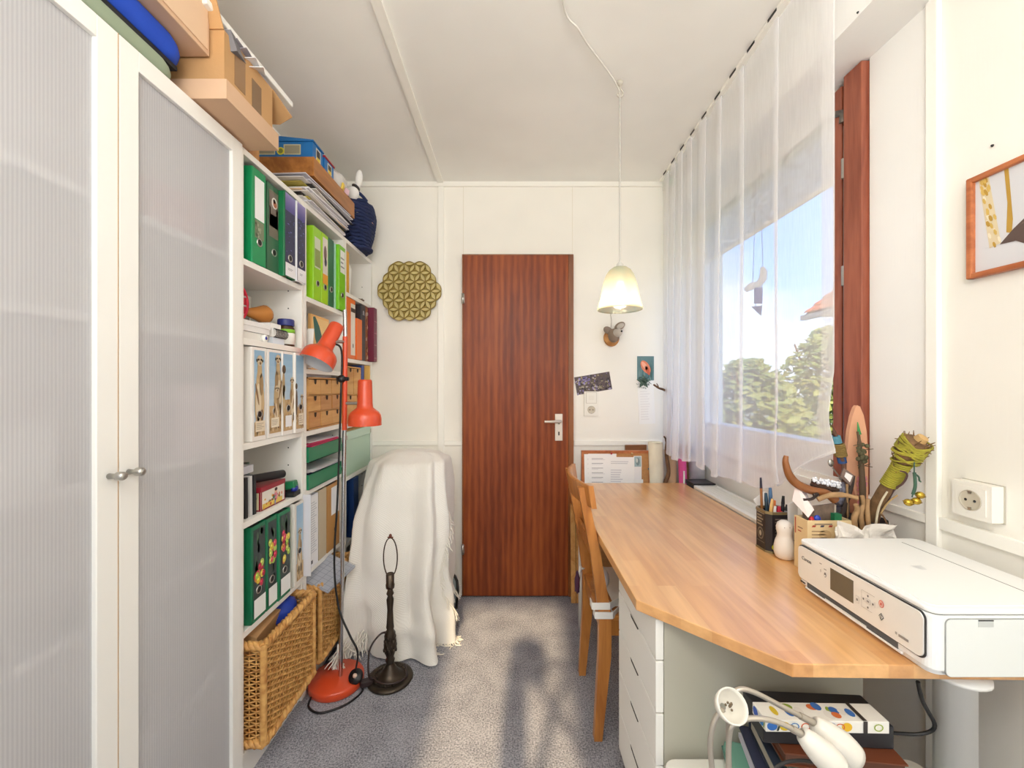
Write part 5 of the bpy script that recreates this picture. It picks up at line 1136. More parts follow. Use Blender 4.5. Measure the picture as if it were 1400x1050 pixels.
MB().tube(spl([P(1255,932,.78),P(1262,960,.79),P(1278,992,.80),P(1262,1003,.81),P(1230,1003,.82),P(1195,1000,.83),P(1170,1010,.86),(.72,.93,.50),(.73,.96,.2),(.75,.94,.01)]), .0035, 6).build('power_cable', BLACK, pr)
# ================================================================ things on the back wall
yw = YB-.0005
def wallP(px, py, y=None): return P(px, py, y or YB-.002)
# golden trivet: rings of arched petals on a triangular lattice
gt = thing('petal_ornament', 'brass hexagonal wall ornament of interlaced petals left of the door', 'wall ornament', (-.622, YB-.02, 1.845))
GOLD = mat((204,176,92), .42, .25, name='brass', var=.15, vscale=10); GOLD2 = mat((190,168,86), .5, .1, name='pale_brass')
ctr = P(560,398,YB-.027); sp = .0632; hz = sp*math.sqrt(3)/2
def petal():
    mb = MB(); n = 8; top = []; bot = []
    for k in range(n+1):
        x = -sp/2+sp*k/n; w_ = .0125*math.sin(PI*k/n)
        top.append((x, w_)); bot.append((x, -w_))
    for (arcp, sg) in ((top,1),(bot,-1)):
        for k in range(n):
            (x0_,z0_),(x1_,z1_) = arcp[k], arcp[k+1]
            mb.add([(x0_,-.012,z0_),(x1_,-.012,z1_),(x1_,.012,z1_),(x0_,.012,z0_),(x0_,-.012,z0_-.0016*sg),(x1_,-.012,z1_-.0016*sg),(x1_,.012,z1_-.0016*sg),(x0_,.012,z0_-.0016*sg)], [(0,1,2,3),(7,6,5,4),(0,4,5,1)], (156,134,66), True)
    for k in range(n):
        mb.add([(top[k][0],.004,top[k][1]),(top[k+1][0],.004,top[k+1][1]),(bot[k+1][0],.004,bot[k+1][1]),(bot[k][0],.004,bot[k][1])], [(0,1,2,3)], (218,202,138))
    return mb
nodes_ = {}
for a in range(-3,4):
    for c in range(-3,4):
        if abs(a+c) <= 3: nodes_[(a,c)] = (sp*(a+c*.5), hz*c)
first = None
inv = MW[gt.name].inverted()
for (a,c),(x,z) in nodes_.items():
    for (da,dc_,rot) in ((1,0,0),(0,1,PI/3),(-1,1,2*PI/3)):
        q = nodes_.get((a+da,c+dc_))
        if q is None: continue
        mid = Vector((ctr.x+(x+q[0])/2, ctr.y, ctr.z+(z+q[1])/2))
        if first is None:
            ob = petal().build('petal', PRINT, gt); ob.data = ob.data.copy(); first = ob
            me = first.data
            for v in me.vertices: v.co = MW[gt.name] @ v.co       # back to local petal axes
        else: ob = first.copy(); COL.objects.link(ob)
        ob.parent = gt; ob.matrix_local = inv @ Matrix.Translation(mid) @ Matrix.Rotation(-rot, 4, 'Y')
        ob.data = first.data
bp_ = MB(); hexp = [(ctr.x+sp*3*math.cos(PI/3*k), ctr.y+.0085, ctr.z+sp*3*math.sin(PI/3*k)) for k in range(6)]; [MB().tube([(ctr.x+dx,ctr.y+.01,ctr.z+.1),(ctr.x+dx,YB-.001,ctr.z+.1)], .004, 6).build('wall_peg', DARK, gt) for dx in (-.05,.05)]
bp_.extr(hexp, (0,.002,0)); bp_.build('backing', GOLD2, gt)
# animal head hook
ah = thing('animal_head_hook', 'small felt mouse head on a round wooden plaque below the pendant lamp', 'wall hook', (.614, YB-.03, 1.58))
cp_ = P(836,462,YB-.012)
MB().lathe([(0,0),(.05,0),(.052,.006),(.047,.016),(0,.018)], (cp_.x,YB-.001,cp_.z), 28, axis=(.25,-1,0)).build('plaque', wood('plaque_wood', (206,150,84), (170,110,54), 'X', 20, .5), ah)
FELT = mat((142,126,112), .95, bump=.4, bscale=160, name='grey_felt'); FELTL = mat((196,188,178), .95, bump=.3, bscale=160, name='pale_felt')
h0 = Vector((cp_.x+.006, YB-.045, cp_.z+.010))
MB().ball(h0, (.034,.034,.042), 16, 12).build('head', FELT, ah)
MB().lathe([(.026,0),(.023,.02),(.014,.036),(0,.041)], h0+Vector((.012,-.020,.012)), 16, axis=(.45,-1,.15)).build('muzzle', FELTL, ah)
MB().ball(h0+Vector((.03,-.062,.018)), .006, 8, 6).build('nose', BLACK, ah)
MB().ball(h0+Vector((-.034,.002,.032)), (.032,.008,.022), 14, 10, rot=(0,.3,.3)).build('ear', FELT, ah)
er = MB().ball(h0+Vector((.034,-.004,.056)), (.034,.009,.022), 14, 10, rot=(0,-.55,-.3)).build('ear', FELT, ah); MB().ball(h0+Vector((.036,-.011,.056)), (.024,.005,.015), 12, 8, rot=(0,-.55,-.3)).build('inner_ear', FELTL, er)
MB().tube(spl([h0+Vector((-.012,.02,.05)), P(836,438,YB-.02), P(835,430,YB-.02), P(839,427,YB-.024), P(842,428,YB-.03)]), .0018, 5).build('string', mat((170,160,146), .8), ah)
# pinned pictures
def card(name, quad, label, deco, cat='picture', th=.0006, extra=None):
    pts = [wallP(*q) for q in quad]; o = pts[3]; u = (pts[2]-pts[3]); v = (pts[0]-pts[3])
    W_, H_ = u.length, v.length; u, v = u.normalized(), v.normalized(); v = (v-u*v.dot(u)).normalized()
    t = thing(name, label, cat, tuple(o))
    mb = MB(); c4 = [o, o+u*W_, o+u*W_+v*H_, o+v*H_]; mb.extr(c4, (0,.001,0)); mb.build('sheet', PAPER, t)
    d = Dec(o, u, v, (0,-1,0)); deco(d, W_, H_); d.build('print', t); return t, d
def d_wood(d, w, h):
    d.rect(0,0,w,h,(84,70,72),1)
    for i in range(130): d.ell(R.uniform(.004,w-.004),R.uniform(.004,h-.004),R.uniform(.003,.012),R.uniform(.002,.007),R.choice([(56,44,52),(110,94,84),(150,140,110),(120,104,150),(160,150,180),(40,32,36),(180,170,150),(96,84,60)]),2+i*.01,7,rot=R.uniform(0,3))
    for i in range(14): d.ell(R.uniform(.02,w*.42),R.uniform(h*.55,h*.9),.008,.006,(150,138,190),4,7)
card('landscape_postcard', [(785,516),(834,510),(837,532),(789,540)], 'dark purple and brown woodland picture pinned beside the door', d_wood)
def d_swan(d, w, h):
    d.rect(0,0,w,h,(96,130,134),1)
    for i in range(40): d.poly([(R.uniform(0,w*.8),0),(0,0),(0,0)] if False else [(x:=R.uniform(.004,w-.012),R.uniform(.002,h*.3)),(x+.004,R.uniform(0,.01)),(x+.012*R.random(),h*R.uniform(.5,.98))],R.choice([(60,100,96),(140,166,160),(80,120,126),(50,84,76)]),2+i*.02)
    d.ell(w*.5,h*.55,.024,.045,(226,130,92),5,rot=.55).ell(w*.44,h*.6,.012,.03,(240,170,140),6,rot=.6).ell(w*.62,h*.4,.01,.03,(196,92,60),6,rot=.4)
card('orange_bird_postcard', [(870,487),(893,486),(894,520),(871,520)], 'postcard with an orange shape among blue green reeds, right of the door', d_swan)
def d_sheet(d, w, h): d.rect(0,0,w,h,(246,245,242),1).lines(.012,h*.1,w-.02,h*.8,12,(234,232,230),2)
card('white_note', [(873,521),(895,520),(896,579),(874,580)], 'long blank white note hanging below the orange bird postcard', d_sheet, 'note')
sta = thing('fir_star', 'small dark green fir star pinned over the bird postcard', 'star', tuple(wallP(880,522)))
c0 = P(880,522,YB-.006); mb = MB(); pts = []
for k in range(10):
    a = PI/2+PI*k/5; r_ = .045 if k % 2 == 0 else .02; pts.append((c0.x+r_*math.cos(a), c0.y, c0.z+r_*math.sin(a)))
mb.extr(pts, (0,.004,0)); mb.build('star_board', mat((96,118,104), .8), sta)
mb = MB()
for i in range(90):
    a = R.uniform(0,6.28); r_ = .04*R.random(); p = Vector((c0.x+r_*math.cos(a), c0.y-.001, c0.z+r_*math.sin(a))); mb.tube([p, p+Vector((R.uniform(-.012,.012),-.006,R.uniform(-.012,.012)))], .0011, 4)
tag(mb.build('needles', mat((70,96,84), .8), sta), kind='stuff')
# light switch and socket
def frame_plate(name, label, c, ux, n, w_, h_, dep, kinds):
    c, ux, n = Vector(c), Vector(ux), Vector(n); uz = Vector((0,0,1))
    t = thing(name, label, 'socket', tuple(c))
    def slab(hw, hh, cz, d0, d1, nm, m_, par, bev=.0015):
        base = c+uz*cz+n*d0
        return MB().extr([base-ux*hw-uz*hh, base+ux*hw-uz*hh, base+ux*hw+uz*hh, base-ux*hw+uz*hh], n*(d1-d0)).build(nm, m_, par, bevel=bev)
    PLW = mat((240,237,228), .35, name='switch_white')
    slab(w_/2+.0015, h_/2+.0015, 0, 0, .003, 'shadow_outline', mat((190,184,170),.6), t, 0)  # darker slab paints a shadow outline around the cover plate
    slab(w_/2, h_/2, 0, .003, dep, 'cover_plate', PLW, t)
    for kd, cz in kinds:
        if kd == 'switch': slab(.032,.033,cz,dep,dep+.001,'rocker_gap',mat((186,180,166),.6),t,0); slab(.03,.031,cz,dep,dep+.004,'rocker',PLW,t); slab(.016,.014,cz,dep+.004,dep+.006,'rocker_face',mat((236,232,222),.35),t)
        else:
            s_ = slab(.031,.031,cz,dep,dep+.002,'socket_insert',PLW,t)
            cc = c+uz*cz+n*(dep+.0022)
            MB().lathe([(.0,.0),(.0195,.0),(.0215,.0005),(.0225,.0025),(.024,.0005)], cc, 28, axis=n).build('socket_well', mat((198,190,172), .5), s_)
            mb = MB()
            for sg in (-1,1): mb.lathe([(0,0),(.0032,0),(0,.0004)], cc+ux*sg*.0095+n*.0004, 10, axis=n)
            mb.build('pin_hole', DARK, s_) if False else None
            for sg in (-1,1):
                MB().lathe([(0,0),(.0032,0),(0,.0004)], cc+ux*sg*.0095+n*.0004, 10, axis=n).build('pin_hole', DARK, s_)
                q = cc+uz*sg*.019+n*.0006; MB().extr([q-ux*.003-uz*.003,q+ux*.003-uz*.003,q+ux*.003+uz*.003,q-ux*.003+uz*.003], n*.002).build('earth_clip', STEEL, s_)
    return t
frame_plate('switch_socket', 'white light switch with a socket below it, right of the door', P(808,552,YB-.0005), (1,0,0), (0,-1,0), .084, .148, .009, (('switch',.036),('socket',-.036)))
frame_plate('wall_socket', 'square white wall socket on the right wall above the printer', PX(1345,684,XR-.0005), (0,-1,0), (-1,0,0), .083, .083, .03, (('socket',0),))

# ================================================================ pendant lamp on a swagged cord
HX, HY = .4385, 1.66
pn = thing('pendant_lamp', 'pendant lamp with a milky glass bell shade hanging from a swagged white cord', 'pendant lamp', (HX,HY,1.57))
CORD = mat((226,224,216), .5, name='white_cord')
sw_ = [(.10,.62,ZC-.004),(.135,1.0,ZC-.006),(.165,1.307,ZC-.012),(.225,1.39,ZC-.02),(.27,1.46,ZC-.014),(.34,1.54,ZC-.02),(.40,1.61,ZC-.028),(HX-.002,HY,ZC-.036)]
MB().tube(spl(sw_), .0034, 6).build('swag_cord', CORD, pn)
hk = MB().lathe([(0,0),(.014,0),(.012,.008),(.006,.014),(0,.014)], (HX,HY,ZC-.001), 14, axis=(0,0,-1)).tube(spl([(HX,HY,ZC-.012),(HX+.004,HY,ZC-.028),(HX+.014,HY,ZC-.045),(HX+.006,HY,ZC-.062),(HX-.008,HY,ZC-.058),(HX-.010,HY,ZC-.048)]), .003, 6)
hk.build('ceiling_hook', mat((206,200,186), .4), pn)
MB().tube([(HX,HY,ZC-.038),(HX,HY,1.757)], .0032, 6).build('cord', mat((196,192,184), .5), pn)
MB().lathe([(0,.03),(.006,.03),(.014,.02),(.016,0),(.016,-.05),(.012,-.052),(0,-.052)], (HX,HY,1.742), 18).build('lamp_holder', mat((206,204,198), .4), pn)
m, t, b, N, L = nodes('milky_glass'); N.remove(b)
tc = N.new('ShaderNodeTexCoord'); nz = N.new('ShaderNodeTexNoise'); nz.inputs['Scale'].default_value = 14; nz.inputs['Detail'].default_value = 2; nz.inputs['Distortion'].default_value = 1.6
rp = N.new('ShaderNodeValToRGB'); rp.color_ramp.elements[0].color = lin((236,240,230)); rp.color_ramp.elements[1].color = lin((246,240,226)); rp.color_ramp.elements[0].position = .4; rp.color_ramp.elements[1].position = .55
L(tc.outputs['Object'], nz.inputs['Vector']); L(nz.outputs['Fac'], rp.inputs[0])
tr = N.new('ShaderNodeBsdfTransparent'); tl = N.new('ShaderNodeBsdfTranslucent'); gl = N.new('ShaderNodeBsdfGlossy'); gl.inputs['Roughness'].default_value = .1
for q in (tl, tr): L(rp.outputs[0], q.inputs[0])
m1 = N.new('ShaderNodeMixShader'); m1.inputs[0].default_value = .42; m2 = N.new('ShaderNodeMixShader'); m2.inputs[0].default_value = .06
L(tr.outputs[0], m1.inputs[1]); L(tl.outputs[0], m1.inputs[2]); L(m1.outputs[0], m2.inputs[1]); L(gl.outputs[0], m2.inputs[2]); L(m2.outputs[0], N['Material Output'].inputs[0])
prof = [(.012,1.752),(.028,1.749),(.043,1.738),(.055,1.720),(.064,1.696),(.072,1.662),(.079,1.622),(.087,1.597),(.0905,1.583),(.089,1.577)]
MB().lathe([(r_, z-0) for r_, z in prof]+[(.0865,1.583),(.076,1.622),(.061,1.694),(.041,1.734),(.012,1.747)], (HX,HY,0), 48).build('glass_shade', m, pn)
mb = MB()
mb.tube([(HX+.0885*math.cos(a), HY+.0885*math.sin(a), 1.579) for a in (2*PI*k/48 for k in range(49))], .0022, 6, caps=False); mb.build('glass_rim', m, pn)
m, t, b, N, L = nodes('lit_bulb'); b.inputs['Emission Color'].default_value = (1,.9,.68,1); b.inputs['Emission Strength'].default_value = 5
MB().ball((HX+.004,HY,1.626), .022, 14, 10).lathe([(.018,1.64),(.0135,1.66),(.0135,1.69)], (HX+.002,HY,0), 14).build('bulb', m, pn)
pl_d = bpy.data.lights.new('pendant_glow', 'POINT'); po = bpy.data.objects.new('pendant_glow', pl_d); COL.objects.link(po)
pl_d.energy = 1.3; pl_d.color = (1, .88, .68); pl_d.shadow_soft_size = .03; po.location = (HX, HY, 1.592)

# ================================================================ behind and around the far end of the desk
nbd = thing('pin_board', 'cork pin board covered with printed sheets standing behind the desk', 'pin board', (.6,2.40,0))
x0, x1 = .40, .80; yb_ = 2.345; zt = .895
MB().box(x0+.012,x1-.012,yb_+.004,yb_+.014,.05,zt-.012).build('cork', mat((190,140,90), .9, var=.2, vscale=60), nbd)
for q in ((x0,x1,zt-.016,zt),(x0,x1,.01,.03)): MB().box(q[0],q[1],yb_,yb_+.018,q[2],q[3]).build('frame_rail', FRAMEW, nbd)
for q in ((x0,x0+.014),(x1-.014,x1)): MB().box(q[0],q[1],yb_,yb_+.018,.03,zt-.016).build('frame_stile', FRAMEW, nbd)
def sheet(xa, xb, za, zb, deco, k, rot=0, col=(246,246,246)):
    d = Dec((xa,yb_+.002-.0016*k,za),(math.cos(rot),0,math.sin(rot)),(-math.sin(rot),0,math.cos(rot)),(0,-1,0)); d.rect(0,0,xb-xa,zb-za,col,0); deco(d, xb-xa, zb-za)
    d.build('pinned_sheet', nbd)
def d_list(d, w, h):
    for k in range(9):
        z = h-.03-k*.027; d.rect(.02,z,.085,z+.003,(150,150,158),1).rect(.02,z-.006,w*.6-.02*(k%3),z-.004,(206,206,212),1)
def d_table(d, w, h):
    d.lines(.02,h*.45,w*.6,h*.75,6,(206,206,214),1); d.rect(w*.15,h*.22,w*.7,h*.235,(80,80,84),1).lines(.02,h*.85,w*.8,h*.93,2,(200,200,206),1)
sheet(.42,.545,.60,.875,d_list,0,.02); sheet(.438,.60,.585,.878,d_list,1,0); sheet(.545,.70,.60,.86,d_table,2,-.01); sheet(.56,.745,.59,.80,lambda d,w,h: None,.5,.0,(238,238,240)); sheet(.70,.755,.60,.73,lambda d,w,h: None,2.5,.02,(240,240,238))
def d_stamp(d, w, h):
    d.rect(.003,.003,w-.003,h-.003,(160,184,190),1).ell(w*.5,h*.5,w*.25,h*.35,(120,140,146),2).ell(w*.4,h*.6,w*.12,h*.2,(206,214,210),3)
sheet(.70,.745,.80,.865,d_stamp,2.2,.02)
for px, py, cl in ((836,620,(170,30,50)),(864,620,(200,170,120)),(887,641,(60,110,130)),(890,654,(190,170,60))):
    p = P(px,py,yb_-.004); MB().ball(p,(.006,.005,.006),10,6).build('push_pin', mat(cl,.3), nbd)
tag(MB().box(.345,.40,2.372,2.392,.005,.565).build('leaning_board', PINEY, bevel=.002), 'narrow pale wooden board standing between the door and the desk', 'board') if False else None
lb = thing('wooden_board', 'pale wooden board leaning on the wall between door and desk', 'board', (.40,2.4,0))
MB().extr([(.345,2.375,.003),(.62,2.375,.003),(.62,2.395,.003),(.345,2.395,.003)], (0,.03,.565)).build('board_face', PINEY, lb, bevel=.002)
MB().extr([(.372,2.3735,.003),(.375,2.3735,.003),(.375,2.3755,.003),(.372,2.3755,.003)], (0,.03,.56)).build('board_groove', mat((120,84,48), .7), lb)
tag(MB().extr([(.66,2.40,.005),(.79,2.41,.005),(.79,2.42,.005),(.66,2.41,.005)], (.015,.03,.91)).build('hardboard_sheet', wood('brown_panel', (150,96,58), (120,74,42), 'X', 10, .5)), 'brown wooden panel behind the pin board, its top corner showing', 'panel')
# cream cloth roll
mb = MB().grid(lambda u, v: Vector((.842+.040*math.cos(u*2*PI)*(1+.08*math.sin(u*18+v*5))-.02*v, 2.335+.026*math.sin(u*2*PI), .004+(.945-.02*(u-.5)**2)*v)), 40, 24)
mb.lathe([(0,.945),(.034,.944)], (.822,2.335,0), 16)
tag(mb.build('cloth_roll', mat((234,228,208), .85, var=.14, vscale=30, bump=.3, bscale=80, stretch=(1,1,.3))), 'cream crinkled cloth roll standing in the corner beside the pin board', 'cloth')
tag(MB().tube(spl([(.885,2.31,.005),(.87,2.30,.45),(.868,2.28,.68),(.885,2.275,.80),(.872,2.28,.92),(.885,2.29,1.02),(.875,2.30,1.12),(.89,2.31,1.19)]), [.012]*8+[.011]*8+[.010]*9+[.009]*9+[.006]*9).build('branch', BARK), 'knotty brown branch standing in the corner by the curtain', 'branch') if False else None
br0 = thing('branch', 'knotty bare branch standing in the corner, its twig reaching past the curtain', 'branch', (.89,2.3,0))
pth = spl([(.905,2.315,.004),(.865,2.305,.40),(.857,2.30,.68),(.880,2.295,.78),(.868,2.295,.90),(.885,2.30,1.02),(.905,2.315,1.14),(.90,2.32,1.22),(.865,2.32,1.245),(.835,2.32,1.255),(.805,2.32,1.275)])
MB().tube(pth, [.014-.009*k/(len(pth)-1)*1.0 for k in range(len(pth))], 8).build('stem', BARK, br0)
MB().tube(spl([(.872,2.297,.94),(.862,2.29,.97),(.85,2.285,.985)]), [.007]*6+[.005]*6+[.003], 6).tube(spl([(.835,2.32,1.255),(.825,2.31,1.27),(.815,2.3,1.28)]), .003, 5).build('twig', BARK, br0)
def roll(name, p, q, r, col, label, m_=None):
    t = thing(name, label, 'tube', p)
    mb = MB().lathe([(r*.82,0),(r,0),(r,1),(r*.82,1),(r*.82,0)], (0,0,0), 20); d = Vector(q)-Vector(p); qn = d.to_track_quat('Z','Y').to_matrix()
    mb.v = [Vector(p)+qn @ Vector((v.x,v.y,v.z*d.length)) for v in mb.v]; mb.build('tube_body', m_ or mat(col, .6), t)
    return t
roll('cardboard_tube', (.925,2.33,.004), (.925,2.37,.93), .026, (206,170,130), 'pale brown cardboard tube standing in the corner under the curtain')
roll('cardboard_tube', (1.0,2.35,.004), (1.01,2.40,.92), .024, (170,120,84), 'darker brown cardboard tube, rightmost in the corner')
roll('paper_roll', (.985,2.27,.004), (.953,2.29,.875), .0215, (226,84,150), 'bright pink paper roll among the tubes in the corner')
pbg = thing('plastic_bag', 'grey translucent plastic bag hanging in the corner behind the radiator', 'bag', (1.055,2.32,.70))
MB().ball((1.055,2.33,.80),(.042,.05,.15),16,12,jit=.35,seed=8).build('bag', mat((196,198,208), .25, var=.2, vscale=14, bump=.4, bscale=20), pbg)
MB().tube([(1.055,2.33,.92),(1.058,2.36,1.0),(1.09,2.38,1.06)], .004, 6).build('bag_handle', mat((196,198,208), .3), pbg)
tag(MB().box(.985,1.075,2.15,2.25,.742,.752).build('black_tray', BLACK, bevel=.002), 'small flat black tray at the far end of the radiator', 'tray') if False else None
bt = thing('black_box', 'small black box between the desk corner and the radiator end', 'box', (1.0,2.19,.0))
MB().box(.955,1.06,2.135,2.235,.003,.735).build('body', BLACK, bt, bevel=.004); MB().box(.95,1.065,2.13,2.24,.735,.757).build('lid', mat((32,32,36), .35), bt, bevel=.003)
tag(MB().tube([(.948,2.225,.004),(.944,2.24,.80)], .005, 8).build('white_rod', WHITE), 'thin white rod standing by the far desk corner', 'rod')
# radiator
ra = thing('radiator', 'white panel radiator with a grille top between desk and window', 'radiator', (1.0,1.8,.12))
RW = mat((240,238,230), .4, name='radiator_white')
MB().box(.942,.957,1.48,2.11,.14,.735).build('front_panel', RW, ra, bevel=.004); MB().box(1.045,1.06,1.48,2.11,.14,.735).build('rear_panel', RW, ra, bevel=.004)
MB().box(.942,1.06,2.108,2.113,.14,.752).box(.942,1.06,1.477,1.482,.14,.752).build('end_cap', RW, ra)
MB().box(.94,.962,1.477,2.113,.738,.7535).build('top_edge', RW, ra, bevel=.003); MB().box(1.042,1.062,1.477,2.113,.738,.7535).build('top_edge', RW, ra, bevel=.003)
gm = MB()
for k in range(62): gm.box(.962,1.042,1.482+.0101*k,1.4855+.0101*k,.742,.751)
for x in (.982,1.002,1.022): gm.box(x-.0015,x+.0015,1.482,2.108,.743,.7505)
tag(gm.build('top_grille', RW, ra), kind='stuff')
for k in range(16): MB().box(.9395,.942,1.50+.038*k,1.518+.038*k,.17,.71).build('panel_ridge', RW, ra)
for y in (1.55,2.04): MB().tube([(1.0,y,.14),(1.0,y,.0)], .012, 8).build('foot', RW, ra)
mb = MB()
for k in range(9): mb.box(.975+.009*k-.0035,.975+.009*k+.003,2.09,2.094,.7536,.7542)
tag(mb.build('maker_mark', mat((70,70,74), .6), ra), kind='stuff')

# ================================================================ right wall picture
pi_ = thing('framed_picture', 'brown framed picture of ochre trunks above a dark mound on the right wall', 'picture', (XR,.8,1.524))
za, zb, ya, yb2 = 1.524, 1.765, .62, .983
FR2 = wood('picture_frame', (196,118,72), (164,90,52), 'Y', 14, .4)
for q in ((ya,yb2,za,za+.013),(ya,yb2,zb-.013,zb)): MB().box(XR-.018,XR-.001,*q).build('frame_rail', FR2, pi_, bevel=.003)
for q in ((ya,ya+.013),(yb2-.013,yb2)): MB().box(XR-.0185,XR-.001,q[0],q[1],za,zb).build('frame_stile', FR2, pi_, bevel=.003)
MB().box(XR-.008,XR-.002,ya+.012,yb2-.012,za+.012,zb-.012).build('picture_sheet', mat((214,214,216), .7), pi_)
d = Dec((XR-.0082,yb2-.012,za+.012),(0,-1,0),(0,0,1),(-1,0,0)); w_, h_ = yb2-ya-.024, zb-za-.024
d.rect(0,0,w_,h_,(216,216,219),0)
OC, OC2, DK2 = (190,150,62), (216,182,96), (96,78,72)
d.poly([(.008,h_),(.028,h_),(.052,.055),(.030,.05)], (222,206,170), 1); 
for i in range(34): t_ = R.random(); x = .018+.024*t_+R.uniform(-.009,.009); z = h_*(1-t_)+.052*t_; d.ell(x, min(h_-.006,max(.054,z)), .003, .008, R.choice([OC,OC2,(236,226,200)]), 2+i*.02, 6, rot=.3)
d.poly([(.058,h_),(.066,h_),(.074,.10),(.072,.07),(.062,.075),(.064,.14)], OC, 1.5).poly([(.112,h_),(.16,h_),(.158,.10),(.112,.10)], OC, 1.5)
for i in range(30): d.ell(R.uniform(.116,.154), R.uniform(.1,h_-.006), .004, .008, R.choice([(170,128,44),OC2]), 2, 6)
d.poly([(.05,.052),(.075,.078),(.10,.098),(.14,.115),(.2,.12),(.28,.10),(.32,.06),(.25,.04),(.15,.042),(.10,.035),(.08,.05)], DK2, 3)
for i in range(40): x = R.uniform(.09,.29); d.ell(x, .046+R.random()*.05, .012, .0015, R.choice([(120,98,88),(74,60,56),(140,112,98)]), 4, 6, rot=R.uniform(.2,1))
d.build('painted_scene', pi_)
for px, py, nm in ((1357,199,'nail'),(1173,17,'screw')):
    p = PX(px,py,XR-.001) if nm == 'nail' else PX(px,py,.948)
    tag(MB().lathe([(0,0),(.0032,0),(.002,.003),(0,.003)], p, 10, axis=(-1,0,0)).build(nm, DARK), 'small dark nail in the wall above the framed picture' if nm == 'nail' else 'small dark screw in the beam over the window', nm)
# ================================================================ clutter at the right end of the desk
ZD0 = .7405
tin = thing('pencil_tin', 'black printed tea tin full of pens and pencils on the desk', 'tin', (.853,1.322,ZD0))
def octo(x0,x1,y0,y1,c): return [(x0+c,y0),(x1-c,y0),(x1,y0+c),(x1,y1-c),(x1-c,y1),(x0+c,y1),(x0,y1-c),(x0,y0+c)]
BT = mat((34,30,34), .35, name='black_tin'); RIM = mat((150,138,104), .3, .7, name='tin_rim')
o_, i_ = octo(.806,.90,1.285,1.36,.014), octo(.809,.897,1.288,1.357,.012); k = 8
mb = MB().add([(x,y,ZD0+.004) for x,y in o_]+[(x,y,ZD0+.127) for x,y in o_]+[(x,y,ZD0+.127) for x,y in i_]+[(x,y,ZD0+.03) for x,y in i_], [(j,(j+1)%k,k+(j+1)%k,k+j) for j in range(k)]+[(2*k+j,2*k+(j+1)%k,3*k+(j+1)%k,3*k+j) for j in range(k)]+[tuple(range(3*k,4*k))])
mb.build('tin_body', BT, tin)
for z0, z1 in ((.0,.006),(.122,.13)):
    e1, e2 = octo(.8045,.9015,1.2835,1.3615,.0145), octo(.8095,.8965,1.2885,1.3565,.012)
    mb = MB().add([(x,y,ZD0+z0) for x,y in e1]+[(x,y,ZD0+z1) for x,y in e1]+[(x,y,ZD0+z1) for x,y in e2]+[(x,y,ZD0+z0) for x,y in e2], [(j,(j+1)%k,k+(j+1)%k,k+j) for j in range(k)]+[(k+j,k+(j+1)%k,2*k+(j+1)%k,2*k+j) for j in range(k)]+[(2*k+j,2*k+(j+1)%k,3*k+(j+1)%k,3*k+j) for j in range(k)]+[(3*k+j,3*k+(j+1)%k,(j+1)%k,j) for j in range(k)])
    mb.build('tin_rim', RIM, tin)
d = Dec((.8058,1.346,ZD0+.008),(0,-1,0),(0,0,1),(-1,0,0)); GL = (150,140,120)
d.lines(.006,.07,.042,.108,4,GL,1,.55).rect(.004,.11,.044,.112,(190,180,150),1).ell(.024,.045,.016,.02,(120,112,98),1).ell(.024,.045,.012,.015,(60,54,52),2).ell(.024,.045,.006,.009,(170,160,140),3).rect(.004,.018,.044,.02,(120,112,98),1); d.build('side_print', tin)
d = Dec((.82,1.2848,ZD0+.008),(1,0,0),(0,0,1),(0,-1,0)); d.lines(.008,.02,.058,.108,9,(130,122,112),1,.3).ell(.004,.012,.007,.008,(206,206,50),2).ell(-.001+.008,.02,.004,.005,(190,190,50),2); d.build('front_print', tin)
pens = [(1042,706,1040,653,1.345,(150,96,50),.004,'slim wooden paintbrush with a dark tip, tallest in the pencil tin','paintbrush',(40,40,60)),(1049,706,1047,674,1.335,(40,60,74),.0055,'dark blue pen in the pencil tin beside the paintbrush','pen',(40,70,90)),(1054,704,1053,667,1.345,(76,110,150),.006,'grey blue marker with a round cap in the pencil tin','marker',(84,120,160)),
 (1050,712,1056,682,1.31,(222,176,104),.005,'pale wooden pencil leaning in the pencil tin','pencil',(226,186,120)),(1056,708,1059,684,1.325,(206,96,50),.005,'orange red pencil in the pencil tin','pencil',(220,120,60)),(1058,712,1060,692,1.305,(52,92,60),.0045,'green pencil in the pencil tin','pencil',(230,226,220)),
 (1064,712,1065,692,1.31,(176,30,50),.006,'red marker in the middle of the pencil tin','marker',(190,36,56)),(1069,710,1071,678,1.32,(46,44,48),.005,'black pen with a clip at the right of the pencil tin','pen',(24,24,26)),(1073,708,1076,690,1.33,(190,188,186),.005,'silver grey pen at the right edge of the pencil tin','pen',(60,60,64)),(1067,716,1068,699,1.30,(206,50,66),.0045,'short red pencil at the front of the pencil tin','pencil',(220,80,80))]
for (ax,ay,bx,by,Y,cl,r,lab,cat,tipc) in pens:
    a, b_ = P(ax,ay,Y), P(bx,by,Y); dd = (a-b_).normalized()
    a2 = a+dd*max(0,(a.z-(ZD0+.034))/abs(dd.z))
    a2.x = min(max(a2.x,.818),.888); a2.y = min(max(a2.y,1.297),1.35)
    t = thing(cat, lab, cat, tuple(a2), group='pens and pencils in the black tin')
    m_ = a2.lerp(b_,.82)
    MB().tube([a2,m_], r, 8).build('shaft', mat(cl,.4), t); MB().tube([m_,b_], [r*1.08,r*.75], 8).build('tip', mat(tipc,.4), t)
fg = thing('figurine', 'smooth white ceramic peanut shaped figurine in front of the pencil tin', 'figurine', (.836,1.252,ZD0))
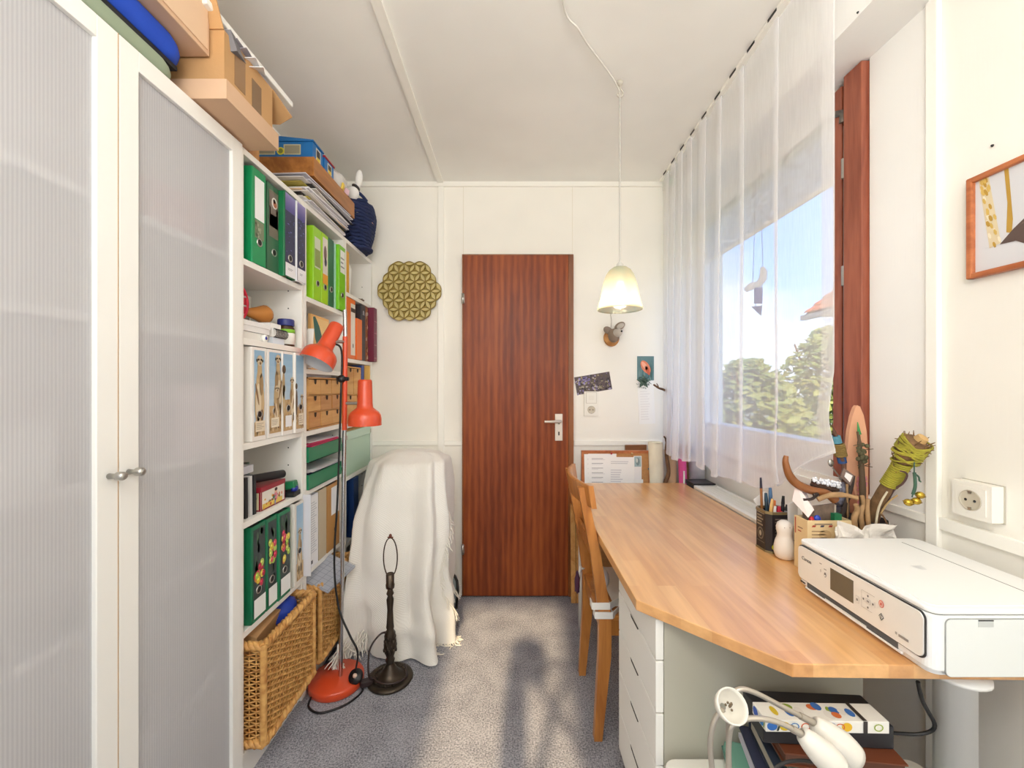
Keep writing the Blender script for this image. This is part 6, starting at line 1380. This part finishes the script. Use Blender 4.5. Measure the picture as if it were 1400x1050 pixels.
MB().lathe([(0,0),(.018,0),(.024,.004),(.0285,.018),(.0285,.036),(.025,.054),(.0205,.066),(.0195,.074),(.022,.086),(.0225,.096),(.019,.108),(.011,.1145),(0,.116)], (.836,1.252,ZD0), 32).build('body', mat((236,230,222), .45, name='ceramic'), fg)
for sg in (-1,1): MB().ball((.836+.008*sg-.006,1.252-.0215,ZD0+.1),.0012,6,4).build('eye', mat((120,90,70), .5), fg)
# airmail letter box
ab = thing('airmail_box', 'cream cardboard letter box with red and blue airmail marks behind the printer', 'letter box', (.89,1.177,ZD0))
x0,x1,y0,y1,z1 = .832,.958,1.15,1.203,.889; AM = mat((226,202,156), .6, name='airmail_card')
for q in ((x0,x1,y0,y0+.003),(x0,x1,y1-.003,y1),(x0,x0+.003,y0+.003,y1-.003),(x1-.003,x1,y0+.003,y1-.003)): MB().box(*q,ZD0,z1).build('side', AM, ab)
MB().box(x0+.003,x1-.003,y0+.003,y1-.003,ZD0,ZD0+.004).build('base', AM, ab)
d = Dec((x0,y0,ZD0),(1,0,0),(0,0,1),(0,-1,0)); w_, h_ = x1-x0, z1-ZD0
for j in range(5): x = .012+j*.0235; d.poly([(x,h_-.018),(x+.010,h_-.018),(x+.013,h_-.013),(x+.003,h_-.013)], ((176,60,50) if j % 2 == 0 else (60,60,90)), 1)
d.lines(.012,h_-.05,.06,h_-.022,3,(170,140,110),1,.3).ell(.05,h_-.04,.018,.014,(206,176,130),1).ell(.092,h_-.045,.016,.02,(214,186,140),1).rect(.02,h_-.012,.07,h_-.008,(150,130,110),1); d.build('airmail_print', ab)
d = Dec((x0,y1,ZD0),(0,-1,0),(0,0,1),(-1,0,0)); d.rect(.004,h_-.05,.008,h_-.004,(170,60,50),1).rect(.016,h_-.03,.036,h_-.027,(150,120,100),1).rect(.016,h_-.04,.03,h_-.037,(176,60,50),1); d.build('side_print', ab)
fc = thing('folded_card', 'pinkish white folded card standing up from the airmail box', 'card', tuple(P(1095,700,1.185)))
A = [P(1083,684,1.20),P(1088,660,1.20),P(1113,697,1.165),P(1105,708,1.165)]
MB().extr(A, (.004,.006,.0)).build('front_leaf', mat((238,222,218), .7), fc)
MB().extr([P(1088,660,1.205),P(1100,668,1.215),P(1114,700,1.19),P(1113,697,1.172)], (.002,.004,0)).build('rear_leaf', mat((226,216,214), .7), fc)
tag(MB().extr([(.845,1.19,.76),(.94,1.195,.76),(.945,1.196,.925),(.85,1.191,.915)], (0,.003,.0)).build('photo_print', mat((150,128,112), .5, var=.5, vscale=40)), 'brown grey photo print standing in the airmail box', 'photo')
tag(MB().box(.915,.935,1.157,1.172,.746,.905).build('green_card', mat((24,110,70), .5)), 'dark green strip of card in the airmail box', 'card')
tag(MB().ball((.872,1.166,.888),(.010,.007,.012),10,6).build('blue_cap', mat((30,60,170), .35)), 'bright blue cap at the front of the airmail box', 'bead')  # a small cap, built as a plain ball
tag(MB().ball((.856,1.166,.884),(.008,.006,.012),10,6).build('red_cap', mat((190,30,44), .35)), 'red cap at the front of the airmail box', 'bead')  # second small cap, also a plain ball
# horn, bark, sticks
hn = spl([P(1075,623,1.19),P(1074,632,1.19),P(1079,649,1.19),P(1090,662,1.19),P(1108,670,1.185),P(1130,675,1.18),P(1142,684,1.178)])
tag(MB().tube(hn, [.006+.006*min(1,k/14) for k in range(len(hn))], 9).build('curved_horn', mat((150,94,52), .4, var=.4, vscale=12)), 'brown curved horn rising left from the airmail box', 'horn')
tag(MB().tube(spl([P(1098,683,1.182),P(1110,682,1.177),P(1118,675,1.174),P(1112,677,1.171)]), .004, 6).build('dark_twig', mat((54,42,38), .7)), 'short dark twig under the curved horn', 'twig')
tag(MB().tube(spl([P(1118,683,1.164),P(1135,677,1.158),P(1155,677,1.152),P(1172,681,1.147)]), [.007]*6+[.008]*6+[.006]*7, 8).build('pale_stick', STICK), 'peeled pale stick lying across the top of the airmail box', 'stick')
bk_ = thing('snowy_bark', 'piece of dark bark with white crystals on top behind the airmail box', 'bark', tuple(P(1128,668,1.2)))
MB().ball(P(1127,664,1.208),(.042,.016,.015),18,10,rot=(0,.22,0),jit=.35,seed=4).build('bark_piece', mat((80,58,46), .85, bump=.7, bscale=70), bk_)
mb = MB()
for i in range(110): p = P(R.uniform(1113,1150), 0, 1.2); a = R.random(); q = P(1112+38*a, 657+7*a+R.uniform(-4,3), 1.2+R.uniform(-.012,.006)); mb.ball(q, R.uniform(.0022,.005), 6, 4)
tag(mb.build('white_crystals', mat((238,240,246), .5), bk_), kind='stuff')
mc = thing('crystal_lump', 'lump of white and blue grey crystals right of the dark bark', 'crystal', tuple(P(1150,680,1.225)))
MB().ball(P(1150,676,1.225),(.024,.018,.034),14,10,jit=.5,seed=9).build('lump', mat((150,150,166), .7, var=.6, vscale=60, col2=(84,80,92), bump=.6, bscale=80), mc)
MB().tube([P(1150,692,1.225), P(1150,735,1.225)], .012, 8).build('stalk', mat((90,84,96), .8, var=.5, vscale=40), mc)
tag(MB().tube(spl([P(1166,650,1.2),P(1163,668,1.2),P(1156,690,1.2),P(1150,712,1.205),P(1149,735,1.21)]), [.006]*24+[.008], 7).build('dark_root', mat((62,52,46), .8)), 'dark root rising on the right side of the airmail box', 'root')
sp_ = thing('spoon', 'small metal spoon sticking up behind the dark bark', 'spoon', tuple(P(1136,633,1.235)))
MB().ball(P(1136,633,1.235),(.009,.005,.012),12,8,rot=(0,-.3,0)).build('bowl', STEEL, sp_); MB().tube([P(1138,639,1.235),P(1150,655,1.23),P(1160,690,1.225),P(1162,735,1.22)], .0022, 6).build('handle', STEEL, sp_)
tg = thing('label_tag', 'small brown tag with a white paper label above the airmail box', 'tag', tuple(P(1160,650,1.19)))
TQ = [P(1149,652,1.192),P(1154,640,1.192),P(1168,650,1.188),P(1163,664,1.188)]; MB().extr(TQ, (0,.004,0)).build('tag_board', mat((120,100,92), .6), tg)
MB().extr([TQ[0].lerp(TQ[2],.25)+Vector((0,-.002,0)),TQ[1].lerp(TQ[3],.22)+Vector((0,-.002,0)),TQ[2].lerp(TQ[0],.16)+Vector((0,-.002,0)),TQ[3].lerp(TQ[1],.2)+Vector((0,-.002,0))], (0,.001,0)).build('paper_label', mat((240,236,234), .6), tg)
MB().tube([P(1158,662,1.194), P(1160,735,1.2)], .003, 5).build('tag_stick', STICK, tg)
# jar of sticks
jx, jy = 1.03, 1.185
jw = thing('stick_jar', 'dark round jar holding bundles of sticks against the right wall', 'jar', (jx,jy,ZD0))
MB().lathe([(0,0),(.042,0),(.048,.01),(.05,.08),(.047,.145),(.044,.145),(.046,.08),(.044,.012),(0,.008)], (jx,jy,ZD0), 28).build('jar_body', mat((50,42,40), .6, bump=.3, bscale=60), jw)
def stick(pts, r, m_, lab, cat='stick', name='stick', group='sticks standing in the dark jar'):
    pts = spl(pts); t = MB().tube(pts, [r*(1-.35*i/(len(pts)-1)) for i in range(len(pts))], 7).build(name, m_)
    return tag(t, lab, cat, group)
B0 = Vector((jx,jy,ZD0+.03))
stick([B0+Vector((-.025,-.01,0)),P(1168,715,1.15),P(1172,698,1.145),P(1170,690,1.14)], .009, STICK, 'thick pale peeled stick, leftmost in the dark jar')
stick([B0+Vector((-.012,-.015,0)),P(1177,705,1.15),P(1181,690,1.15),P(1179,678,1.148)], .008, STICK, 'pale forked stick standing before the pink lace in the dark jar')
stick([B0+Vector((0,-.02,0)),P(1187,712,1.14),P(1186,695,1.14),P(1187,682,1.14)], .007, STICK, 'thin straight pale stick in the middle of the dark jar')
stick([B0+Vector((.006,-.012,0)),P(1200,700,1.12),P(1213,672,1.1)], .0035, mat((206,196,170), .7), 'whitish straw slanting right from the dark jar', 'straw')
stick([B0+Vector((-.012,0,0)),P(1207,697,1.13),P(1227,677,1.10)], .003, mat((190,160,110), .7), 'tan straw crossing the whitish straw', 'straw')
stick([B0+Vector((.02,.0,.03)),P(1203,718,1.13),P(1216,722,1.11),P(1221,728,1.10)] if False else [B0+Vector((.015,-.01,.02)),P(1203,705,1.13),P(1213,716,1.12)], .003, BARK, 'dark broken twig bending down at the right of the dark jar', 'twig')
stick([B0+Vector((.0,.02,0)),P(1200,700,1.17),P(1213,685,1.13),P(1222,670,1.10),P(1234,661,1.07),P(1240,651,1.06),P(1238,646,1.058),P(1231,644,1.055)], .0032, mat((92,66,62), .7), 'thin dark forked twig curling beneath the yarn wrapped torch', 'twig')
yt = thing('yarn_torch', 'torch of sticks wrapped in yellow green yarn leaning out of the dark jar', 'torch', tuple(B0))
ax = [B0+Vector((.006,.012,0)),P(1192,705,1.16),P(1204,680,1.13),P(1212,667,1.115),P(1226,646,1.09),P(1240,622,1.06),P(1250,608,1.045),P(1257,602,1.035)]
axs = spl(ax); n = len(axs)
def rad(f): return .017 if f < .45 else (.0165 if f < .62 else .0165+.014*smooth((f-.62)/.12) if f < .92 else .0305-.013*(f-.92)/.08)
MB().tube(axs, [rad(i/(n-1))*.92 for i in range(n)], 10).build('stick_core', mat((132,100,66), .9, var=.5, vscale=40, bump=.8, bscale=60), yt)
YAR = mat((174,166,56), .85, bump=.3, bscale=200, name='lime_yarn', var=.35, vscale=30)
def wrap(f0, f1, turns, r, skew=0, seed=0):
    pts = []; m_ = int(turns*14)
    for k in range(m_+1):
        f = f0+(f1-f0)*k/m_; x = f*(n-1); i = min(int(x), n-2); c = axs[i].lerp(axs[i+1], x-i); t_ = (axs[i+1]-axs[i]).normalized()
        u = t_.orthogonal().normalized(); v = t_.cross(u); a = 2*PI*turns*k/m_+seed
        pts.append(c+(u*math.cos(a)+v*math.sin(a))*(rad(f)+.001)+t_*skew*math.sin(a))
    return pts
mb = MB().tube(wrap(.46,.66,13,.0), .0032, 5)
for k, s_ in enumerate((.012,-.011,.007,-.004,.014,-.007)): mb.tube(wrap(.66+.012*k,.90-.006*k,3,.0,s_,k), .0026, 5)
tag(mb.build('yarn', YAR, yt), kind='stuff')
mb = MB()
for k in range(46):
    f = R.uniform(.60,.98); x = f*(n-1); i = min(int(x), n-2); c = axs[i]; a = R.uniform(0,6.28); t_ = (axs[i+1]-axs[i]).normalized(); u = t_.orthogonal().normalized(); v = t_.cross(u)
    q = c+(u*math.cos(a)+v*math.sin(a))*rad(f)*.9; mb.tube([q, q+(u*math.cos(a)+v*math.sin(a))*R.uniform(.004,.012)+t_*R.uniform(-.01,.022)], [.0022,.0008], 4)
tag(mb.build('bristle', mat((120,90,54), .9), yt), kind='stuff')
MB().tube([axs[-1]-(axs[-1]-axs[-3])*.4, axs[-1]+(axs[-1]-axs[-3]).normalized()*.012], [.014,.012], 10).build('cut_end', mat((196,160,104), .8), yt)
cd = thing('bell_charm', 'three gold bells on a dark green cord hanging from the yarn torch', 'bells', tuple(P(1246,680,1.045)))
yb3 = 1.035
MB().tube(spl([P(1250,622,yb3),P(1250,640,yb3),P(1250,650,yb3),P(1252,662,yb3),P(1249,672,yb3),P(1247,680,yb3)]), .0016, 5).build('cord', mat((70,96,84), .8), cd)
tag(MB().tube(spl([P(1250,646,yb3),P(1251,655,yb3),P(1251,666,yb3),P(1248,676,yb3)]), .0036, 6).tube(spl([P(1251,648,yb3),P(1256,652,yb3),P(1257,657,yb3),P(1259,659,yb3)]), .002, 5).build('knotted_cord', mat((62,92,74), .85, bump=.6, bscale=200), cd), None)
for px, py in ((1242,687),(1253,685),(1258,677)):
    c = P(px,py,yb3-.004); be = MB().ball(c,(.0105,.009,.009),14,8,rot=(0,.2,0)).build('bell', mat((196,166,64), .25, .85, name='gold'), cd); MB().lathe([(.0098,-.0012),(.0115,0),(.0098,.0012)], c, 16, axis=(.1,-.25,1)).build('bell_seam', mat((150,120,44), .3, .85), be)
# arched wooden plank and the two wands
ap = thing('arched_plank', 'tall pale tan plank with a rounded pointed top leaning by the window frame', 'plank', (1.045,1.235,ZD0))
Ya = 1.236; L_ = [(1158,735),(1157,700),(1157,660),(1158,620),(1161,590),(1165,570),(1169,558),(1172,554),(1176,556),(1181,568),(1185,590),(1187,620),(1187,660),(1187,700),(1186,735)]
AP = mat((226,174,138), .6, var=.25, vscale=8, stretch=(1,1,.3), col2=(206,144,110), name='tan_plank')
MB().extr([P(x,y,Ya) for x,y in L_], (0,.012,0)).build('plank_body', AP, ap, bevel=.002)
mb = MB()
for i in range(46): p = P(R.uniform(1172,1186), R.uniform(650,692), Ya-.002); mb.ball(p, (.0035,.002,.0045), 6, 4)
tag(mb.tube([P(1171,661,Ya-.003),P(1178,655,Ya-.003),P(1185,652,Ya-.003)], .002, 5).build('pink_lace', mat((216,140,146), .7), ap), kind='stuff')
MB().extr([P(1174,735,Ya-.003),P(1161,735,Ya-.003),P(1160,672,Ya-.003),P(1166,664,Ya-.003),P(1173,690,Ya-.003)], (0,.003,0)).build('brown_patch', mat((176,112,82), .6), ap)
gw = thing('green_tipped_wand', 'twig wand with a green painted tip and knotted grass, before the tan plank', 'wand', tuple(P(1178,660,1.21)))
MB().tube(spl([P(1173,590,1.215),P(1175,605,1.213),P(1177,630,1.21),P(1179,660,1.207),P(1180,735,1.20)]), [.004]*6+[.0055]*6+[.007]*6+[.008]*7, 8).build('shaft', mat((96,76,56), .8, bump=.4, bscale=60), gw)
MB().tube([P(1175,594,1.214),P(1172.5,577,1.216)], [.0055,.001], 7).build('painted_tip', mat((50,140,70), .5), gw)
mb = MB()
for k in range(26): z_ = 607+R.random()*25; c = P(1177,z_,1.21); mb.ball(c+Vector((R.uniform(-.013,.013),-.004+R.uniform(-.006,.004),0)), R.uniform(.004,.007), 7, 5)
for k in range(16): c = P(1177,R.uniform(605,640),1.21); mb.tube([c, c+Vector((R.uniform(-.03,.03),R.uniform(-.012,0),R.uniform(-.012,.012)))], .001, 4)
tag(mb.build('knotted_grass', mat((92,88,62), .9, bump=.6, bscale=90), gw), kind='stuff')
bw = thing('blue_wrapped_wand', 'pointed stick wand bound with blue thread beside the curtain edge', 'wand', tuple(P(1150,640,1.23)))
w0 = [P(1138,580,1.235),P(1141,592,1.234),P(1145,605,1.232),P(1150,625,1.228),P(1154,645,1.225),P(1157,735,1.215)]
MB().tube(spl(w0), [.002]*4+[.005]*8+[.008]*6+[.006]*8, 8).build('shaft', mat((104,70,52), .7, var=.3, vscale=30), bw)
def band(y0, y1, x0, x1, r, c, nm, Y=1.231, n_=7):
    mb = MB()
    for k in range(n_):
        f = (k+.5)/n_; c_ = P(x0+(x1-x0)*f, y0+(y1-y0)*f, Y); mb.tube([c_+Vector((r*math.cos(a), r*math.sin(a), .0025*math.cos(a))) for a in (2*PI*j/14 for j in range(15))], abs(y1-y0)/F*1.23/n_*.62, 5, caps=False)
    return tag(mb.build(nm, c, bw), kind='stuff')
band(596,606,1142,1145,.0105,mat((90,150,170), .7),'pale_blue_thread'); band(607,624,1146,1150,.0135,mat((136,112,60), .9, bump=.5, bscale=120),'straw_binding'); band(625,633,1150,1152,.010,mat((40,84,140), .7),'blue_thread')
# crumpled map behind the printer
mb = MB()
def crump(u, v): x = .872+.17*u; z = ZD0+.002+(.146+.008*math.sin(u*9)+.01*noise.noise(Vector((u*6,0,2))))*v; return Vector((x, 1.112+.016*noise.noise(Vector((u*5,v*4,0)))*2+.012*math.sin(u*14+v*5)*v, z))
tag(MB().grid(crump, 26, 12, smooth=False).build('crumpled_sheet', mat((228,222,214), .7, var=.12, vscale=40, name='map_paper')), 'crumpled printed sheet tucked behind the printer', 'paper')
ev = MB().extr([P(1078,690,1.275)+Vector((0,0,-.11)),P(1090,690,1.275)+Vector((0,0,-.11)),P(1091,684,1.275),P(1077,690,1.275)], (0,.002,0)).build('envelope', mat((232,232,232), .5)); tag(ev, 'white envelope standing between the pencil tin and the airmail box', 'envelope')
tag(MB().extr([P(1030,683,1.40),P(1045,672,1.40),P(1063,690,1.39),P(1046,712,1.39)], (0,.002,0)).build('paper_card', mat((240,238,236), .6)), 'white paper corner poking out left of the pencil tin', 'paper')

# ================================================================ under the desk
stl = thing('white_stool', 'low white table under the desk carrying the book stack', 'stool', (.66,.85,0))
MB().prism(rrect(.352,.95,.70,.962,.03), .362,.392).build('stool_top', mat((232,230,222), .4), stl, bevel=.005)
for x in (.385,.915):
    for y in (.74,.93): MB().box(x-.018,x+.018,y-.018,y+.018,0,.362).build('leg', mat((232,230,222), .4), stl)
GB = 'books stacked under the desk'
def book(z, h, cx, cy, w_, d_, rz, cov, label, pg=(206,200,188), soft=False):
    t = thing('book' if not soft else 'magazine', label, 'book' if not soft else 'magazine', (cx,cy,z), rz, group=GB); M_ = MW[t.name]
    def bx(a,b_,c,d__,e,f,nm,m_,bv=0): 
        mb = MB().box(a,b_,c,d__,e,f); mb.v = [M_ @ v for v in mb.v]; return mb.build(nm, m_, t, bevel=bv)
    tk = .0012 if soft else .003
    bx(-w_/2,w_/2,-d_/2,d_/2,0,tk,'cover',mat(cov,.4)); bx(-w_/2,w_/2,-d_/2,d_/2,h-tk,h,'cover',mat(cov,.4)); bx(-w_/2,w_/2,d_/2-.003,d_/2,tk,h-tk,'spine',mat(cov,.4))
    bx(-w_/2+.004,w_/2-.003,-d_/2+.004,d_/2-.004,tk,h-tk,'page_block',mat(pg,.8,var=.15,vscale=200,stretch=(.02,.02,1)))
    return z+h+.0006
gbx = thing('green_case', 'translucent sea green document case at the bottom of the stack', 'case', (.62,.85,.393), -.28); M_ = MW[gbx.name]
mb = MB().box(-.15,.15,-.075,.075,0,.048); mb.v = [M_ @ v for v in mb.v]; mb.build('case_body', mat((110,160,142), .2, name='sea_green_plastic'), gbx, bevel=.012, seg=3)
mb = MB().box(-.152,.152,-.077,.077,.022,.027); mb.v = [M_ @ v for v in mb.v]; mb.build('case_seam', mat((70,116,108), .3), gbx, bevel=.002)
z = .4425
z = book(z,.010,.635,.85,.25,.17,-.24,(206,204,214),'white magazine lying directly on the green case',(226,224,232),True)
z = book(z,.008,.64,.85,.24,.17,-.2,(150,120,104),'brown covered magazine, second above the green case',(214,206,200),True)
z = book(z,.007,.64,.855,.25,.165,-.22,(56,60,84),'dark blue magazine under the thick grey book',(200,198,196),True)
z = book(z,.032,.65,.86,.225,.15,-.18,(54,62,78),'thick slate blue hardback with pale pages in the stack',(190,182,166))
z = book(z,.018,.66,.86,.21,.15,-.16,(70,92,84),'dark green hardback in the middle of the stack',(176,160,140))
z = book(z,.026,.655,.865,.22,.15,-.12,(112,60,38),'reddish brown leather book below the black box',(96,60,44))
mb = MB().obox((.635,.858,z+.024),(.25,.085,.046),(0,0,-.06)); tag(mb.build('black_box', mat((40,40,44), .5), bevel=.003), 'flat black box beneath the colourful gift box', 'box'); z += .0485
gx = thing('gift_box', 'white gift box patterned with coloured circles and loops on top of the stack', 'gift box', (.612,.825,z), -.02); M_ = MW[gx.name]
gh = min(.024, .703-z)
mb = MB().box(-.118,.118,-.034,.012,.001,gh); mb.v = [M_ @ v for v in mb.v]; mb.build('body', mat((236,234,226), .4), gx, bevel=.001)
d = Dec(M_ @ Vector((-.118,-.034,.001)), M_.to_3x3() @ Vector((1,0,0)), (0,0,1), M_.to_3x3() @ Vector((0,-1,0)))
def ringd(d, cx, cy, r, c): 
    for k in range(12): a0, a1 = 2*PI*k/12, 2*PI*(k+1)/12; d.poly([(cx+r*math.cos(a0),cy+r*.8*math.sin(a0)),(cx+r*math.cos(a1),cy+r*.8*math.sin(a1)),(cx+r*.75*math.cos(a1),cy+r*.6*math.sin(a1)),(cx+r*.75*math.cos(a0),cy+r*.6*math.sin(a0))], c, 2)
for x, c in ((.012,(50,110,190)),(.036,(220,190,40)),(.125,(30,120,190)),(.155,(226,180,40))): d.ell(x, gh*.5, .010, gh*.36, c, 1)
for x, c in ((.055,(70,130,190)),(.076,(206,100,50)),(.10,(130,150,50)),(.142,(206,100,60)),(.215,(150,170,50))): ringd(d, x, gh*.5, .009, c)
d.rect(.186,.001,.194,gh,(60,54,50),2).poly([(.02,.003),(.024,.003),(.03,gh*.8),(.026,gh*.8)],(50,60,50),2); tag(d.build('front_pattern', gx), kind='stuff')
d = Dec(M_ @ Vector((-.118,-.034,gh)), M_.to_3x3() @ Vector((1,0,0)), M_.to_3x3() @ Vector((0,1,0)), (0,0,1))
for i in range(12): d.ell(R.uniform(.015,.22), R.uniform(.012,.036), R.uniform(.006,.012), R.uniform(.006,.012), R.choice([(60,110,180),(214,186,60),(206,110,60),(140,160,60),(226,222,214)]), 1+i*.05)
d.rect(.186,.0,.194,.046,(60,54,50),3); d.build('top_pattern', gx)
d = Dec(M_ @ Vector((-.118,.012,.001)), M_.to_3x3() @ Vector((0,-1,0)), (0,0,1), M_.to_3x3() @ Vector((-1,0,0)))
d.ell(.012,gh*.5,.009,gh*.4,(50,90,180),1).ell(.032,gh*.45,.008,gh*.36,(50,130,200),1).poly([(.038,.003),(.041,.003),(.044,gh*.8),(.042,gh*.8)],(130,150,50),1); d.build('end_pattern', gx)
# three headed lamp
tl3 = thing('three_head_lamp', 'lamp with three white frosted shades on bent metal arms under the desk corner', 'lamp', (.40,.60,0))
ARM = mat((186,178,166), .32, .6, name='satin_arm'); yL = .66
MB().lathe([(0,0),(.10,0),(.104,.005),(.10,.014),(.02,.022),(0,.022)], (.40,.60,.001), 36).build('base', ARM, tl3)
MB().lathe([(0,.02),(.022,.02),(.022,.30),(.016,.33),(0,.33)], (.40,.60,0), 18).build('column', ARM, tl3)
sA = spl([(.39,.60,.32),P(978,1120,yL),P(974,1060,yL),P(971,1015,yL),P(977,985,yL),P(989,969,yL)])
sB = spl([(.40,.60,.325),P(999,1130,yL),P(996,1060,yL),P(997,1005,yL),P(1003,990,yL),P(1020,983,yL),P(1045,983,yL),P(1070,990,yL),P(1100,1006,yL)])
yC = .70
sC = spl([(.41,.605,.32),P(1003,1120,yC),P(997,1050,yC),P(997,965,yC),P(1008,944,yC),P(1030,946,yC),P(1075,969,yC),P(1118,991,yC)])
for s_ in (sA, sB, sC): MB().tube(s_, .0043, 9).build('arm', ARM, tl3)
m, t, b, N, L = nodes('opal_glass'); b.inputs['Base Color'].default_value = lin((222,218,208)); b.inputs['Roughness'].default_value = .35; b.inputs['Subsurface Weight'].default_value = .15; b.inputs['Subsurface Radius'].default_value = (.02,.02,.02); OPAL = m
def lshade(c, axis, prof, nm='shade'):
    o = MB().lathe(prof+[(r_-.0022, z_) for r_, z_ in reversed(prof)], c, 28, axis=axis).build(nm, OPAL, tl3)
    return o
ax_ = Vector((.10,-.72,.60)).normalized(); c = P(990,966,yL)
s_ = lshade(c, ax_, [(.007,-.004),(.014,.0),(.0205,.008),(.0235,.018),(.0245,.027)])
mb = MB()
for i in range(9): mb.ball(c+ax_*.014+Vector((R.uniform(-.005,.005),R.uniform(-.003,.003),R.uniform(-.005,.005))), .002, 6, 4)
tag(mb.build('bulb_pins', mat((120,104,84), .4, .6), s_), kind='stuff')
lshade(P(1096,1003,yL), Vector((.66,-.16,-.60)), [(.008,0),(.0125,.003),(.017,.016),(.0205,.032),(.022,.046),(.0205,.062),(.019,.068)])
lshade(P(1113,988,yC), Vector((.66,-.16,-.56)), [(.008,0),(.0135,.003),(.019,.018),(.0235,.036),(.0255,.05),(.024,.066),(.0225,.074)])
for s2 in (sB, sC): MB().tube([s2[-1]-(s2[-1]-s2[-3])*2.2, s2[-1]+(s2[-1]-s2[-3])*.3], .0056, 10).build('shade_collar', ARM, tl3)
MB().tube(spl([P(1060,1050,.7),P(1075,1042,.7),P(1100,1040,.7),P(1125,1046,.7),P(1135,1056,.7),(.52,.62,.50),(.50,.6,.2),(.46,.62,.02)]), .0028, 6).build('lamp_cable', DARK, tl3)
